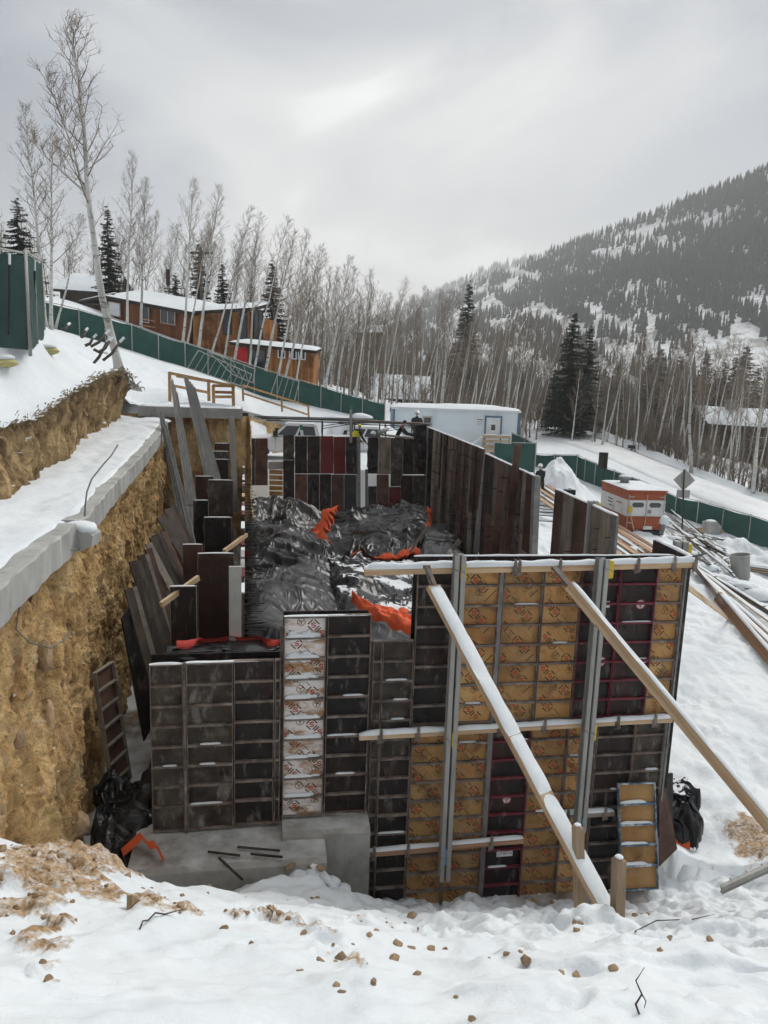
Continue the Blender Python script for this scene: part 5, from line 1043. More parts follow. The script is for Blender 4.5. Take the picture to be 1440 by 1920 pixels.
mb = MB(); mb.beam(P(460, 774, 27.8), P(454, 812, 27.6), 0.25, 0.03, up=(0, 1, 0)); tag(mb.build('loose_board', Br), 'brown board leaning on the earth corner left of the white pickup', 'board')
# ------------------------------------------------------------------ road, mountains
rp = [P(985, 787, 78), P(1050, 815, 66), P(1150, 848, 58), P(1250, 885, 52), P(1350, 920, 48), P(1440, 955, 46), P(1580, 1005, 43)]
rp = [Vector((13.0, 96, -4.0))]+rp
rr = np.array([tuple(p) for p in rp]); dd = np.r_[0, np.cumsum(np.linalg.norm(np.diff(rr, axis=0), axis=1))]; tq = np.linspace(0, dd[-1], 160)
RC = np.stack([np.interp(tq, dd, rr[:, k]) for k in range(3)], -1)
for _ in range(12): RC[1:-1] = (RC[:-2]+2*RC[1:-1]+RC[2:])/4
tg = np.gradient(RC[:, :2], axis=0); tg /= np.linalg.norm(tg, axis=1)[:, None]; nr = np.stack([-tg[:, 1], tg[:, 0]], -1)
wv = np.linspace(-2.9, 2.9, 25)
RX = RC[None, :, 0]+nr[None, :, 0]*wv[:, None]; RY = RC[None, :, 1]+nr[None, :, 1]*wv[:, None]
RZ_ = Hall(RX, RY)+0.10 + 0.05 - 0.35*(np.abs(wv[:, None])/2.9)**14 + 0.03*fbm(RX*0.7, RY*0.7, 0, 3, 81) - 0.05*np.exp(-((np.abs(wv[:, None])-0.9)/0.35)**2)
m_road = mat('packed_snow_road', [(0.3, (0.62, 0.64, 0.65)), (0.7, (0.76, 0.78, 0.79))], 0.6, rough=0.65, bump=0.3, bscale=5, rnd=False, layers=[dict(color=(0.5, 0.5, 0.48), scale=1.5, lo=0.55, hi=0.75, amt=0.5)])
tag(link('road', gridmesh('road', RX, RY, RZ_, m_road)), 'snow-packed road climbing past the site', kind='structure')
# ploughed bank beyond the road
wv2 = np.linspace(2.8, 5.2, 14); BX2 = RC[None, :, 0]+nr[None, :, 0]*wv2[:, None]; BY2 = RC[None, :, 1]+nr[None, :, 1]*wv2[:, None]
BZ2 = Hall(BX2, BY2)+0.06+0.55*np.exp(-((wv2[:, None]-3.9)/0.7)**2)*(1+0.4*fbm(BX2*0.8, BY2*0.8, 0, 4, 83))
tag(link('plough_bank', gridmesh('plough_bank', BX2, BY2, BZ2, m_snow)), 'bank of ploughed snow along the road', kind='structure')

m_mtn = mat('mountain_snow', [(0.3, (0.30, 0.29, 0.28)), (0.40, (0.50, 0.50, 0.50)), (0.5, (0.76, 0.78, 0.79)), (0.8, (0.84, 0.86, 0.87))], 0.012, rough=0.85, bump=0.6, bscale=0.06, rnd=False, bdist=3.0, detail=8,
            layers=[dict(color=(0.16, 0.145, 0.13), scale=0.035, lo=0.54, hi=0.66, amt=0.7), dict(color=(0.15, 0.135, 0.125), scale=0.22, lo=0.54, hi=0.64, amt=0.7)])
m_conifer_far = mat('far_conifers', [(0.3, (0.012, 0.017, 0.016)), (0.7, (0.036, 0.046, 0.042))], 0.02, rough=0.9, rnd=False)
def mountain(name, label, knots, Y0, nu, nv, seed, z0=-12, amp=9, ntree=0, hmin=9, hmax=17, lim=None):
    az = np.array([k[0] for k in knots]); te = np.array([k[1] for k in knots]); Yr = np.array([k[2] for k in knots])
    A = np.linspace(az[0], az[-1], nu)[None, :]; T = np.linspace(0, 1.25, nv)[:, None]
    def surf(A, T):
        yr = np.interp(A, az, Yr); tz = np.interp(A, az, te); yb = Y0*np.ones_like(A)
        Y = yb+(yr-yb)*T; X = A*Y; zr = tz*yr
        Z = z0+(zr-z0)*np.where(T <= 1, 0.25*T+0.75*T**1.5, 1-1.6*(T-1))
        e = np.clip(T*2, 0, 1)*np.where(T > 0.9, np.clip((1.05-T)/0.15, 0.25, 1), 1)
        Z = Z + e*(amp*fbm(X/120, Y/160, 0, 5, seed) + amp*0.4*(ridged(X/70+Y/200, Y/400, 0, 3, seed+4)-0.4))
        return X, Y, Z
    X, Y, Z = surf(A, T); tag(link(name, gridmesh(name, X, Y, Z, m_mtn)), label, kind='structure')
    if ntree:
        a = nrng.uniform(lim[0], lim[1], ntree*3); t = nrng.uniform(0.02, 1.03, ntree*3)**0.8
        x, y, z = surf(a, t)
        dens = 0.58 + 0.85*fbm(x/50, y/170, z/40, 4, seed+60) + 0.95*fbm(x/11, y/110, 0, 3, seed+66) + 0.3*(t-0.5) - 0.25*np.exp(-((t-0.22)/0.14)**2)*(a > 0.15)
        ok = dens > nrng.uniform(0.15, 1.0, len(a)); x, y, z = x[ok][:ntree], y[ok][:ntree], z[ok][:ntree]; n = len(x)
        h = nrng.uniform(hmin, hmax, n)*np.where(nrng.random(n) < 0.12, 1.35, 1); w = h*nrng.uniform(0.13, 0.21, n); k = 5
        th = np.linspace(0, 2*np.pi, k, endpoint=False)[None, :]+nrng.uniform(0, 6, n)[:, None]
        V = []; Fc = []
        tiers = ((0.02, 1.0, 0.45), (0.28, 0.78, 0.72), (0.55, 0.5, 1.0))
        for ti, (b0, rw, tp) in enumerate(tiers):
            jit = nrng.uniform(0.7, 1.3, (n, k))
            ring = np.stack([x[:, None]+np.cos(th)*w[:, None]*rw*jit, y[:, None]+np.sin(th)*w[:, None]*rw*jit, (z+b0*h)[:, None]-0.05*h[:, None]*jit], -1)
            apex = np.stack([x+nrng.normal(0, 0.2, n), y, z+tp*h], -1)[:, None, :]
            V.append(np.concatenate([ring, apex], 1))
        V = np.concatenate(V, 1).reshape(-1, 3); per = 3*(k+1)
        f1 = np.array([[q*(k+1)+j, q*(k+1)+(j+1) % k, q*(k+1)+k] for q in range(3) for j in range(k)])
        Fa = (f1[None]+(np.arange(n)*per)[:, None, None]).reshape(-1, 3)
        o = link('mountain_forest', fastmesh('mountain_forest', V, Fa, m_conifer_far)); tag(o, 'dark conifer forest covering the '+('far hazy ridge' if hmin > 11 else 'mountainside'), 'forest', kind='stuff')
def te_(px, py): r = ray(px, py); return r.x/r.y, r.z/r.y
kn = []
for px, py, Y in ((700, 610, 1500), (780, 566, 1400), (830, 545, 1300), (900, 515, 1150), (1000, 478, 1000), (1100, 434, 920), (1200, 399, 850), (1300, 364, 780), (1440, 309, 700), (1700, 230, 640), (2100, 150, 620)):
    a, t = te_(px, py+9); kn.append((a, t, Y))
mountain('mountain', 'forested snowy mountainside on the right', kn, 260, 260, 150, 700, ntree=12500, hmin=5, hmax=10.5, lim=(-0.02, 0.66))
kn2 = []
for px, py, Y in ((560, 640, 2600), (700, 590, 2500), (780, 560, 2400), (850, 528, 2300), (910, 500, 2200), (1000, 480, 2200), (1200, 470, 2200)):
    a, t = te_(px, py+6); kn2.append((a, t, Y))
mountain('far_ridge', 'farther hazy ridge', kn2, 1600, 120, 60, 760, z0=20, amp=10, ntree=3500, hmin=14, hmax=22, lim=(-0.1, 0.2))

# ------------------------------------------------------------------ trees
m_aspen = mat('aspen_bark', [(0.35, (0.42, 0.42, 0.39)), (0.65, (0.62, 0.62, 0.58))], 1.2, rough=0.9, stretch=(1, 1, 0.5), vary=0.12,
    layers=[dict(color=(0.05, 0.045, 0.04), scale=3.0, lo=0.57, hi=0.64, amt=0.9, stretch=(0.5, 0.5, 2.6)), dict(color=(0.27, 0.25, 0.21), scale=0.6, lo=0.5, hi=0.7, amt=0.5)])
m_twig = mat('aspen_twigs', [(0.3, (0.15, 0.12, 0.092)), (0.7, (0.26, 0.215, 0.17))], 0.5, rough=0.9, vary=0.2)
m_bark_dark = mat('dark_bark', [(0.3, (0.05, 0.04, 0.032)), (0.7, (0.11, 0.09, 0.075))], 3, rough=0.95)
m_brush = mat('brush_twigs', [(0.3, (0.10, 0.08, 0.062)), (0.7, (0.235, 0.192, 0.152))], 0.15, rough=0.95, rnd=False)
def aspen_meshes(seed, H=12.0, trunk=None, nb=34, spread=0.30, start=0.32, r0=0.115, twigs=4):
    r_ = random.Random(seed); tr = MB(); cw = MB()
    if trunk is None:
        px = py = 0.0; trunk = []; cx, cy = r_.uniform(-0.2, 0.2), r_.uniform(-0.15, 0.15)
        for i in range(15):
            t = i/14; trunk.append(Vector((px+cx*math.sin(t*3.0+seed), py+cy*math.sin(t*2.2), H*t))); px += r_.uniform(-0.05, 0.05); py += r_.uniform(-0.05, 0.05)
    n = len(trunk); rad = [max(0.016, r0*(1-0.88*(i/(n-1))**0.9)) for i in range(n)]; rad[0] *= 1.25
    tr.tube(trunk, rad, 8)
    L_ = (trunk[-1]-trunk[0]).length
    def at(t):
        k = min(n-2, int(t*(n-1))); f = t*(n-1)-k; return trunk[k].lerp(trunk[k+1], f), rad[k]*(1-f)+rad[k+1]*f
    for b in range(nb):
        t = start+(0.985-start)*(b/(nb-1))**0.85; p, rr_ = at(t); az = b*2.4+r_.uniform(-0.5, 0.5)
        Lb = (spread*L_*(1-t)**0.75+0.25)*r_.uniform(0.6, 1.15)
        if t < start+0.12 and r_.random() < 0.4: Lb *= 0.45
        el = R(r_.uniform(18, 42)+22*t); d = Vector((math.cos(az)*math.cos(el), math.sin(az)*math.cos(el), math.sin(el))); q = p.copy(); pts = [q.copy()]; m = 6
        for i in range(m):
            d = (d+Vector((r_.uniform(-0.15, 0.15), r_.uniform(-0.15, 0.15), r_.uniform(0.02, 0.2)))).normalized(); q = q+d*Lb/m; pts.append(q.copy())
        rb = min(rr_*0.5, 0.012+0.02*Lb/3); cw.tube(pts, [max(0.006, rb*(1-0.75*i/m)) for i in range(m+1)], 4, cap=False)
        ns = max(2, int(3+Lb*1.8))
        for s in range(ns):
            f = 0.2+0.8*(s+r_.random())/ns; k = min(m-1, int(f*m)); p2 = pts[k].lerp(pts[k+1], f*m-k); dd_ = (pts[k+1]-pts[k]).normalized()
            ax = Vector((r_.uniform(-1, 1), r_.uniform(-1, 1), r_.uniform(-0.3, 0.9))).normalized(); d2 = (dd_*0.7+ax*0.8+Vector((0, 0, 0.15))).normalized(); l2 = Lb*r_.uniform(0.16, 0.38)+0.12
            mid = p2+d2*l2*0.5; d3 = (d2+Vector((r_.uniform(-0.3, 0.3), r_.uniform(-0.3, 0.3), 0.25))).normalized(); end = mid+d3*l2*0.5
            cw.tube([p2, mid, end], [0.008, 0.006, 0.004], 3, cap=False)
            for w in range(twigs):
                f2 = r_.uniform(0.3, 1.0); p3 = p2.lerp(mid, f2*2) if f2 < 0.5 else mid.lerp(end, f2*2-1); d4 = (d3*0.5+Vector((r_.uniform(-1, 1), r_.uniform(-1, 1), r_.uniform(-0.2, 1)))).normalized()
                cw.tube([p3, p3+d4*r_.uniform(0.15, 0.42)], [0.006, 0.0035], 3, cap=False)
    return tr.mesh('trunk', m_aspen, True), cw.mesh('crown', m_twig)
ASP = [aspen_meshes(900+i, nb=(34, 30, 38, 26, 30, 24)[i], spread=(0.26, 0.3, 0.24, 0.32, 0.22, 0.28)[i], start=(0.3, 0.42, 0.35, 0.5, 0.45, 0.55)[i], r0=(0.12, 0.105, 0.13, 0.1, 0.09, 0.1)[i]) for i in range(6)]
def gz(x, y): return float(Hall(np.array([x]), np.array([y]))[0])
def place_aspen(base, top, var, label, group, rz=None, thick=1.0):
    base, top = Vector(base), Vector(top); v = top-base; h = v.length
    t = empty('aspen_tree', base); tag(t, label, 'tree', group); q = Vector((0, 0, 1)).rotation_difference(v.normalized())
    rot = q.to_matrix().to_4x4() @ Matrix.Rotation(rng.uniform(0, 6.28) if rz is None else rz, 4, 'Z'); s = h/12.0; sx = (0.55*s+0.45)*thick
    t.matrix_world = Matrix.Translation(base-v.normalized()*0.2) @ rot @ Matrix.Diagonal((sx, sx, s, 1))
    link('trunk', ASP[var][0], t); link('crown', ASP[var][1], t); return t
# the big leaning aspen in front of the fence
trk = [P(x, y, 24) for x, y in ((225, 700), (218, 668), (205, 615), (192, 560), (184, 510), (177, 455), (169, 400), (163, 340), (160, 285), (157, 230), (150, 175), (142, 120), (137, 85), (140, 58))]
b0 = trk[0].copy(); tm, cm = aspen_meshes(77, trunk=[p-b0 for p in trk], nb=30, spread=0.26, start=0.42, r0=0.14, twigs=4)
t = empty('aspen_tree', b0); tag(t, 'tall bare aspen leaning left in front of the long green fence', 'tree'); link('trunk', tm, t); link('crown', cm, t)
# second stem
trk = [P(x, y, 24) for x, y in ((167, 375), (150, 335), (140, 290), (122, 240), (105, 190), (80, 140))]; 
tm, cm = aspen_meshes(78, trunk=[p-b0 for p in trk], nb=18, spread=0.34, start=0.25, r0=0.05); link('limb', tm, t); link('limb_twigs', cm, t)
trk = [P(x, y, 24) for x, y in ((166, 365), (145, 348), (110, 315), (80, 290), (60, 262))]; tm, cm = aspen_meshes(79, trunk=[p-b0 for p in trk], nb=12, spread=0.34, start=0.3, r0=0.045); link('limb', tm, t); link('limb_twigs', cm, t)
NAMED = [((84, 575), (48, 195), 38, 2, 'bare aspen with a black-flecked trunk at the end of the near fence'), ((97, 580), (100, 235), 39, 0, 'second bare aspen crowded behind the near fence corner'),
 ((108, 575), (152, 398), 40, 3, 'thin dark-limbed aspen leaning right beside the fence corner'), ((238, 612), (250, 285), 52, 1, 'tall aspen standing before the left part of the cabin'), ((268, 612), (272, 330), 53, 0, 'bushy aspen before the cabin, just right of the tall one'),
 ((343, 645), (362, 335), 52, 1, 'aspen pair-stem, left one, before the middle of the cabin'), ((350, 640), (392, 400), 53, 4, 'slimmer aspen leaning right beside the cabin middle'), ((372, 655), (410, 345), 52, 2, 'leaning aspen before the cabin with a dense fine crown'),
 ((398, 660), (470, 385), 52, 4, 'slender aspen leaning strongly right before the cabin end'), ((420, 668), (455, 430), 53, 3, 'short slim aspen between two leaning ones at the cabin end'), ((440, 672), (492, 398), 52, 0, 'aspen leaning right in front of the red door'),
 ((468, 682), (478, 440), 53, 1, 'upright aspen beside the grey garage window'), ((476, 684), (545, 408), 52, 5, 'aspen rising beside the cabin annex with a wide top'), ((500, 690), (552, 430), 53, 2, 'aspen before the annex wall left of the small windows'),
 ((520, 702), (578, 430), 51, 1, 'aspen before the small annex windows'), ((536, 706), (600, 455), 52, 0, 'aspen right of the small annex windows'), ((552, 712), (612, 470), 52, 4, 'thin aspen at the corner of the annex'),
 ((605, 725), (660, 480), 53, 2, 'aspen just past the annex with a broad crown'), ((630, 738), (668, 500), 54, 5, 'pale aspen behind the lower end of the long fence'), ((665, 745), (700, 505), 53, 1, 'aspen over the lower end of the long fence'), ((715, 752), (762, 520), 55, 0, 'aspen just left of the office trailer')]
for (bx_, by_), (tx, ty), Y, v, lb in NAMED:
    b = P(bx_, by_, Y); b.z = min(b.z, gz(b.x, b.y)+0.2); place_aspen(b, P(tx, ty, Y+0.5), v, lb, 'aspens along the fence')
r_ = random.Random(5)
for i in range(30):                                # thin stems behind and beside the cabin
    px = 190+440*(i+r_.random())/30; Y = r_.uniform(62, 74); x = P(px, 640, Y).x; z = gz(x, Y); ty = 400+(px-190)*0.22+r_.uniform(-20, 60); tp = P(px+r_.uniform(5, 40), ty, Y)
    place_aspen((x, Y, z), tp, r_.choice((0, 1, 2, 4)), 'thin bare aspen standing behind the cabin', 'aspens behind the cabin', thick=0.9)
for i in range(62):                                # grove in the middle
    px = 600+410*(i+r_.random())/62; Y = r_.uniform(56, 84); x = P(px, 740, Y).x; z = gz(x, Y)
    ty = 500+(px-600)*0.20+r_.uniform(-10, 70)+(Y-56)*1.0; tp = P(px+r_.uniform(5, 55), ty, Y)
    place_aspen((x, Y, z), tp, r_.choice((1, 3, 4, 5, 5, 3)), 'slender bare aspen in the thick grove behind the office trailer', 'aspen grove behind the trailer', thick=0.85)
place_aspen((P(828, 760, 60).x, 60, gz(P(828, 760, 60).x, 60)), P(850, 545, 60), 2, 'stout white aspen rising above the office trailer roof', 'aspens behind the trailer', thick=1.5)
for (bx_, tx, ty, Y) in ((902+70, 1010, 575, 66), (930+20, 990, 610, 64)): 
    x = P(bx_, 770, Y).x; place_aspen((x, Y, gz(x, Y)), P(tx, ty, Y), 3, ('pale aspen right behind the trailer door end' if ty < 600 else 'forked aspen behind the trailer end'), 'aspens behind the trailer', thick=1.1)
for i in range(58):                                # grove beyond the road
    px = 1030+420*(i+r_.random())/58; Y = r_.uniform(60, 92) if px < 1250 else r_.uniform(55, 80); x = P(px, 800, Y).x; z = gz(x, Y)
    ty = 620+r_.uniform(-15, 75)+(px-1030)*0.06; tp = P(px+r_.uniform(-10, 45), ty, Y)
    place_aspen((x, Y, z), tp, r_.choice((0, 1, 3, 4, 5, 5)), 'bare aspen in the grove beyond the snowy road', 'aspen grove beyond the road', thick=0.95)
HER = [((1290, 880), (1300, 612), 54, 3, 1.5, 'stout forked white aspen standing behind the diamond sign'), ((1305, 880), (1345, 640), 55, 1, 1.0, 'thin aspen beside the stout one behind the diamond sign'), ((1410, 945), (1440, 640), 50, 2, 1.3, 'thick white aspen at the right edge of the picture'),
       ((1190, 850), (1200, 625), 60, 5, 1.15, 'white aspen above the small roadside box'), ((1232, 855), (1275, 640), 60, 0, 1.2, 'broad white aspen between the roadside box and the diamond sign'), ((1365, 905), (1385, 700), 52, 3, 0.8, 'slim aspen in front of the dark snow-roofed house')]
for (bx_, by_), (tx, ty), Y, v, th, lb in HER:
    b = P(bx_, by_, Y); b.z = gz(b.x, b.y); place_aspen(b, P(tx, ty, Y), v, lb, 'roadside aspens', thick=th)

m_needle = mat('spruce_needles', [(0.3, (0.012, 0.018, 0.012)), (0.6, (0.026, 0.036, 0.024)), (0.8, (0.045, 0.055, 0.036))], 1.2, rough=0.85, vary=0.2, snow=dict(lo=1.35, hi=1.5, amt=0.6, scale=0.6))
def spruce_meshes(seed, H=12.0, W_=2.2, lv=30, ragged=0.25, bare=0.06):
    r_ = random.Random(seed); cw = MB(); tr = MB(); tr.tube([(0, 0, 0), (0.03, 0, H*0.5), (0, 0, H*0.98)], [0.17, 0.1, 0.015], 7)
    for l in range(lv):
        t = bare+(0.985-bare)*l/(lv-1); z = H*t; Lb0 = W_*((1-t)**0.85)*(0.55+0.45*min(1, (t+0.05)*6))+0.12
        for k in range(max(5, int(11*(1-t)+4))):
            Lb = Lb0*r_.uniform(1-ragged*1.6, 1+ragged*0.5); az = r_.uniform(0, 6.283); o = Vector((math.cos(az), math.sin(az), 0)); s = Vector((-o.y, o.x, 0)); droop = r_.uniform(0.1, 0.32)+0.15*(1-t); m = max(3, int(Lb*3.5))
            zz = z+r_.uniform(-0.3, 0.3)
            pts = [Vector((0, 0, zz))+o*(Lb*i/m)+Vector((0, 0, -droop*Lb*(i/m)**1.2+0.18*Lb*(i/m)**3)) for i in range(m+1)]
            for i in range(m):
                p, q = pts[i], pts[i+1]; wd = (0.16+0.34*Lb*0.35)*(1-0.55*i/m)*r_.uniform(0.7, 1.2)
                for sg in (-1, 1):
                    e = q+s*(sg*wd)+o*0.12+Vector((0, 0, -r_.uniform(0.05, 0.22))); cw.add([p, q, e, p+s*(sg*wd*0.35)+Vector((0, 0, -0.05))], [(0, 1, 2, 3)])
                if r_.random() < 0.7: cw.add([p, q, q+Vector((0, 0, -r_.uniform(0.12, 0.3)))+s*r_.uniform(-0.08, 0.08)], [(0, 1, 2)])
            cw.add([pts[-1]+s*0.06, pts[-1]-s*0.06, pts[-1]+o*0.22+Vector((0, 0, 0.04))], [(0, 1, 2)])
    return tr.mesh('trunk', m_bark_dark, True), cw.mesh('crown', m_needle)
SPR = [spruce_meshes(31, W_=2.3, lv=46), spruce_meshes(32, W_=1.8, ragged=0.4, lv=42), spruce_meshes(33, W_=2.8, lv=54, ragged=0.3), spruce_meshes(34, W_=3.4, ragged=0.5, lv=40, bare=0.15)]
def place_spruce(px, pyb, ptx, pyt, Y, v, label, group=None, wide=1.0):
    b = P(px, pyb, Y); b.z = min(b.z, gz(b.x, b.y)+0.3); tp = P(ptx, pyt, Y); s = (tp.z-b.z)/12.0
    t = empty('spruce_tree', b); tag(t, label, 'tree', group); t.scale = (s*wide, s*wide, s); t.rotation_euler = (0, 0, rng.uniform(0, 6.28)); link('trunk', SPR[v][0], t); link('crown', SPR[v][1], t)
place_spruce(40, 560, 38, 372, 44, 3, 'dark broad pine rising behind the near green fence', wide=1.15)
place_spruce(207, 600, 205, 388, 62, 1, 'narrow ragged spruce behind the cabin left of the tall aspen', wide=1.15)
place_spruce(374, 640, 372, 452, 66, 1, 'spruce behind the cabin roof near the utility pole', wide=1.2)
place_spruce(330, 640, 320, 512, 64, 3, 'low spreading conifer behind the cabin roof', wide=1.5)
place_spruce(418, 640, 418, 492, 66, 0, 'smaller spruce behind the right part of the cabin roof')
place_spruce(510, 660, 511, 490, 64, 0, 'dense spruce above the cabin annex', wide=1.1)
place_spruce(470, 660, 476, 528, 68, 1, 'small spruce peeping above the cabin end')
place_spruce(868, 760, 870, 528, 92, 0, 'dark spruce standing alone above the middle grove', wide=0.9)
place_spruce(1062, 800, 1068, 585, 64, 2, 'largest dark spruce at the bend of the snowy road', wide=1.0)
place_spruce(1092, 800, 1096, 612, 66, 0, 'dark spruce close on the right of the largest one', wide=1.1)
place_spruce(1035, 795, 1040, 690, 68, 0, 'short spruce on the left skirt of the largest one', wide=1.3)
for i in range(16):
    px = 1125+20*i+r_.uniform(-8, 8); place_spruce(px, 830, px, 655+r_.uniform(-10, 60), r_.uniform(86, 105), r_.choice((0, 1, 2)), 'dark spruce deep in the wood beyond the snowy road', 'spruces behind the roadside aspens', wide=1.2)
for i in range(9):
    px = 640+42*i+r_.uniform(-8, 8); place_spruce(px, 760, px, 640+r_.uniform(-20, 40), r_.uniform(100, 120), r_.choice((0, 1)), 'dark spruce deep in the wood behind the trailer grove', 'spruces behind the trailer grove', wide=1.2)
# woodland behind, one brown mass
def wood_mass(name, label, n, region, seed, m, hr=(7, 11), nb=16):
    q = np.random.default_rng(seed); V = []; F_ = []; k = 0
    for i in range(n):
        x, y, z = region(q); h = q.uniform(*hr); ln = q.normal(0, 0.06, 2); segs = [((x, y, z), (x+ln[0]*h, y+ln[1]*h, z+h), 0.07)]
        for b in range(nb):
            t = q.uniform(0.25, 0.98); a = q.uniform(0, 6.283); L_ = h*0.25*(1.1-t)+0.5; e = q.uniform(0.4, 1.2); p = (x+ln[0]*h*t, y+ln[1]*h*t, z+h*t); s = (p[0]+math.cos(a)*L_*math.cos(e), p[1]+math.sin(a)*L_*math.cos(e), p[2]+L_*math.sin(e)); segs.append((p, s, 0.03))
            for c in range(3):
                f = q.uniform(0.3, 1); pp = tuple(p[j]+(s[j]-p[j])*f for j in range(3)); segs.append((pp, (pp[0]+q.normal(0, 0.35), pp[1]+q.normal(0, 0.35), pp[2]+q.uniform(0.1, 0.6)), 0.016))
        for p, s, w in segs:
            V += [(p[0]-w, p[1]-w*0.6, p[2]), (p[0]+w, p[1]+w*0.6, p[2]), (p[0]+w*0.2, p[1]-w, p[2]), s]
            F_ += [(k, k+1, k+3), (k+1, k+2, k+3), (k+2, k, k+3)]; k += 4
    tag(link(name, fastmesh(name, V, F_, m)), label, 'woodland', kind='stuff')
def reg(a, b, y0, y1):
    def f(q):
        px = q.uniform(a, b); y = y0+(y1-y0)*q.random()**0.8; x = P(px, 760, y).x; return x, y, gz(x, y)
    return f
wood_mass('woodland', 'brown leafless woodland filling the valley behind the groves', 1250, reg(540, 1560, 72, 180), 3, m_brush, hr=(6, 11), nb=20)
wood_mass('woodland', 'brown leafless woodland on the slope behind the cabin', 150, reg(-60, 560, 74, 130), 4, m_brush, hr=(6, 9))
# brush along the far side of the road
def brush_region(q):
    i = int(q.integers(40, 150)); s = 3.6+abs(q.normal(0, 2.2)); x = RC[i, 0]+nr[i, 0]*s; y = RC[i, 1]+nr[i, 1]*s; return x, y, gz(x, y)
wood_mass('thicket', 'tangle of leafless brush along the far side of the road', 420, brush_region, 6, m_brush, hr=(0.8, 2.6), nb=7)
wood_mass('thicket', 'leafless undergrowth among the aspens beyond the road', 420, reg(1010, 1560, 60, 92), 7, m_brush, hr=(1.5, 4.5), nb=10)
wood_mass('thicket', 'leafless undergrowth among the aspens behind the trailer', 300, reg(590, 1010, 58, 92), 8, m_brush, hr=(1.5, 4.5), nb=10)
# ------------------------------------------------------------------ green screened fences
m_green = mat('green_fence_screen', [(0.3, (0.030, 0.078, 0.066)), (0.7, (0.042, 0.104, 0.089))], 1.2, rough=0.85, bump=0.3, bscale=30, stretch=(1, 1, 1), spec=0.15,
    layers=[dict(color=(0.035, 0.13, 0.10), scale=2.2, lo=0.55, hi=0.75, amt=0.5, stretch=(0.3, 0.3, 2))])
m_green_pale = mat('faded_fence_screen', [(0.3, (0.034, 0.066, 0.060)), (0.7, (0.055, 0.098, 0.09))], 1.2, rough=0.85, bump=0.3, bscale=30, spec=0.15, layers=[dict(color=(0.05, 0.11, 0.10), scale=2.2, lo=0.55, hi=0.75, amt=0.5, stretch=(0.3, 0.3, 2))])
def screen(a, b, h, seed, m, parent, inv, n=14, k=8, top_off=0.04):
    t = np.linspace(0, 1, n)[None, :]; v = np.linspace(0, 1, k)[:, None]; d = (b-a); L_ = d.length; nn = Vector((-d.y, d.x, 0)).normalized()
    bul = (0.05*np.sin(t*np.pi)*np.sin(v*np.pi)*(1+fbm(t*3+seed, v*2, 0, 2, seed)) + 0.035*fbm(t*L_*1.2, v*2.5, 0, 3, seed+2))
    sg = 0.05*np.sin(t*np.pi)*(1-v)*(0.6+0.5*math.sin(seed))
    X = a.x+d.x*t+nn.x*bul; Y = a.y+d.y*t+nn.y*bul; Z = a.z+d.z*t-top_off-sg-v*(h-top_off)
    o = link('screen', gridmesh('screen', X, Y+0*v, Z, m), parent); o.matrix_local = inv; return o
def fence(pts, h, label, m=m_green, postr=0.03, rail=True, below=0.5, hs=None):
    W3 = [P(*q) for q in pts]; o0 = W3[0]-Vector((0, 0, h)); t = empty('screened_fence', o0); tag(t, label, 'fence'); inv = Matrix.Translation(-o0)
    for i, p in enumerate(W3):
        mb = MB(); mb.tube([p-Vector((0, 0.03, h+below)), p+Vector((0, -0.03, 0.06))], postr, 6); o = mb.build('post', m_galv, t, True); o.matrix_local = inv
    for i in range(len(W3)-1):
        screen(W3[i], W3[i+1], h, 17+i*3+int(pts[0][0]), m, t, inv)
        if rail:
            mb = MB(); mb.tube([W3[i], W3[i+1]], 0.022, 5); o = mb.build('top_rail', m_galv, t); o.matrix_local = inv
    return t
fence([(79, 563, 40), (148, 580, 40.7), (197, 594, 41.2), (247, 608, 41.7), (297, 627, 42.3), (347, 642, 42.9), (390, 656, 43.5), (433, 671, 44.2), (477, 686, 44.9), (520, 700, 45.6), (560, 712, 46.2), (602, 723, 46.9), (640, 736, 47.4), (680, 746, 47.8), (722, 757, 48.2)], 1.75, 'long green screened fence sloping down from the left past the cabin', m_green)
fence([(-60, 455, 14.0), (48, 475, 14.8)], 1.80, 'nearest green fence panel at the left edge of the picture', m_green_pale, 0.025, below=0.12)
fence([(50, 472, 15.0), (64, 482, 17.0), (79, 489, 19.0)], 1.85, 'short green fence section turning back behind the nearest panel', m_green_pale, 0.025, below=0.12)
for px, y0, y1, Y, lb in ((18, 472, 628, 14.5, 'black and white marker pole against the nearest fence panel'), (65, 484, 615, 16.9, 'black marker pole on the short turning fence section')):
    mb = MB(); mb.tube([P(px-1, y1, Y-0.08), P(px, y0+24, Y-0.08)], 0.022, 6); o = mb.build('marker_pole', m_black); tag(o, lb, 'pole'); mb = MB(); mb.tube([P(px, y0+24, Y-0.08), P(px, y0+4, Y-0.08)], 0.024, 6); mb.build('white_tip', m_white, o)
fence([(1003, 851, 49), (1040, 852, 48.5), (1083, 853, 48), (1098, 860, 47.5), (1117, 868, 47), (1152, 882, 46.2), (1198, 899, 45.2), (1240, 917, 44.2), (1268, 931, 43.6), (1310, 939, 42.7), (1357, 952, 41.7), (1408, 966, 40.7), (1470, 985, 39.4)], 1.8, 'long green screened fence between the site and the snowy road')
fence([(927, 829, 44.5), (1005, 831, 44.5)], 1.75, 'green fence panel standing in front of the office trailer steps')
fence([(960, 811, 50), (984, 821, 47.5), (1006, 831, 44.8)], 1.7, 'short green fence section receding beside the trailer end')
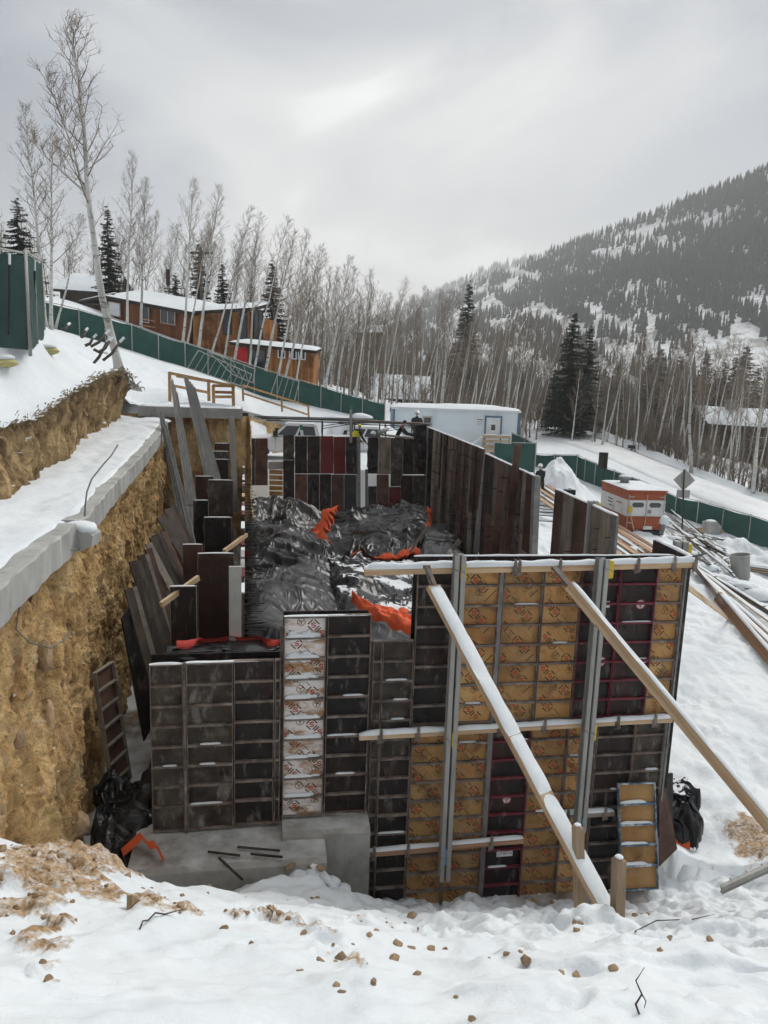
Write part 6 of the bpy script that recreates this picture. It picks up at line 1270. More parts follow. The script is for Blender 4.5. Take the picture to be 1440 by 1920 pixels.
def bare_frame(c, n, label):
    c = [P(*q) for q in c]; t = empty('fence_panel_frame', c[0]); tag(t, label, 'fence frame'); inv = Matrix.Translation(-c[0])
    def tb(p, q, r_, nm):
        mb = MB(); mb.tube([p, q], r_, 5); o = mb.build(nm, m_galv, t); o.matrix_local = inv
    for i in range(4): tb(c[i], c[(i+1) % 4], 0.03, 'frame_tube')
    for i in range(1, n): tb(c[0].lerp(c[1], i/n), c[3].lerp(c[2], i/n), 0.018, 'bar')
bare_frame([(372, 657, 41.5), (472, 702, 42.5), (462, 727, 42), (352, 690, 41)], 9, 'stack of bare grey fence frames leaning on the green fence')
bare_frame([(392, 660, 41.8), (478, 692, 42.8), (474, 718, 42.3), (436, 702, 42)], 4, 'second bare fence frame behind the stacked ones')
bare_frame([(520, 703, 44), (561, 715, 44.5), (552, 752, 44), (508, 738, 43.5)], 4, 'single bare fence frame leaning on the green fence by the sloping railing')
m_sand = mat('sandbag_yellow', [(0.3, (0.40, 0.36, 0.14)), (0.7, (0.52, 0.47, 0.22))], 5, rough=0.9, bump=0.4, bscale=20)
for i, (px, py, Y, lb) in enumerate(((86, 618, 17.5, 'yellow sandbag under snow at the foot of the fence corner'), (3, 628, 14.35, 'yellow sandbag at the left edge below the nearest fence panel'))):
    c = P(px, py, Y); c.z = hill_z(c.x, c.y)+0.06; o = lumps([((0, 0, 0), (0.26, 0.2, 0.10))], 15+i).build('sandbag', m_sand, None, True, c); tag(o, lb, 'sandbag'); lumps([((0, 0.02, 0.10), (0.24, 0.18, 0.06))], 18+i).build('snow_cap', m_snow, o, True)
for i, (a, b) in enumerate((((168, 690), (200, 642)), ((193, 676), (224, 642)), ((160, 648), (174, 634)), ((170, 650), (197, 627)), ((152, 632), (160, 621)), ((186, 660), (205, 640)), ((176, 655), (192, 660)), ((117, 617), (126, 610)))):
    mb = MB(); Y = 23.2; mb.tube([P(*a, Y), P((a[0]+b[0])/2+2, (a[1]+b[1])/2+3, Y+0.1), P(*b, Y+0.4)], [0.05, 0.045, 0.04], 6); o = mb.build('cut_branch', m_bark_dark, None, True)
    tag(o, 'dark cut branch with a pale end lying at the foot of the leaning aspen', 'branch', 'cut branches under the leaning aspen'); q = P(*b, Y+0.4); d = (q-P(*a, Y)).normalized(); mb = MB(); mb.tube([q, q+d*0.22], 0.042, 6); mb.build('cut_end', m_white, o)

# ------------------------------------------------------------------ buildings
m_siding = mat('orange_wood_siding', [(0.3, (0.19, 0.072, 0.022)), (0.5, (0.35, 0.145, 0.043)), (0.7, (0.50, 0.25, 0.085))], 1.2, rough=0.8, stretch=(3.5, 3.5, 0.1), rnd=False, bump=0.4, bscale=5, layers=[dict(color=(0.06, 0.022, 0.012), scale=0.5, lo=0.5, hi=0.66, amt=0.7)])
m_siding_red = mat('red_brown_siding', [(0.3, (0.12, 0.04, 0.017)), (0.7, (0.28, 0.10, 0.038))], 1.2, rough=0.8, stretch=(3.5, 3.5, 0.1), rnd=False)
m_siding_dark = mat('dark_brown_siding', [(0.3, (0.028, 0.017, 0.011)), (0.7, (0.07, 0.042, 0.024))], 1.0, rough=0.85, stretch=(3, 3, 0.2), rnd=False)
m_fascia = mat('dark_fascia', [(0.3, (0.018, 0.014, 0.012)), (0.7, (0.035, 0.028, 0.024))], 2, rough=0.7)
m_glass = mat('window_glass', [(0.5, (0.03, 0.035, 0.04))], rough=0.08, spec=0.6)
m_frame = mat('window_frame', [(0.5, (0.45, 0.40, 0.34))], rough=0.6)
m_red = mat('red_door', [(0.3, (0.42, 0.012, 0.02)), (0.7, (0.5, 0.02, 0.028))], 2, rough=0.5)
def quadbox(parent, tl, tr, h, depth, m, name, inv, back=Vector((0, 1, 0))):
    """wall block: front face between tl and tr (top points), height h, depth backwards"""
    mb = MB(); dz = Vector((0, 0, h)); mb.hexa([tl-dz, tr-dz, tr-dz+back*depth, tl-dz+back*depth, tl, tr, tr+back*depth, tl+back*depth]); o = mb.build(name, m, parent); o.matrix_local = inv; return o
def window(parent, inv, c, w, h, d, nbar=1, m=None, fr=None):
    """window at centre c on a wall whose horizontal direction is d"""
    d = d.normalized(); nrm = Vector((d.y, -d.x, 0)); M_ = Matrix((d, -nrm, Vector((0, 0, 1)))).transposed().to_4x4(); M_.translation = c
    mb = MB(); f = 0.06
    mb.box(-w/2-f, -w/2, -0.07, 0.02, -h/2-f, h/2+f, M=M_); mb.box(w/2, w/2+f, -0.07, 0.02, -h/2-f, h/2+f, M=M_); mb.box(-w/2, w/2, -0.07, 0.02, h/2, h/2+f, M=M_); mb.box(-w/2, w/2, -0.07, 0.02, -h/2-f, -h/2, M=M_)
    for i in range(nbar): xx = -w/2+w*(i+1)/(nbar+1); mb.box(xx-0.03, xx+0.03, -0.06, 0.01, -h/2, h/2, M=M_)
    o = mb.build('window', fr or m_frame, parent); o.matrix_local = inv
    for i in range(nbar+1):
        x0 = -w/2+w*i/(nbar+1)+0.03*(i > 0); x1 = -w/2+w*(i+1)/(nbar+1)-0.03*(i < nbar)
        mb = MB(); mb.box(x0, x1, -0.03, -0.015, -h/2, h/2, M=M_); g = mb.build('pane', m or m_glass, o)
def snow_slab(parent, inv, pts, th, seed, name='roof_snow', n=26, k=10):
    """rounded snow blanket over a roof quad (4 corner points, ccw from front-left)"""
    a, b, c, d = (np.array(tuple(p)) for p in pts); u = np.linspace(0, 1, n)[None, :, None]; v = np.linspace(0, 1, k)[:, None, None]
    G = (a*(1-u)+b*u)*(1-v)+(d*(1-u)+c*u)*v; e = np.minimum(np.minimum(u, 1-u)*6, np.minimum(v, 1-v)*3)[..., 0]
    G[..., 2] += th*np.clip(e, 0, 1)**0.4*(1+0.35*fbm(G[..., 0]*0.5, G[..., 1]*0.5, 0, 3, seed)) + 0.01
    o = link(name, gridmesh(name, G[..., 0], G[..., 1], G[..., 2], m_snow), parent); o.matrix_local = inv
cab = empty('log_cabin', P(215, 640, 58)); tag(cab, 'orange wooden cabin with snow on its low roofs behind the green fence', 'house'); inv = Matrix.Translation(-cab.location)
pA, pB, pC, pD = P(214, 562, 58), P(355, 588, 56.5), P(362, 590, 56.6), P(468, 583, 58)
quadbox(cab, P(188, 572, 60), pA, 4.0, 5, m_siding_dark, 'gable_wall', inv)
quadbox(cab, pA, pB, 5.5, 6, m_siding_red, 'wall', inv); quadbox(cab, pC, pD, 5.5, 6, m_siding, 'wall', inv); quadbox(cab, P(470, 585, 58.1), P(508, 600, 60), 5.0, 5, m_siding, 'wall', inv)
bk = Vector((0, 6, 0.9)); 
def roof(a, b, back, th, seed, over=0.5, sn=0.22):
    a, b = Vector(a), Vector(b); d = (b-a).normalized()*over; f = Vector((0, -over*1.3, -0.08)); p = [a-d+f, b+d+f, b+d+back, a-d+back]
    mb = MB(); dz = Vector((0, 0, th)); mb.hexa([p[0]-dz, p[1]-dz, p[2]-dz, p[3]-dz, p[0], p[1], p[2], p[3]]); o = mb.build('roof', m_fascia, cab); o.matrix_local = inv; snow_slab(o, Matrix.Identity(4), p, sn, seed)
roof(P(214, 556, 58), P(357, 583, 56.5), Vector((0.5, 6, 1.1)), 0.25, 31); roof(P(362, 583, 56.6), P(466, 577, 58), Vector((0.3, 6, 0.9)), 0.25, 33)
roof(P(152, 562, 61), P(212, 549, 58.2), Vector((0, 4, 0.2)), 0.2, 35, 0.2, 0.15)
dA = pB-pA; dC = pD-pC
window(cab, inv, P(215, 580, 57.7), 0.9, 0.9, dA, 0, m_white); window(cab, inv, P(315, 594, 56.7), 1.1, 0.95, dA, 1); window(cab, inv, P(273, 588, 57.2), 0.5, 1.2, dA, 0)
window(cab, inv, P(426, 606, 57.2), 0.55, 1.6, dC, 0, fr=m_fascia); window(cab, inv, P(456, 612, 57.6), 0.5, 2.2, dC, 0, fr=m_fascia); window(cab, inv, P(484, 612, 58.6), 0.9, 2.3, P(508, 600, 60)-P(470, 585, 58.1), 1, fr=m_fascia)
qa, qb = P(436, 646, 54.5), P(588, 661, 54.8)
quadbox(cab, qa, qb, 3.4, 4, m_siding, 'annex_wall', inv); roof(P(440, 640, 54.5), P(586, 655, 54.8), Vector((0, 4, 0.25)), 0.2, 37, 0.3, 0.2)
dq = qb-qa
mb = MB(); mb.box(-0.5, 0.5, -0.06, 0.02, -1.0, 0.9, M=Matrix.Translation(P(451, 676, 54.4))); o = mb.build('door', m_red, cab); o.matrix_local = inv
mb = MB(); mb.box(-0.42, -0.36, -0.1, -0.065, -0.15, 0.05, M=Matrix.Translation(P(451, 676, 54.4))); mb.build('handle', m_black, o)
window(cab, inv, P(485, 672, 54.45), 1.0, 1.2, dq, 0, fr=m_fascia)
for px, py in ((528, 663), (549, 665), (566, 666)): window(cab, inv, P(px, py, 54.5), 0.42, 0.52, dq, 1, fr=m_white)
mb = MB(); mb.box(-0.12, 0.12, -0.12, 0.12, -0.6, 0.6, M=Matrix.Translation(P(315, 520, 61))); o = mb.build('chimney', m_fascia, cab); o.matrix_local = inv
mb = MB()
for zz in (0, 0.45): mb.beam(P(265, 598, 56.4)+Vector((0, 0, -zz)), P(290, 602, 56.2)+Vector((0, 0, -zz)), 0.05, 0.07)
o = mb.build('porch_rail', m_rail_wood, cab); o.matrix_local = inv
def simple_house(label, tl, tr, h, depth, mwall, rise, back, wins=(), chim=None, over=0.5):
    a, b = P(*tl), P(*tr); t = empty('house', a-Vector((0, 0, h))); tag(t, label, 'house'); iv = Matrix.Translation(-t.location); quadbox(t, a, b, h, depth, mwall, 'wall', iv)
    d = (b-a).normalized()*over; f = Vector((0, -over, -0.15)); mid = Vector((0, depth*0.5, rise)); p = [a-d+f, b+d+f, b+d+mid, a-d+mid]; p2 = [a-d+mid, b+d+mid, b+d+mid*2-Vector((0, 0, 2*rise)), a-d+mid*2-Vector((0, 0, 2*rise))]
    for i, q in enumerate((p, p2)):
        mb = MB(); dz = Vector((0, 0, 0.25)); mb.hexa([q[0]-dz, q[1]-dz, q[2]-dz, q[3]-dz, q[0], q[1], q[2], q[3]]); o = mb.build('roof', m_fascia, t); o.matrix_local = iv; snow_slab(o, Matrix.Identity(4), q, 0.3, 50+i+int(tl[0]))
    mb = MB(); mb.add([a, b, a+Vector((0, depth, 0)), a+mid-Vector((0, 0, 0.2)), b+Vector((0, depth, 0)), b+mid-Vector((0, 0, 0.2))], [(0, 3, 2), (1, 4, 5)]); o = mb.build('gable', mwall, t); o.matrix_local = iv
    for px, py, Y, w_, hh in wins: window(t, iv, P(px, py, Y), w_, hh, b-a, 1)
    if chim: 
        px, py, Y, w_, hh = chim; mb = MB(); c = P(px, py, Y); mb.box(c.x-w_/2, c.x+w_/2, c.y-w_/2, c.y+w_/2, c.z-hh, c.z); mb.box(c.x-w_/2-0.08, c.x+w_/2+0.08, c.y-w_/2-0.08, c.y+w_/2+0.08, c.z, c.z+0.12); o = mb.build('chimney', m_conc, t); o.matrix_local = iv
simple_house('dark brown house with a snowy roof at the right edge beyond the road', (1335, 792, 74), (1500, 802, 72), 7, 7, m_siding_dark, 1.5, None, ((1420, 832, 72.5, 1.2, 1.2),), (1372, 752, 76, 0.9, 2.4))
simple_house('small snow-roofed house half hidden behind the middle grove', (690, 742, 74), (800, 748, 74), 4, 8, m_siding_dark, 2.2, None, ((745, 752, 73.9, 1.0, 1.0),))
simple_house('distant snow-roofed house glimpsed above the middle grove', (668, 622, 120), (712, 622, 120), 5, 8, m_siding_dark, 1.2, None)
simple_house('dark house with a snowy roof far up the slope behind the near fence', (112, 540, 76), (196, 546, 76), 5, 9, m_siding_dark, 2.0, None)
up_ = P(377, 640, 63); mb = MB(); mb.tube([up_-Vector((0, 0, 2)), P(377, 466, 63)], [0.16, 0.11], 8); o = mb.build('utility_pole', m_bark_dark, None, True); tag(o, 'dark wooden utility pole with a crossarm behind the cabin', 'utility pole')
mb = MB(); mb.beam(P(355, 474, 63), P(399, 475, 63), 0.12, 0.16); mb.build('crossarm', m_bark_dark, o)

# office trailer
m_trailer = mat('pale_blue_metal', [(0.3, (0.64, 0.71, 0.75)), (0.7, (0.70, 0.77, 0.80))], 0.4, rough=0.55, rnd=False, layers=[dict(color=(0.36, 0.41, 0.46), scale=1.2, lo=0.55, hi=0.7, amt=0.4, stretch=(1, 1, 0.2))])
m_trim = mat('blue_trim', [(0.5, (0.10, 0.19, 0.27))], rough=0.5)
ta = P(738, 768, 50); tr_ = empty('office_trailer', ta-Vector((0, 0, 2.9))); TW, TH, TD = 8.45, 2.55, 3.0; tr_.rotation_euler = (0, 0, R(3)); tag(tr_, 'pale blue office trailer with snow on its roof', 'trailer')
mb = MB(); mb.box(0, TW, 0, TD, 0.4, 0.4+TH); body = mb.build('body', m_trailer, tr_)
for i in range(1, 7): mb = MB(); mb.box(TW*i/7-0.012, TW*i/7+0.012, -0.012, 0.0, 0.45, 0.35+TH); mb.build('seam', m_trailer, tr_)
mb = MB(); mb.box(-0.03, 0.10, -0.03, TD, 0.4, 0.4+TH); mb.box(TW-0.10, TW+0.03, -0.03, TD, 0.4, 0.4+TH); mb.build('corner_trim', m_trim, tr_)
mb = MB(); mb.box(-0.1, TW+0.1, -0.1, TD+0.1, 0.4+TH, 0.52+TH); rf = mb.build('roof', m_white, tr_)
snow_slab(rf, Matrix.Identity(4), [Vector((-0.12, -0.14, 0.52+TH)), Vector((TW+0.12, -0.14, 0.52+TH)), Vector((TW+0.12, TD+0.1, 0.52+TH)), Vector((-0.12, TD+0.1, 0.52+TH))], 0.26, 44, n=50)
mb = MB(); mb.box(0.05, TW-0.05, 0.03, TD, 0.0, 0.4); mb.build('skirting', m_galv_dark, tr_)
for i in range(2): mb = MB(); mb.tube([(TW*0.42+i*0.9, 0.05, 0.3), (TW*0.42+i*0.9, 0.3, 0.3)], 0.35, 14); mb.build('wheel', m_black, tr_)
dx_ = 6.72
mb = MB(); mb.box(dx_-0.47, dx_+0.47, -0.06, -0.001, 0.5, 2.58); dr = mb.build('door', m_white, tr_)
mb = MB(); mb.box(dx_-0.58, dx_-0.475, -0.08, -0.001, 0.5, 2.7); mb.box(dx_+0.475, dx_+0.58, -0.08, -0.001, 0.5, 2.7); mb.box(dx_-0.475, dx_+0.475, -0.08, -0.001, 2.585, 2.7); mb.build('door_frame', m_trim, tr_)
mb = MB(); mb.box(dx_-0.14, dx_+0.14, -0.07, -0.061, 1.75, 2.12); mb.build('door_window', m_glass, dr); mb = MB(); mb.box(dx_+0.36, dx_+0.42, -0.12, -0.061, 1.4, 1.5); mb.build('handle', m_black, dr)
mb = MB(); mb.box(5.55, 6.05, -0.02, -0.001, 1.95, 2.5); sg = mb.build('notice', m_white, tr_)
for i, (w_, tx) in enumerate(((0.2, 'VISITORS'), (0.1, ''), (0.1, ''), (0.1, ''))):
    mb = MB(); zz = 2.40-i*0.11; mb.box(5.6+0.02*i, 6.0-0.03*i, -0.023, -0.021, zz, zz+0.045 if i == 0 else zz+0.02); mb.build('text_line', m_txtblack, sg)
wf = MB(); wf.box(1.95, 2.6, -0.05, -0.001, 1.75, 1.85); wf.box(1.95, 2.6, -0.05, -0.001, 2.45, 2.55); wf.box(1.95, 2.05, -0.05, -0.001, 1.85, 2.45); wf.box(2.5, 2.6, -0.05, -0.001, 1.85, 2.45); w_o = wf.build('window', m_frame, tr_)
mb = MB(); mb.box(2.05, 2.5, -0.02, -0.002, 1.85, 2.45); mb.build('pane', m_glass, w_o)
st = empty('timber_steps', tr_.matrix_basis @ Vector((dx_, -1.2, 0))); st.location = tr_.location+Vector((dx_-0.1, -1.3, 0.0)); tag(st, 'fresh timber landing and steps at the trailer door', 'steps')
mb = MB(); mb.box(-0.8, 1.0, -0.2, 1.0, 0.42, 0.5); mb.build('landing', m_lumber, st)
for x0 in (-0.75, 0.95): mb = MB(); mb.box(x0-0.05, x0+0.05, -0.2, -0.1, -0.8, 1.5); mb.build('post', m_lumber, st)
for zz in (1.15, 1.45, 0.8): mb = MB(); mb.box(-0.8, 1.0, -0.24, -0.205, zz-0.09, zz+0.09); mb.build('rail', m_lumber, st)
snow_strip((-0.8, -0.22, 1.54), (1.0, -0.22, 1.54), 0.12, 0.06, 5).build('snow_cap', m_snow, st, True)
mb = MB(); mb.beam((-0.8, -0.2, 1.45), (-2.0, -0.4, 0.5), 0.06, 0.12); mb.build('stair_rail', m_white, st)
for i in range(4): mb = MB(); mb.box(-1.1-0.28*i, -0.82-0.28*i, -0.1, 0.8, 0.25-0.2*i, 0.32-0.2*i); mb.build('step', m_lumber, st)

# ------------------------------------------------------------------ pickups
m_truck = mat('white_truck_paint', [(0.4, (0.66, 0.67, 0.68)), (0.7, (0.74, 0.75, 0.76))], 0.6, rough=0.3, spec=0.5, rnd=False, coat=0.3, layers=[dict(color=(0.42, 0.38, 0.33), scale=1.2, lo=0.55, hi=0.75, amt=0.5, stretch=(0.4, 1, 1.5))])
m_tyre = mat('tyre_rubber', [(0.5, (0.018, 0.018, 0.018))], rough=0.85)
m_chrome = mat('chrome', [(0.5, (0.5, 0.5, 0.5))], rough=0.25, metal=0.9)
m_lamp_red = mat('tail_lamp', [(0.5, (0.25, 0.01, 0.01))], rough=0.3)
def pickup(loc, rz, label):
    """crew-cab pickup, nose towards local -x; length 6.1, width 2.0"""
    t = empty('pickup_truck', loc, rz); tag(t, label, 'pickup')
    sec = [(-3.0, 0.95, 0.55, 1.02), (-2.92, 0.98, 0.5, 1.14), (-2.3, 1.0, 0.5, 1.22), (-1.45, 1.0, 0.5, 1.30), (-1.0, 1.0, 0.5, 1.32), (1.0, 1.0, 0.5, 1.32), (1.15, 1.0, 0.5, 1.34), (2.95, 1.0, 0.52, 1.34), (3.05, 0.97, 0.6, 1.30)]
    mb = MB(); vs = []
    for x, hw, zb, zt in sec:
        for y, z in ((-hw*0.96, zb), (-hw, zb+0.15), (-hw, zt-0.22), (-hw*0.93, zt-0.04), (-hw*0.5, zt+0.02), (hw*0.5, zt+0.02), (hw*0.93, zt-0.04), (hw, zt-0.22), (hw, zb+0.15), (hw*0.96, zb)): vs.append((x, y, z))
    m = 10; n = len(sec); mb.add(vs, [(i*m+j, i*m+(j+1) % m, (i+1)*m+(j+1) % m, (i+1)*m+j) for i in range(n-1) for j in range(m)]+[tuple(range(m)), tuple((n-1)*m+m-1-j for j in range(m))])
    mb.build('body', m_truck, t, True)
    # cab above the belt line: windscreen, roof, pillars
    low = [(-1.35, 0.93), (1.12, 0.93)]; mb = MB(); zb, zt = 1.31, 1.95
    A = [(-1.35, 0.95), (-0.55, 0.80), (0.85, 0.80), (1.12, 0.93)]
    vs = []
    for s in (-1, 1): vs += [(-1.35, 0.95*s, zb), (-0.62, 0.78*s, zt-0.03), (-0.45, 0.76*s, zt), (0.80, 0.76*s, zt), (0.92, 0.78*s, zt-0.05), (1.12, 0.93*s, zb)]
    mb.add(vs, [(0, 1, 2, 3, 4, 5), (11, 10, 9, 8, 7, 6), (0, 6, 7, 1), (1, 7, 8, 2), (2, 8, 9, 3), (3, 9, 10, 4), (4, 10, 11, 5)]); cab_ = mb.build('cab', m_truck, t)
    def pane(p, nm, off):
        c = sum((Vector(q) for q in p), Vector())/4; nrm = (Vector(p[1])-Vector(p[0])).cross(Vector(p[3])-Vector(p[0])).normalized(); nrm = nrm if nrm.dot(c-Vector((0, 0, 1.4))) > 0 else -nrm
        mb = MB(); q = [Vector(v)+nrm*off for v in p]; r2 = [v-nrm*(off+0.02) for v in q]; mb.hexa([q[0], q[1], r2[1], r2[0], q[3], q[2], r2[2], r2[3]]); mb.build(nm, m_glass, t)
    def lerp3(a, b, f): return Vector(a).lerp(Vector(b), f)
    for s in (-1, 1):
        b0, b1 = Vector((-1.35, 0.95*s, zb)), Vector((1.12, 0.93*s, zb)); t0, t1 = Vector((-0.62, 0.78*s, zt-0.03)), Vector((0.92, 0.78*s, zt-0.05))
        def sp(u, v): return b0.lerp(b1, u).lerp(t0.lerp(t1, u), v)
        pane([sp(0.10, 0.10), sp(0.48, 0.10), sp(0.48, 0.86), sp(0.08, 0.86)], 'side_window', 0.008); pane([sp(0.53, 0.10), sp(0.92, 0.10), sp(0.92, 0.86), sp(0.53, 0.86)], 'side_window', 0.008)
        mb = MB(); mb.box(-1.25, -1.02, 0.98*s-0.02, 0.98*s+0.22*s, 1.34, 1.58) if s > 0 else mb.box(-1.25, -1.02, -1.22, -0.98, 1.34, 1.58); mb.build('mirror', m_black, t)
        for x0 in (-0.2, 0.7): mb = MB(); mb.box(x0, x0+0.16, 1.0*s-0.02, 1.0*s+0.02, 1.10, 1.14); mb.build('handle', m_black, t)
        for x0, x1 in ((-1.15, -1.145), (-0.05, -0.045), (1.05, 1.055)): mb = MB(); mb.box(x0, x1+0.008, 1.0*s-0.004, 1.0*s+0.004, 0.62, 1.30); mb.build('door_seam', m_black, t)
        mb = MB(); mb.box(-3.04, -2.86, 0.62*s-0.2, 0.62*s+0.25, 0.88, 1.06); mb.build('headlight', m_glass, t); mb = MB(); mb.box(2.98, 3.07, 0.85*s-0.1, 0.85*s+0.1, 0.85, 1.25); mb.build('tail_light', m_lamp_red, t)
        for x in (-2.0, 1.95):
            mb = MB(); mb.tube([(x, 0.78*s, 0.4), (x, 1.02*s, 0.4)], 0.40, 20); w_ = mb.build('wheel', m_tyre, t, False); mb = MB(); mb.tube([(x, 1.0*s, 0.4), (x, 1.035*s, 0.4)], 0.24, 14); mb.build('rim', m_chrome, w_)
            mb = MB(); mb.tube([(x+0.52*math.cos(a), 1.01*s, 0.4+0.52*math.sin(a)) for a in np.linspace(0, math.pi, 12)], 0.045, 6); mb.build('wheel_arch', m_black, t)
    pane([(-1.30, -0.85, 1.36), (-1.30, 0.85, 1.36), (-0.66, 0.70, 1.90), (-0.66, -0.70, 1.90)], 'windscreen', 0.01); pane([(1.10, 0.8, 1.38), (1.10, -0.8, 1.38), (0.93, -0.68, 1.86), (0.93, 0.68, 1.86)], 'rear_window', 0.008)
    mb = MB(); mb.box(-3.06, -2.98, -0.55, 0.55, 0.72, 1.06); mb.build('grille', m_black, t); mb = MB(); mb.box(-3.12, -2.9, -0.98, 0.98, 0.45, 0.66); mb.build('bumper', m_chrome, t); mb = MB(); mb.box(2.95, 3.15, -0.95, 0.95, 0.5, 0.68); mb.build('bumper', m_chrome, t)
    mb = MB()
    for x in (1.25, 2.9):
        for s in (-1, 1): mb.tube([(x, 0.93*s, 1.34), (x, 0.9*s, 2.06)], 0.035, 6)
        mb.tube([(x, -0.95, 2.06), (x, 0.95, 2.06)], 0.035, 6)
    for s in (-1, 1): mb.tube([(-1.6, 0.9*s, 2.09), (3.2, 0.9*s, 2.09)], 0.035, 6); mb.tube([(1.25, 0.91*s, 1.75), (2.9, 0.91*s, 2.05)], 0.02, 5)
    mb.build('ladder_rack', m_black, t); 
    snow_slab(t, Matrix.Identity(4), [Vector((-0.5, -0.72, zt)), Vector((0.8, -0.72, zt)), Vector((0.8, 0.72, zt)), Vector((-0.5, 0.72, zt))], 0.05, 4, 'roof_snow', 12, 8)
    return t
tz = P(540, 791, 39).z-2.0
pk = pickup((P(450, 800, 39).x+3.0, 39.3, tz), R(6), 'white crew-cab pickup with a black ladder rack behind the far cross wall')
p2 = pickup((P(640, 800, 45).x+1.4, 45.0, P(680, 797, 45).z-2.0), R(2), 'second white pickup parked behind the first, beside the office trailer')
lo_ = empty('rack_load', pk.location+Vector((0, 0, 2.15))); lo_.rotation_euler = (0, 0, R(6)); tag(lo_, 'bundle of dark poles tied on the pickup ladder rack', 'poles')
for i, yy in enumerate((-0.6, -0.2, 0.35)): mb = MB(); mb.tube([(-1.9-0.2*i, yy, 0.0+0.03*i), (3.6+0.3*i, yy+0.05, 0.02+0.03*i)], 0.03, 6); mb.build('pole', m_black, lo_)
bx_ = P(678, 783, 46.5); o = lumps([((0, 0, 0), (0.75, 0.6, 0.28))], 71).build('snow_heap', m_snow, None, True, bx_); tag(o, 'dome of snow on top of the second pickup cab', 'snow heap')

# ------------------------------------------------------------------ gang plank, people
gp = empty('scaffold_plank', P(700, 789, 36.0)); tag(gp, 'long grey scaffold plank bridging the far corner of the walls', 'plank'); inv = Matrix.Translation(-gp.location)
mb = MB(); mb.beam(P(664, 788, 36.6), P(808, 796, 35.6), 0.55, 0.10); o = mb.build('deck', m_lumber_old, gp); o.matrix_local = inv
for px in (712, 776): mb = MB(); mb.beam(P(px, 790, 36.2), P(px, 822, 36.2), 0.06, 0.06, up=(0, 1, 0)); o = mb.build('prop', m_black, gp); o.matrix_local = inv
mb = MB(); mb.beam(P(716, 815, 35.2), P(776, 822, 35.0), 0.5, 0.06); o = mb.build('loose_plank', m_lumber_old); tag(o, 'lower plank lying along the top of the far cross wall', 'plank')
mb = MB(); mb.tube([P(711, 812, 35.0), P(726, 804, 35.4)], 0.11, 10); tag(mb.build('insulation_roll', m_conc, None, True), 'pale rolled sheet resting on the far cross wall', 'roll')
m_jacket = mat('dark_jacket', [(0.3, (0.028, 0.026, 0.024)), (0.7, (0.06, 0.055, 0.048))], 6, rough=0.9, bump=0.3); m_jacket2 = mat('black_jacket', [(0.3, (0.010, 0.011, 0.012)), (0.7, (0.022, 0.022, 0.024))], 6, rough=0.9)
m_pants = mat('work_trousers', [(0.3, (0.04, 0.035, 0.03)), (0.7, (0.08, 0.07, 0.055))], 6, rough=0.9); m_skin = mat('skin', [(0.5, (0.42, 0.25, 0.18))], rough=0.6); m_hat = mat('white_hard_hat', [(0.5, (0.75, 0.76, 0.76))], rough=0.35)
m_vest = mat('yellow_vest', [(0.5, (0.62, 0.60, 0.03))], rough=0.7)
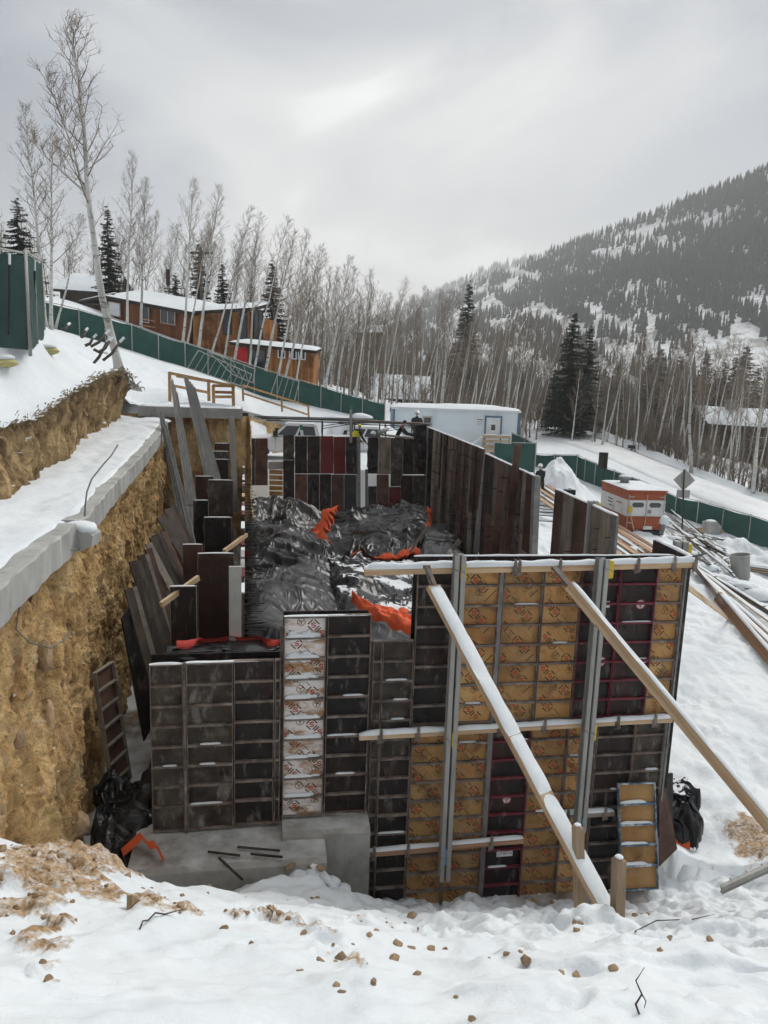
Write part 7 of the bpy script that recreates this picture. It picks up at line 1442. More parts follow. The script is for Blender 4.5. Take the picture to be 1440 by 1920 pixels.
def person(loc, rz, label, jm, hat=True, bend=0.0, kneel=False, arm=(0.25, -0.35), vest=False, scale=1.0):
    """skinned figure 1.75 m; faces local -y; bend = forward lean of the trunk"""
    zs = 0.0 if not kneel else -0.42; hip = Vector((0, 0, 0.92+zs)); cb, sb = math.cos(bend), math.sin(bend)
    def up_(y, z): return hip+Vector((0, -z*sb+y*cb, z*cb+y*sb))
    V = [hip, up_(0, 0.28), up_(0, 0.48), up_(0, 0.58), up_(-0.01, 0.66)]; Rr = [(0.17, 0.12), (0.16, 0.115), (0.19, 0.125), (0.07, 0.07), (0.055, 0.06)]; E = [(0, 1), (1, 2), (2, 3), (3, 4)]
    for s in (-1, 1):
        b = len(V); sh = up_(0, 0.50)+Vector((0.20*s, 0, 0)); el = sh+Vector((0.07*s, arm[0]*-0.4, -0.27)); wr = el+Vector((-0.03*s, -0.10-arm[0]*0.5, arm[1]*0.7)); hd = wr+Vector((0, -0.04, -0.08))
        V += [sh, el, wr]; Rr += [(0.075, 0.075), (0.058, 0.058), (0.045, 0.045)]; E += [(2, b), (b, b+1), (b+1, b+2)]
        l = len(V); h2 = hip+Vector((0.10*s, 0, -0.06))
        if kneel: kn_, an = hip+Vector((0.14*s, -0.40, -0.04 if s > 0 else -0.38)), hip+Vector((0.14*s, -0.36 if s > 0 else 0.05, -0.46))
        else: kn_, an = hip+Vector((0.11*s, -0.02, -0.46)), hip+Vector((0.12*s, 0.02, -0.85))
        V += [h2, kn_, an, an+Vector((0, -0.16, -0.05))]; Rr += [(0.10, 0.10), (0.07, 0.07), (0.052, 0.052), (0.05, 0.04)]; E += [(0, l), (l, l+1), (l+1, l+2), (l+2, l+3)]
    me = bpy.data.meshes.new('body'); me.from_pydata([tuple(v) for v in V], E, []); o = bpy.data.objects.new('tmp', me); COL.objects.link(o)
    md = o.modifiers.new('s', 'SKIN'); sd_ = me.skin_vertices[0].data if me.skin_vertices else None
    for i, r2 in enumerate(Rr): me.skin_vertices[0].data[i].radius = r2
    me.skin_vertices[0].data[0].use_root = True
    o.modifiers.new('d', 'SUBSURF').levels = 2
    dg = bpy.context.evaluated_depsgraph_get(); m2 = bpy.data.meshes.new_from_object(o.evaluated_get(dg)); bpy.data.objects.remove(o); m2.materials.clear(); m2.materials.append(jm); m2.materials.append(m_pants); m2.materials.append(m_skin)
    for p in m2.polygons:
        p.use_smooth = True; c = p.center
        if c.z < hip.z-0.03 and not (abs(c.x) > 0.2 and c.y < -0.02 and not kneel): p.material_index = 1
    t = empty('person', loc, rz); t.scale = (scale,)*3; tag(t, label, 'person'); link('body', m2, t)
    hc = up_(-0.02, 0.78); hm = MB(); prof = []
    for i in range(9):
        a = math.pi*i/8; prof.append((0.085*math.sin(a)*(1.0 if a < 1.6 else 0.88), 0.115*math.cos(a)))
    hm.lathe(hc, prof, 12); hm.tube([hc+Vector((0, -0.08, 0.01)), hc+Vector((0, -0.115, -0.02))], [0.012, 0.02], 6); hm.tube([hc+Vector((-0.09, 0, 0.02)), hc+Vector((-0.1, 0, -0.02))], 0.018, 6); hm.tube([hc+Vector((0.09, 0, 0.02)), hc+Vector((0.1, 0, -0.02))], 0.018, 6)
    hd_ = hm.build('head', m_skin, t, True)
    for s in (-1, 1):
        b = 5 if s < 0 else 12; wr = V[b+2]; d = (V[b+2]-V[b+1]).normalized(); mb = MB(); mb.tube([wr, wr+d*0.05, wr+d*0.10], [0.035, 0.042, 0.032], 8)
        for k in range(4): q = wr+d*0.09+Vector(((k-1.5)*0.018, 0, 0)); mb.tube([q, q+d*0.05, q+d*0.08+Vector((0, -0.015, -0.01))], [0.010, 0.009, 0.007], 5)
        q = wr+d*0.03+Vector((-0.03*s, -0.01, 0)); mb.tube([q, q+d*0.04+Vector((-0.025*s, -0.01, 0))], [0.012, 0.009], 5); mb.build('hand', m_skin, t, True)
    if hat:
        mb = MB(); mb.lathe(hc+Vector((0, 0, 0.035)), [(0.150, -0.005), (0.135, 0.012), (0.122, 0.02), (0.115, 0.06), (0.09, 0.10), (0.05, 0.122), (0.001, 0.128)], 16); mb.tube([hc+Vector((0, -0.12, 0.045)), hc+Vector((0, -0.185, 0.035))], [0.07, 0.03], 8); mb.build('hard_hat', m_hat, t, True)
    else:
        mb = MB(); mb.lathe(hc+Vector((0, 0.01, 0.0)), [(0.098, 0.0), (0.1, 0.05), (0.075, 0.10), (0.03, 0.128), (0.001, 0.13)], 12); mb.build('hood', jm if not vest else m_vest, t, True)
    if vest: mb = MB(); mb.lathe(hip, [(0.205, 0.1), (0.20, 0.25), (0.225, 0.42), (0.15, 0.55)], 14); mb.build('vest', m_vest, t, True)
    return t
q = P(781, 800, 37.0); person((q.x, q.y, P(781, 771, 37.0).z-1.80), R(10), 'person in a dark grey jacket and pale hat standing behind the scaffold plank', m_jacket, True)
q = P(743, 822, 35.6); pb_ = person((q.x, q.y, q.z-0.42), R(80), 'person in black crouching under the scaffold plank with orange straps', m_jacket2, False, 0.5, True, (0.6, -0.1)); 
mb = MB(); 
for s in (-1, 1): mb.tube([(0.12*s, -0.30, 0.72), (0.13*s, -0.34, 0.95), (0.10*s, -0.16, 1.05)], 0.022, 6)
mb.build('harness_strap', m_orange, pb_)
q = P(695, 830, 36.2); person((q.x, q.y, P(695, 808, 36.2).z-1.82), R(40), 'worker in a white hard hat showing between the halves of the far cross wall', m_jacket2, True, 0.2)
q = P(668, 830, 37.0); person((q.x, q.y, P(668, 797, 37.0).z-1.75), R(120), 'worker in a yellow vest behind the pale post with green tip', m_jacket2, False, 0.2, vest=True)
q = P(1015, 905, 38.0); person((q.x, q.y, P(1015, 870, 38.0).z-1.83), R(200), 'worker in a white hard hat and dark jacket inside the right fence corner', m_jacket2, True, 0.25)

# ------------------------------------------------------------------ heater trailer, signs, lumber and debris on the right
m_gor = mat('orange_enamel', [(0.3, (0.26, 0.06, 0.02)), (0.7, (0.36, 0.085, 0.03))], 1.5, rough=0.5, rnd=False, layers=[dict(color=(0.24, 0.06, 0.02), scale=3, lo=0.55, hi=0.7, amt=0.5)])
m_gwh = mat('white_enamel', [(0.3, (0.58, 0.59, 0.58)), (0.7, (0.68, 0.69, 0.68))], 1.5, rough=0.5, rnd=False, layers=[dict(color=(0.4, 0.38, 0.34), scale=2, lo=0.56, hi=0.72, amt=0.4, stretch=(1, 1, 0.3))])
g0 = P(1171, 993, 33); GW, GH, GL = 1.80, 1.75, 3.0; gt = empty('heater_trailer', g0); gt.rotation_euler = (0, 0, R(6)); tag(gt, 'orange and white ground heater trailer with oval rear windows', 'heater trailer')
for nm, z0, z1, m in (('lower_band', 0.0, 0.62, m_gor), ('middle_band', 0.62, 1.36, m_gwh), ('upper_band', 1.36, GH, m_gor)):
    mb = MB(); mb.box(0, GW, 0, GL, z0, z1-0.002); mb.build(nm, m, gt)
mb = MB(); mb.box(-0.04, GW+0.04, -0.06, GL+0.04, GH, GH+0.05); rf = mb.build('roof', m_gor, gt); snow_slab(rf, Matrix.Identity(4), [Vector((-0.04, -0.06, GH+0.05)), Vector((GW+0.04, -0.06, GH+0.05)), Vector((GW+0.04, GL+0.04, GH+0.05)), Vector((-0.04, GL+0.04, GH+0.05))], 0.10, 9, n=20, k=20)
for x0, x1, nm in ((0.12, 0.9, 'door'), (0.92, 1.70, 'door')):
    for z0, z1, m in ((0.08, 0.60, m_gor), (0.64, 1.34, m_gwh), (1.38, 1.62, m_gor)): mb = MB(); mb.box(x0, x1, -0.03, -0.002, z0, z1); d_ = mb.build(nm, m, gt)
    xc = (x0+x1)/2; mb = MB(); k = 20; ov = [(xc+(0.16 if math.cos(a) > 0 else -0.16)+0.11*math.cos(a), 1.14+0.11*math.sin(a)) for a in np.linspace(0, 2*math.pi, k, endpoint=False)]; mb.prism(ov, -0.045, -0.031); mb.build('oval_window', m_glass, d_)
    for zz in (0.3, 1.48): mb = MB(); mb.box(x0-0.02 if x0 < 0.5 else x1-0.2, x0+0.2 if x0 < 0.5 else x1+0.02, -0.05, -0.031, zz, zz+0.05); mb.build('hinge', m_galv, d_)
for xx in (0.06, 0.91, 1.72): mb = MB(); mb.box(xx-0.015, xx+0.015, -0.06, -0.032, 0.1, 1.62); mb.build('door_bar', m_frame, gt)
mb = MB(); mb.box(0.98, 1.14, -0.05, -0.031, 0.76, 0.92); mb.build('latch', m_galv_dark, gt); mb = MB(); mb.box(0.85, 1.25, -0.05, -0.031, 0.03, 0.18); mb.build('number_plate', m_white, gt)
for z0, z1, y0, y1 in ((0.66, 1.30, 0.4, 1.25), (0.66, 1.30, 1.35, 2.3)): mb = MB(); mb.box(-0.02, -0.001, y0, y1, z0, z1); sp_ = mb.build('side_door', m_gwh, gt)
for i, (zz, y0, y1) in enumerate(((1.12, 1.5, 2.1), (0.98, 1.5, 2.1), (1.1, 0.5, 1.1), (0.82, 1.5, 1.9))): mb = MB(); mb.box(-0.024, -0.021, y0, y1, zz, zz+0.05); mb.build('lettering_strip', m_gor if i == 2 else m_txtblack, gt)
mb = MB(); mb.lathe((0.55, 1.7, GH+0.05), [(0.20, 0), (0.20, 0.22), (0.24, 0.26), (0.30, 0.30), (0.30, 0.36), (0.001, 0.40)], 18); ex = mb.build('exhaust_cap', m_galv_dark, gt, True); lumps([((0.55, 1.7, GH+0.46), (0.30, 0.30, 0.07))], 3).build('snow_cap', m_snow, ex, True)
mb = MB(); mb.box(0.0, GW, -0.1, GL, -0.22, -0.02); mb.build('chassis', m_black, gt)
for s in (0.05, GW-0.05): mb = MB(); mb.tube([(s-0.1, 1.5, -0.25), (s+0.1, 1.5, -0.25)], 0.33, 16); mb.build('wheel', m_tyre, gt)
shv = empty('shovel', P(1183, 992, 32.6)); tag(shv, 'long-handled shovel leaning on the heater trailer doors', 'shovel'); mb = MB(); mb.tube([(0.15, 0, -0.1), (-0.02, 0.28, 0.75)], 0.022, 6); mb.build('shaft', m_lumber, shv)
mb = MB(); mb.box(-0.10, 0.06, 0.24, 0.30, 0.70, 0.98); mb.build('blade', m_yellow, shv)
def sign_post(pxb, pyb, pyt, Y, label):
    t = empty('road_sign', P(pxb, pyb, Y)); tag(t, label, 'sign'); mb = MB(); a, b = P(pxb, pyb, Y), P(pxb+3, pyt, Y); v = b-a; mb.beam((0, 0, -0.4), v, 0.07, 0.04, up=(0, 1, 0)); mb.build('post', m_black, t); return t, v, a
ts, v, a = sign_post(1280, 985, 880, 38, 'back of a diamond-shaped road sign beside the green fence')
c = P(1283, 900, 38.1)-a; r2 = 0.56; mb = MB(); mb.add([c+Vector((0, 0.0, r2)), c+Vector((r2, 0, 0)), c+Vector((0, 0, -r2)), c+Vector((-r2, 0, 0)), c+Vector((0, 0.015, r2)), c+Vector((r2, 0.015, 0)), c+Vector((0, 0.015, -r2)), c+Vector((-r2, 0.015, 0))], [(0, 1, 2, 3), (7, 6, 5, 4), (0, 4, 5, 1), (1, 5, 6, 2), (2, 6, 7, 3), (3, 7, 4, 0)]); mb.build('diamond_plate', m_galv, ts)
c = P(1281, 926, 38.1)-a; mb = MB(); mb.box(c.x-0.34, c.x+0.34, c.y, c.y+0.015, c.z-0.2, c.z+0.2); mb.build('lower_plate', m_galv, ts)
ts, v, a = sign_post(1131, 925, 852, 45.5, 'dark rectangular notice board on a post behind the fence'); c = P(1131, 862, 45.5)-a; mb = MB(); mb.box(c.x-0.28, c.x+0.28, c.y-0.02, c.y+0.02, c.z-0.55, c.z+0.45); mb.build('board', m_fascia, ts)
ts, v, a = sign_post(1181, 866, 838, 60, 'small dark mailbox-like sign by the road in front of the aspens'); c = v; mb = MB(); mb.box(c.x-0.25, c.x+0.25, c.y-0.2, c.y+0.2, c.z-0.12, c.z+0.14); mb.build('box', m_black, ts)
mb = MB(); c = P(1205, 866, 58); mb.box(c.x-0.16, c.x+0.16, c.y-0.12, c.y+0.12, c.z-0.25, c.z+0.2); mb.box(c.x-0.18, c.x+0.18, c.y-0.14, c.y+0.14, c.z+0.2, c.z+0.24); tag(mb.build('utility_box', m_galv), 'small grey utility box standing in the roadside snow', 'utility box')
pt_ = empty('picnic_table', P(990, 800, 74)); tag(pt_, 'dark picnic table on the snow beyond the trailer end', 'table')
mb = MB(); mb.box(-0.9, 0.9, -0.35, 0.35, 0.72, 0.78); mb.build('top', m_board_dark, pt_)
for yy in (-0.75, 0.75): mb = MB(); mb.box(-0.9, 0.9, yy-0.13, yy+0.13, 0.43, 0.48); mb.build('bench', m_board_dark, pt_)
for xx in (-0.6, 0.6): mb = MB(); mb.beam((xx, -0.7, 0), (xx, -0.15, 0.72), 0.08, 0.06); mb.beam((xx, 0.7, 0), (xx, 0.15, 0.72), 0.08, 0.06); mb.beam((xx+0.05, -0.8, 0.4), (xx+0.05, 0.8, 0.4), 0.05, 0.08); mb.build('leg', m_board_dark, pt_)
# ------------------------------------------------------------------ lumber and debris on the right of the dig
def line_board(a, b, w, h, m, label, group=None, roll=0.0, snow=0.0, name='timber_board', seed=0):
    a, b = Vector(a), Vector(b); o = beam_obj(name, a, b, w, h, m, None, (math.sin(roll), 0, math.cos(roll))); tag(o, label, 'board', group)
    if snow: q_ = snow_strip(a+Vector((0, 0, h/2)), b+Vector((0, 0, h/2)), w*0.9, snow, seed, seg=14, gaps=0.25).build('snow_cap', m_snow, o, True); q_.matrix_basis = o.matrix_basis.inverted()
    return o
r_ = random.Random(14)
def site_hit(px, py, lift=0.05):
    r3 = ray(px, py)
    for Y in np.linspace(14, 46, 260):
        p = r3*(Y/r3.y); g = site_z(p.x, Y) if (4.75 < p.x < 24 and Y < 42) else gz(p.x, Y)
        if p.z <= g+lift: return p
    return r3*(40/r3.y)
for i in range(8):
    o_ = (i-3.5)*0.24; a = site_hit(1012, 912, 0.35)+Vector((o_, 0, -0.02*abs(i-3))); b = site_hit(1212, 1045, 0.12)+Vector((o_*1.1, r_.uniform(-1, 0.6), 0)); z_ = 0.05*(i % 3)
    line_board(a+Vector((0, r_.uniform(-0.6, 0.6), z_)), b+Vector((0, 0, z_)), 0.20, 0.045, r_.choice((m_lumber_red, m_lumber_red, m_lumber)), 'long reddish board in the stack lying outside the right wall', 'long boards outside the right wall', 0.1*r_.uniform(-1, 1), snow=0.02 if i in (1, 4) else 0, seed=i)
for i in range(6):
    o_ = (i-2.5)*0.20; a = site_hit(1285+i*4, 1050+i*3, 0.25)+Vector((0, 0, 0.05*(i % 2))); b = site_hit(1462, 1160+i*22, 0.12)+Vector((0, 0, 0.05*(i % 2)))
    line_board(a, b, 0.16, 0.05 if i else 0.16, (m_lumber_old, m_lumber, m_lumber_red, m_lumber, m_lumber_red, m_lumber_old)[i], ('thick grey beam on top of the near stack at the right edge', 'pale board second from the top of the near stack', 'reddish board in the middle of the near stack at the right edge', 'pale board low in the near stack at the right edge', 'reddish board low in the near stack beside the short brace', 'lowest grey board of the near stack at the right edge')[i], 'boards of the near stack at the right edge', snow=0.03 if i in (0, 2) else 0.015, seed=30+i)
line_board(P(1286, 1098, 13.0), site_hit(1366, 1160, 0.02), 0.05, 0.10, m_lumber, 'short pale brace just right of the main wall above the snow', None, snow=0.015)
DEB = [((1248, 962), (1330, 1030)), ((1256, 958), (1345, 1035)), ((1266, 962), (1360, 1040)), ((1240, 970), (1320, 1040)), ((1300, 1010), (1365, 1062)), ((1290, 1020), (1350, 1075)), ((1276, 1000), (1345, 1052)), ((1310, 1030), (1372, 1080)), ((1262, 988), (1318, 1046)), ((1330, 1042), (1376, 1072)), ((1284, 1034), (1330, 1068)), ((1245, 985), (1290, 1030)), ((1322, 1020), (1362, 1030)), ((1335, 1060), (1368, 1050)), ((1300, 1048), (1344, 1040))]
for q in range(26):
    x0_ = r_.uniform(1238, 1345); y0_ = 955+(x0_-1238)*0.62+r_.uniform(0, 42); l_ = r_.uniform(18, 60); DEB.append(((x0_, y0_), (x0_+l_, y0_+l_*r_.uniform(0.2, 0.95))))
for i, (a, b) in enumerate(DEB):
    ya = 31.5-(a[1]-958)*0.055; yb = 31.5-(b[1]-958)*0.055; line_board(site_hit(*a, 0.10)+Vector((0, 0, r_.uniform(0, 0.2))), site_hit(*b, 0.06)+Vector((0, 0, r_.uniform(0, 0.2))), r_.uniform(0.05, 0.13), 0.035, r_.choice((m_board_dark, m_lumber_old, m_board_dark)), 'dark scrap stick in the snowy debris heap right of the heater trailer', 'scrap sticks in the debris heap', snow=0.05 if i % 2 else 0.0, seed=60+i, name='scrap_stick')
for i, (px, py, Y, r2) in enumerate(((1300, 1040, 28, 0.30), (1330, 1065, 26.5, 0.32), (1265, 1010, 30, 0.28), (1350, 1085, 25.8, 0.35), (1395, 1100, 25.0, 0.4), (1420, 1115, 24.2, 0.45), (1285, 985, 31, 0.25), (1240, 988, 31.6, 0.22))):
    c = site_hit(px, py, 0.1); o = lumps([((0, 0, 0), (r2*1.3, r2, r2*0.5))], 120+i).build('snow_clod', m_snow, None, True, c); tag(o, 'lump of snow on the debris right of the heater trailer', 'snow lump', 'snow lumps on the debris')
mb = MB(); mb.tube([P(1240, 1000, 32.0), P(1246, 978, 32.2)], 0.10, 8); o = mb.build('pipe_stub', m_galv_dark, None, True); tag(o, 'short upright pipe wearing a tall cap of snow beside the heater trailer', 'pipe'); q = P(1246, 976, 32.2); lumps([((q.x, q.y, q.z), (0.22, 0.2, 0.26))], 9).build('snow_cap', m_snow, o, True)
can = empty('metal_can', site_hit(1390, 1085, 0.0)); can.rotation_euler = (R(-6), R(-8), 0.3); tag(can, 'galvanised metal trash can without a lid standing in the debris', 'trash can')
mb = MB(); prof = [(0.30, 0.0)]+[(0.31+0.045*k/10+0.008*(k % 2), 0.88*k/10+0.02) for k in range(11)]+[(0.375, 0.92), (0.375, 0.95), (0.345, 0.94), (0.33, 0.5), (0.30, 0.06), (0.001, 0.05)]
mb.lathe((0, 0, 0), prof, 28); mb.build('shell', m_galv, can, True); mb = MB(); mb.tube([(0.38*math.cos(t), 0.38*math.sin(t), 0.93) for t in np.linspace(0, 2*math.pi, 29)], 0.018, 6); mb.build('rim', m_galv, can, True)
for s in (0, math.pi): mb = MB(); mb.tube([(0.36*math.cos(s-0.3), 0.36*math.sin(s-0.3), 0.62), (0.44*math.cos(s), 0.44*math.sin(s), 0.56), (0.36*math.cos(s+0.3), 0.36*math.sin(s+0.3), 0.62)], 0.012, 5); mb.build('handle', m_galv_dark, can)
def plank_stack(c, d, L_, n, rows, label, seed):
    t = empty('plank_stack', c); tag(t, label, 'plank stack'); r2 = random.Random(seed); d = Vector(d).normalized(); s = Vector((-d.y, d.x, 0))
    for k in range(rows):
        for i in range(n):
            o_ = s*((i-(n-1)/2)*0.2)+Vector((0, 0, 0.05*k))+d*r2.uniform(-0.12, 0.12); mb = MB(); mb.beam(o_-d*L_/2, o_+d*L_/2, 0.185, 0.042); mb.build('plank', m_lumber_old if r2.random() < 0.6 else m_lumber, t)
    for i in range(n): o_ = s*((i-(n-1)/2)*0.2)+Vector((0, 0, 0.05*rows-0.025)); snow_strip(o_-d*L_/2, o_+d*L_/2, 0.22, 0.10, seed+i).build('snow_cap', m_snow, t, True)
plank_stack(site_hit(1428, 1072, 0.05), (1, -0.25, -0.05), 1.6, 3, 5, 'stack of pale planks under snow at the right edge beside the metal can', 3)
plank_stack(site_hit(1385, 1106, 0.05), (1, -0.45, -0.1), 1.0, 2, 4, 'small stack of short planks in front of the metal can', 5)
mb = MB(); c = site_hit(1333, 990, 0.25); mb.prism([(-0.45, -0.3), (0.35, -0.35), (0.48, 0.1), (0.1, 0.42), (-0.38, 0.36)], -0.3, 0.3, Matrix.Translation(c) @ Matrix.Rotation(0.4, 4, 'Z')); o = mb.build('concrete_chunk', m_conc); tag(o, 'broken grey concrete chunk on the snow mound by the fence', 'concrete chunk'); lumps([((c.x-0.05, c.y, c.z+0.40), (0.3, 0.3, 0.08))], 4).build('snow_cap', m_snow, o, True)
for i, (px, py, Y, r2, lb) in enumerate(((1312, 995, 34, 0.28, 'rounded grey stone left of the concrete chunk on the mound'), (1350, 996, 33.6, 0.25, 'dark stone right of the concrete chunk on the mound'), (1330, 1020, 31.5, 0.24, 'dark stone halfway down the snow mound'))):
    o = link('boulder', _rk[i], None, site_hit(px, py, 0.1), (0.3*i, 0.2, i), (r2*1.2, r2, r2)); tag(o, lb, 'boulder')
for px, py, Y, lb in ((1112, 948, 15.6, 'top of an outer strongback with a yellow clamp behind the five-sheet section'), (1276, 1026, 11.9, 'top of an outer strongback with a yellow clamp behind the last short sheet')):
    c = P(px, py, Y); t = empty('steel_strongback', c); tag(t, lb, 'strongback')
    for s in (-0.06, 0.06): mb = MB(); mb.box(s-0.045, s+0.045, -0.07, 0.07, -2.5, 0.1); mb.build('channel', m_galv, t)
    mb = MB(); mb.box(0.115, 0.17, -0.05, 0.05, -0.13, 0.06); mb.build('wedge_clamp', m_yellow, t)
mb = MB(); c = P(1068, 922, 36); mb.box(c.x-0.26, c.x+0.26, c.y-0.15, c.y+0.15, c.z-0.14, c.z+0.10); o = mb.build('tool_case', m_black); tag(o, 'black tool case lying on the snow mound', 'tool case'); mb = MB(); mb.tube([(c.x-0.08, c.y, c.z+0.10), (c.x-0.06, c.y, c.z+0.16), (c.x+0.06, c.y, c.z+0.16), (c.x+0.08, c.y, c.z+0.10)], 0.015, 6); mb.build('handle', m_black, o)
for i, (px, py, Y) in enumerate(((1012, 955, 27), (1020, 968, 25.5), (1028, 950, 27), (1015, 978, 24.5), (1033, 962, 26), (1022, 942, 28))):
    c = site_hit(px, py, 0.1); line_board(c+Vector((-0.5, 0.3, 0)), c+Vector((0.5, -0.3, 0.08)), 0.14, 0.04, m_lumber_old, 'snowy scrap board in the gap between the right wall sections', 'scrap boards in the wall gap', snow=0.07, seed=90+i, name='scrap_board')

qn = np.random.default_rng(77); ics = bmesh.new(); bmesh.ops.create_icosphere(ics, subdivisions=1, radius=1); iv_ = np.array([v.co[:] for v in ics.verts]); fi_ = np.array([[v.index for v in f.verts] for f in ics.faces]); ics.free()
ecl = bpy.data.objects['earth_cliff'].data; cv = np.zeros(len(ecl.vertices)*3); ecl.vertices.foreach_get('co', cv); cv = cv.reshape(-1, 3)
cv = cv[qn.integers(0, len(cv), 1000)]; cv = cv[(cv[:, 2] > -7.6) & (cv[:, 2] < -2.6) & (cv[:, 1] > 5.0)]; sz0 = np.exp(qn.normal(-3.7, 0.6, len(cv)))
Vs = cv[:, None, :]+np.array([-0.01, 0, 0])+iv_[None]*(sz0[:, None]*qn.uniform(0.55, 1.3, (len(cv), len(iv_))))[..., None]*np.array([0.6, 1, 1.1])
tag(link('embedded_stones', fastmesh('embedded_stones', Vs.reshape(-1, 3), (fi_[None]+(np.arange(len(cv))*len(iv_))[:, None, None]).reshape(-1, 3), m_soil)), 'small stones and crumbs bedded in the earth face', 'soil stones', kind='stuff')

# ------------------------------------------------------------------ stones, clods and twigs on the foreground bank
def bank_hit(px, py):
    r3 = ray(px, py); lo_, hi_ = 1.5, 11.2; prev = None
    for Y in np.linspace(1.6, 11.2, 400):
        k = Y/r3.y; p = r3*k
        if -6.9 < p.x < 10.9 and p.z <= bank_z(p.x, Y): return p
    return None
STN = [(640, 1800, 24), (600, 1803, 18), (628, 1808, 14), (745, 1775, 24), (770, 1782, 18), (740, 1803, 26), (985, 1800, 24), (952, 1792, 16), (975, 1790, 14), (1080, 1831, 20), (1052, 1828, 16), (780, 1832, 20), (855, 1873, 14), (695, 1755, 14), (570, 1752, 16), (562, 1822, 14), (705, 1748, 14), (420, 1745, 18), (520, 1715, 16), (660, 1775, 12), (810, 1785, 20), (835, 1783, 12), (915, 1800, 12), (1035, 1693, 12), (1000, 1692, 14), (1255, 1762, 14), (1150, 1820, 22), (1080, 1745, 16), (1190, 1720, 14), (1215, 1718, 12), (340, 1700, 18), (290, 1690, 16), (470, 1770, 12), (1330, 1765, 16), (1240, 1785, 14), (700, 1845, 16), (640, 1870, 22), (630, 1850, 16), (90, 1840, 18), (105, 1855, 14)]
for i, (px, py, sz) in enumerate(STN):
    p = bank_hit(px, py)
    if p is None: continue
    rr_ = sz/2/1400*p.length*1.05; o = link('stone', _rk[i % 7], None, p+Vector((0, 0, rr_*0.25)), (rng.uniform(-0.4, 0.4), rng.uniform(-0.4, 0.4), rng.uniform(0, 6.3)), (rr_, rr_, rr_)); tag(o, 'brown stone lying loose on the foreground snow', 'stone', 'stones on the foreground snow')
q2 = np.random.default_rng(9); ic = bmesh.new(); bmesh.ops.create_icosphere(ic, subdivisions=1, radius=1); iv = np.array([v.co[:] for v in ic.verts]); fi = np.array([[v.index for v in f.verts] for f in ic.faces]); ic.free()
xs_ = q2.uniform(-5.0, 6.5, 60000); ys_ = q2.uniform(2.5, 10.2, 60000); dmv = dirt_mask(xs_, ys_); pr = np.where(dmv > 0.45, 0.11, 0.0008+0.006*(np.hypot((xs_+1.6)/2.4, (ys_-6.8)/1.8) < 1)+0.0015*((ys_ > 6.2) & (xs_ > 0)))*np.where(xs_ > 0.4, 0.35, 1); okk = (q2.random(60000) < pr) & (xs_ > cliff_x(ys_)+0.1); xs_, ys_ = xs_[okk], ys_[okk]; n = len(xs_)
zi = np.array([bank_z(a, b) for a, b in zip(xs_, ys_)]); sc_ = np.exp(q2.normal(-4.1, 0.55, n)); jit = q2.uniform(0.6, 1.35, (n, len(iv)))
V = np.stack([xs_, ys_, zi+sc_*0.3], -1)[:, None, :]+iv[None]*(sc_[:, None]*jit)[..., None]*np.array([1, 1, 0.75])
tag(link('soil_clods', fastmesh('soil_clods', V.reshape(-1, 3), (fi[None]+(np.arange(n)*len(iv))[:, None, None]).reshape(-1, 3), m_rock)), 'crumbled soil clods scattered over the foreground snow', 'soil clods', kind='stuff')
def twig(pts, r2, label):
    mb = MB(); mb.tube(pts, [r2]*(len(pts)-1)+[r2*0.4], 5); return mb
p = bank_hit(1200, 1905)
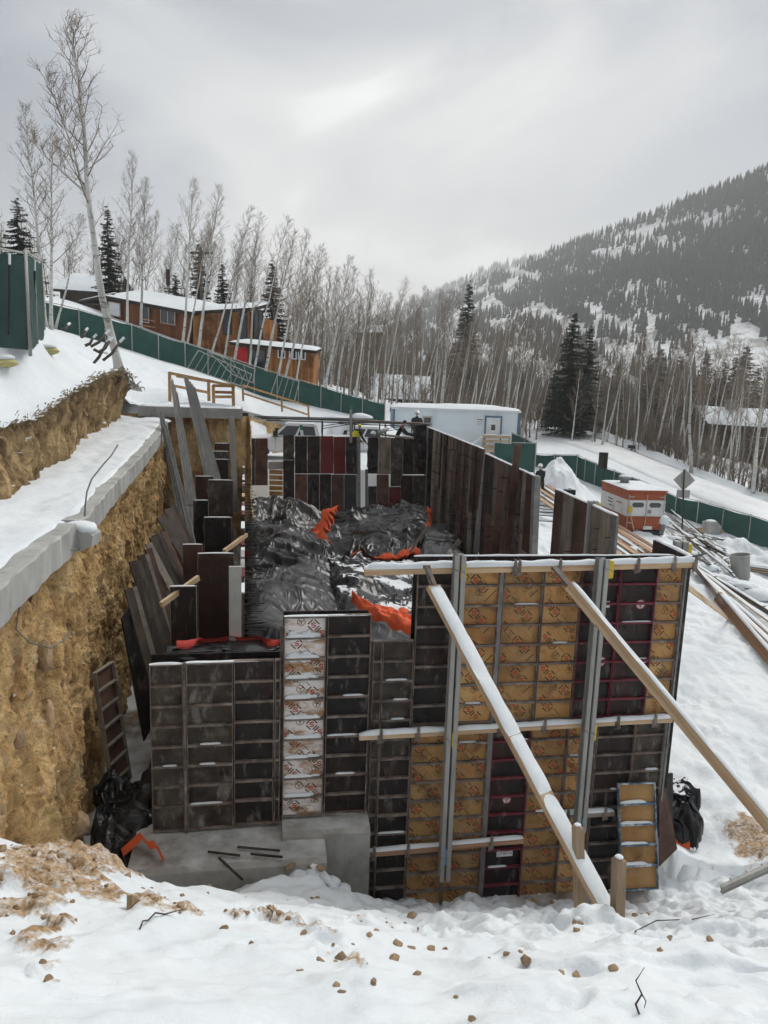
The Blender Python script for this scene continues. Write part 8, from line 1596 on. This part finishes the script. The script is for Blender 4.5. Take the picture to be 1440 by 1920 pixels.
if p:
    mb = MB(); mb.tube([p+Vector((0.02, 0, -0.05)), p+Vector((-0.02, 0.02, 0.05)), p+Vector((0.01, 0.03, 0.10)), p+Vector((-0.02, 0.05, 0.16)), p+Vector((0.02, 0.06, 0.23))], [0.006, 0.006, 0.005, 0.004, 0.002], 5); mb.tube([p+Vector((0.01, 0.03, 0.10)), p+Vector((0.035, 0.03, 0.06)), p+Vector((0.03, 0.03, 0.02))], [0.004, 0.003, 0.002], 5)
    tag(mb.build('dead_twig', m_bark_dark, None, True), 'thin dead twig poking out of the snow at the bottom right', 'twig')
for i, (pl, lb) in enumerate((([(262, 1750), (268, 1742), (278, 1733), (292, 1726), (310, 1721), (345, 1718)], 'curved dead stalk at the left of the crumbled soil'), ([(500, 1705), (512, 1722), (505, 1735)], 'short dark twig in the snow below the footing'), ([(1190, 1752), (1230, 1735), (1300, 1728), (1340, 1722)], 'thin dark root trailing across the snow right of the stakes'))):
    pp = [bank_hit(*q) for q in pl]
    if all(pp): mb = MB(); mb.tube([q+Vector((0, 0, 0.03+0.03*(k % 2))) for k, q in enumerate(pp)], [0.006]*(len(pp)-1)+[0.002], 5); tag(mb.build('dead_twig', m_bark_dark, None, True), lb, 'twig')
for i, (px, py, s) in enumerate(((560, 1645, 0.13), (585, 1640, 0.10), (600, 1628, 0.09), (520, 1660, 0.11), (545, 1625, 0.08), (620, 1655, 0.10), (480, 1668, 0.10), (640, 1672, 0.12))):
    c = P(px, py, 8.95 if px < 530 else 9.2); o = lumps([((0, 0, 0), (s*1.3, s, s*0.8))], 200+i).build('snow_clod', m_snow, None, True, c) if i not in (2, 4) else link('soil_lump', _rk[i], None, c, (0.4, 0.2, i), (s*1.2, s, s*0.9)); tag(o, ('clod of snow heaped against the square footing' if i not in (2, 4) else 'lump of brown soil resting against the square footing'), 'clod', 'clods against the footing')

# ------------------------------------------------------------------ hazy air
mh = bpy.data.materials.new('hazy_air'); mh.use_nodes = True; t_ = mh.node_tree; t_.nodes.clear(); ou = t_.nodes.new('ShaderNodeOutputMaterial'); pv = t_.nodes.new('ShaderNodeVolumePrincipled')
pv.inputs['Color'].default_value = (0.93, 0.935, 0.93, 1); pv.inputs['Density'].default_value = 0.00042; pv.inputs['Anisotropy'].default_value = 0.2
t_.links.new(pv.outputs[0], ou.inputs['Volume'])
mb = MB(); mb.box(-2700, 2700, -450, 4300, -40, 420); tag(mb.build('haze', mh), kind='stuff')
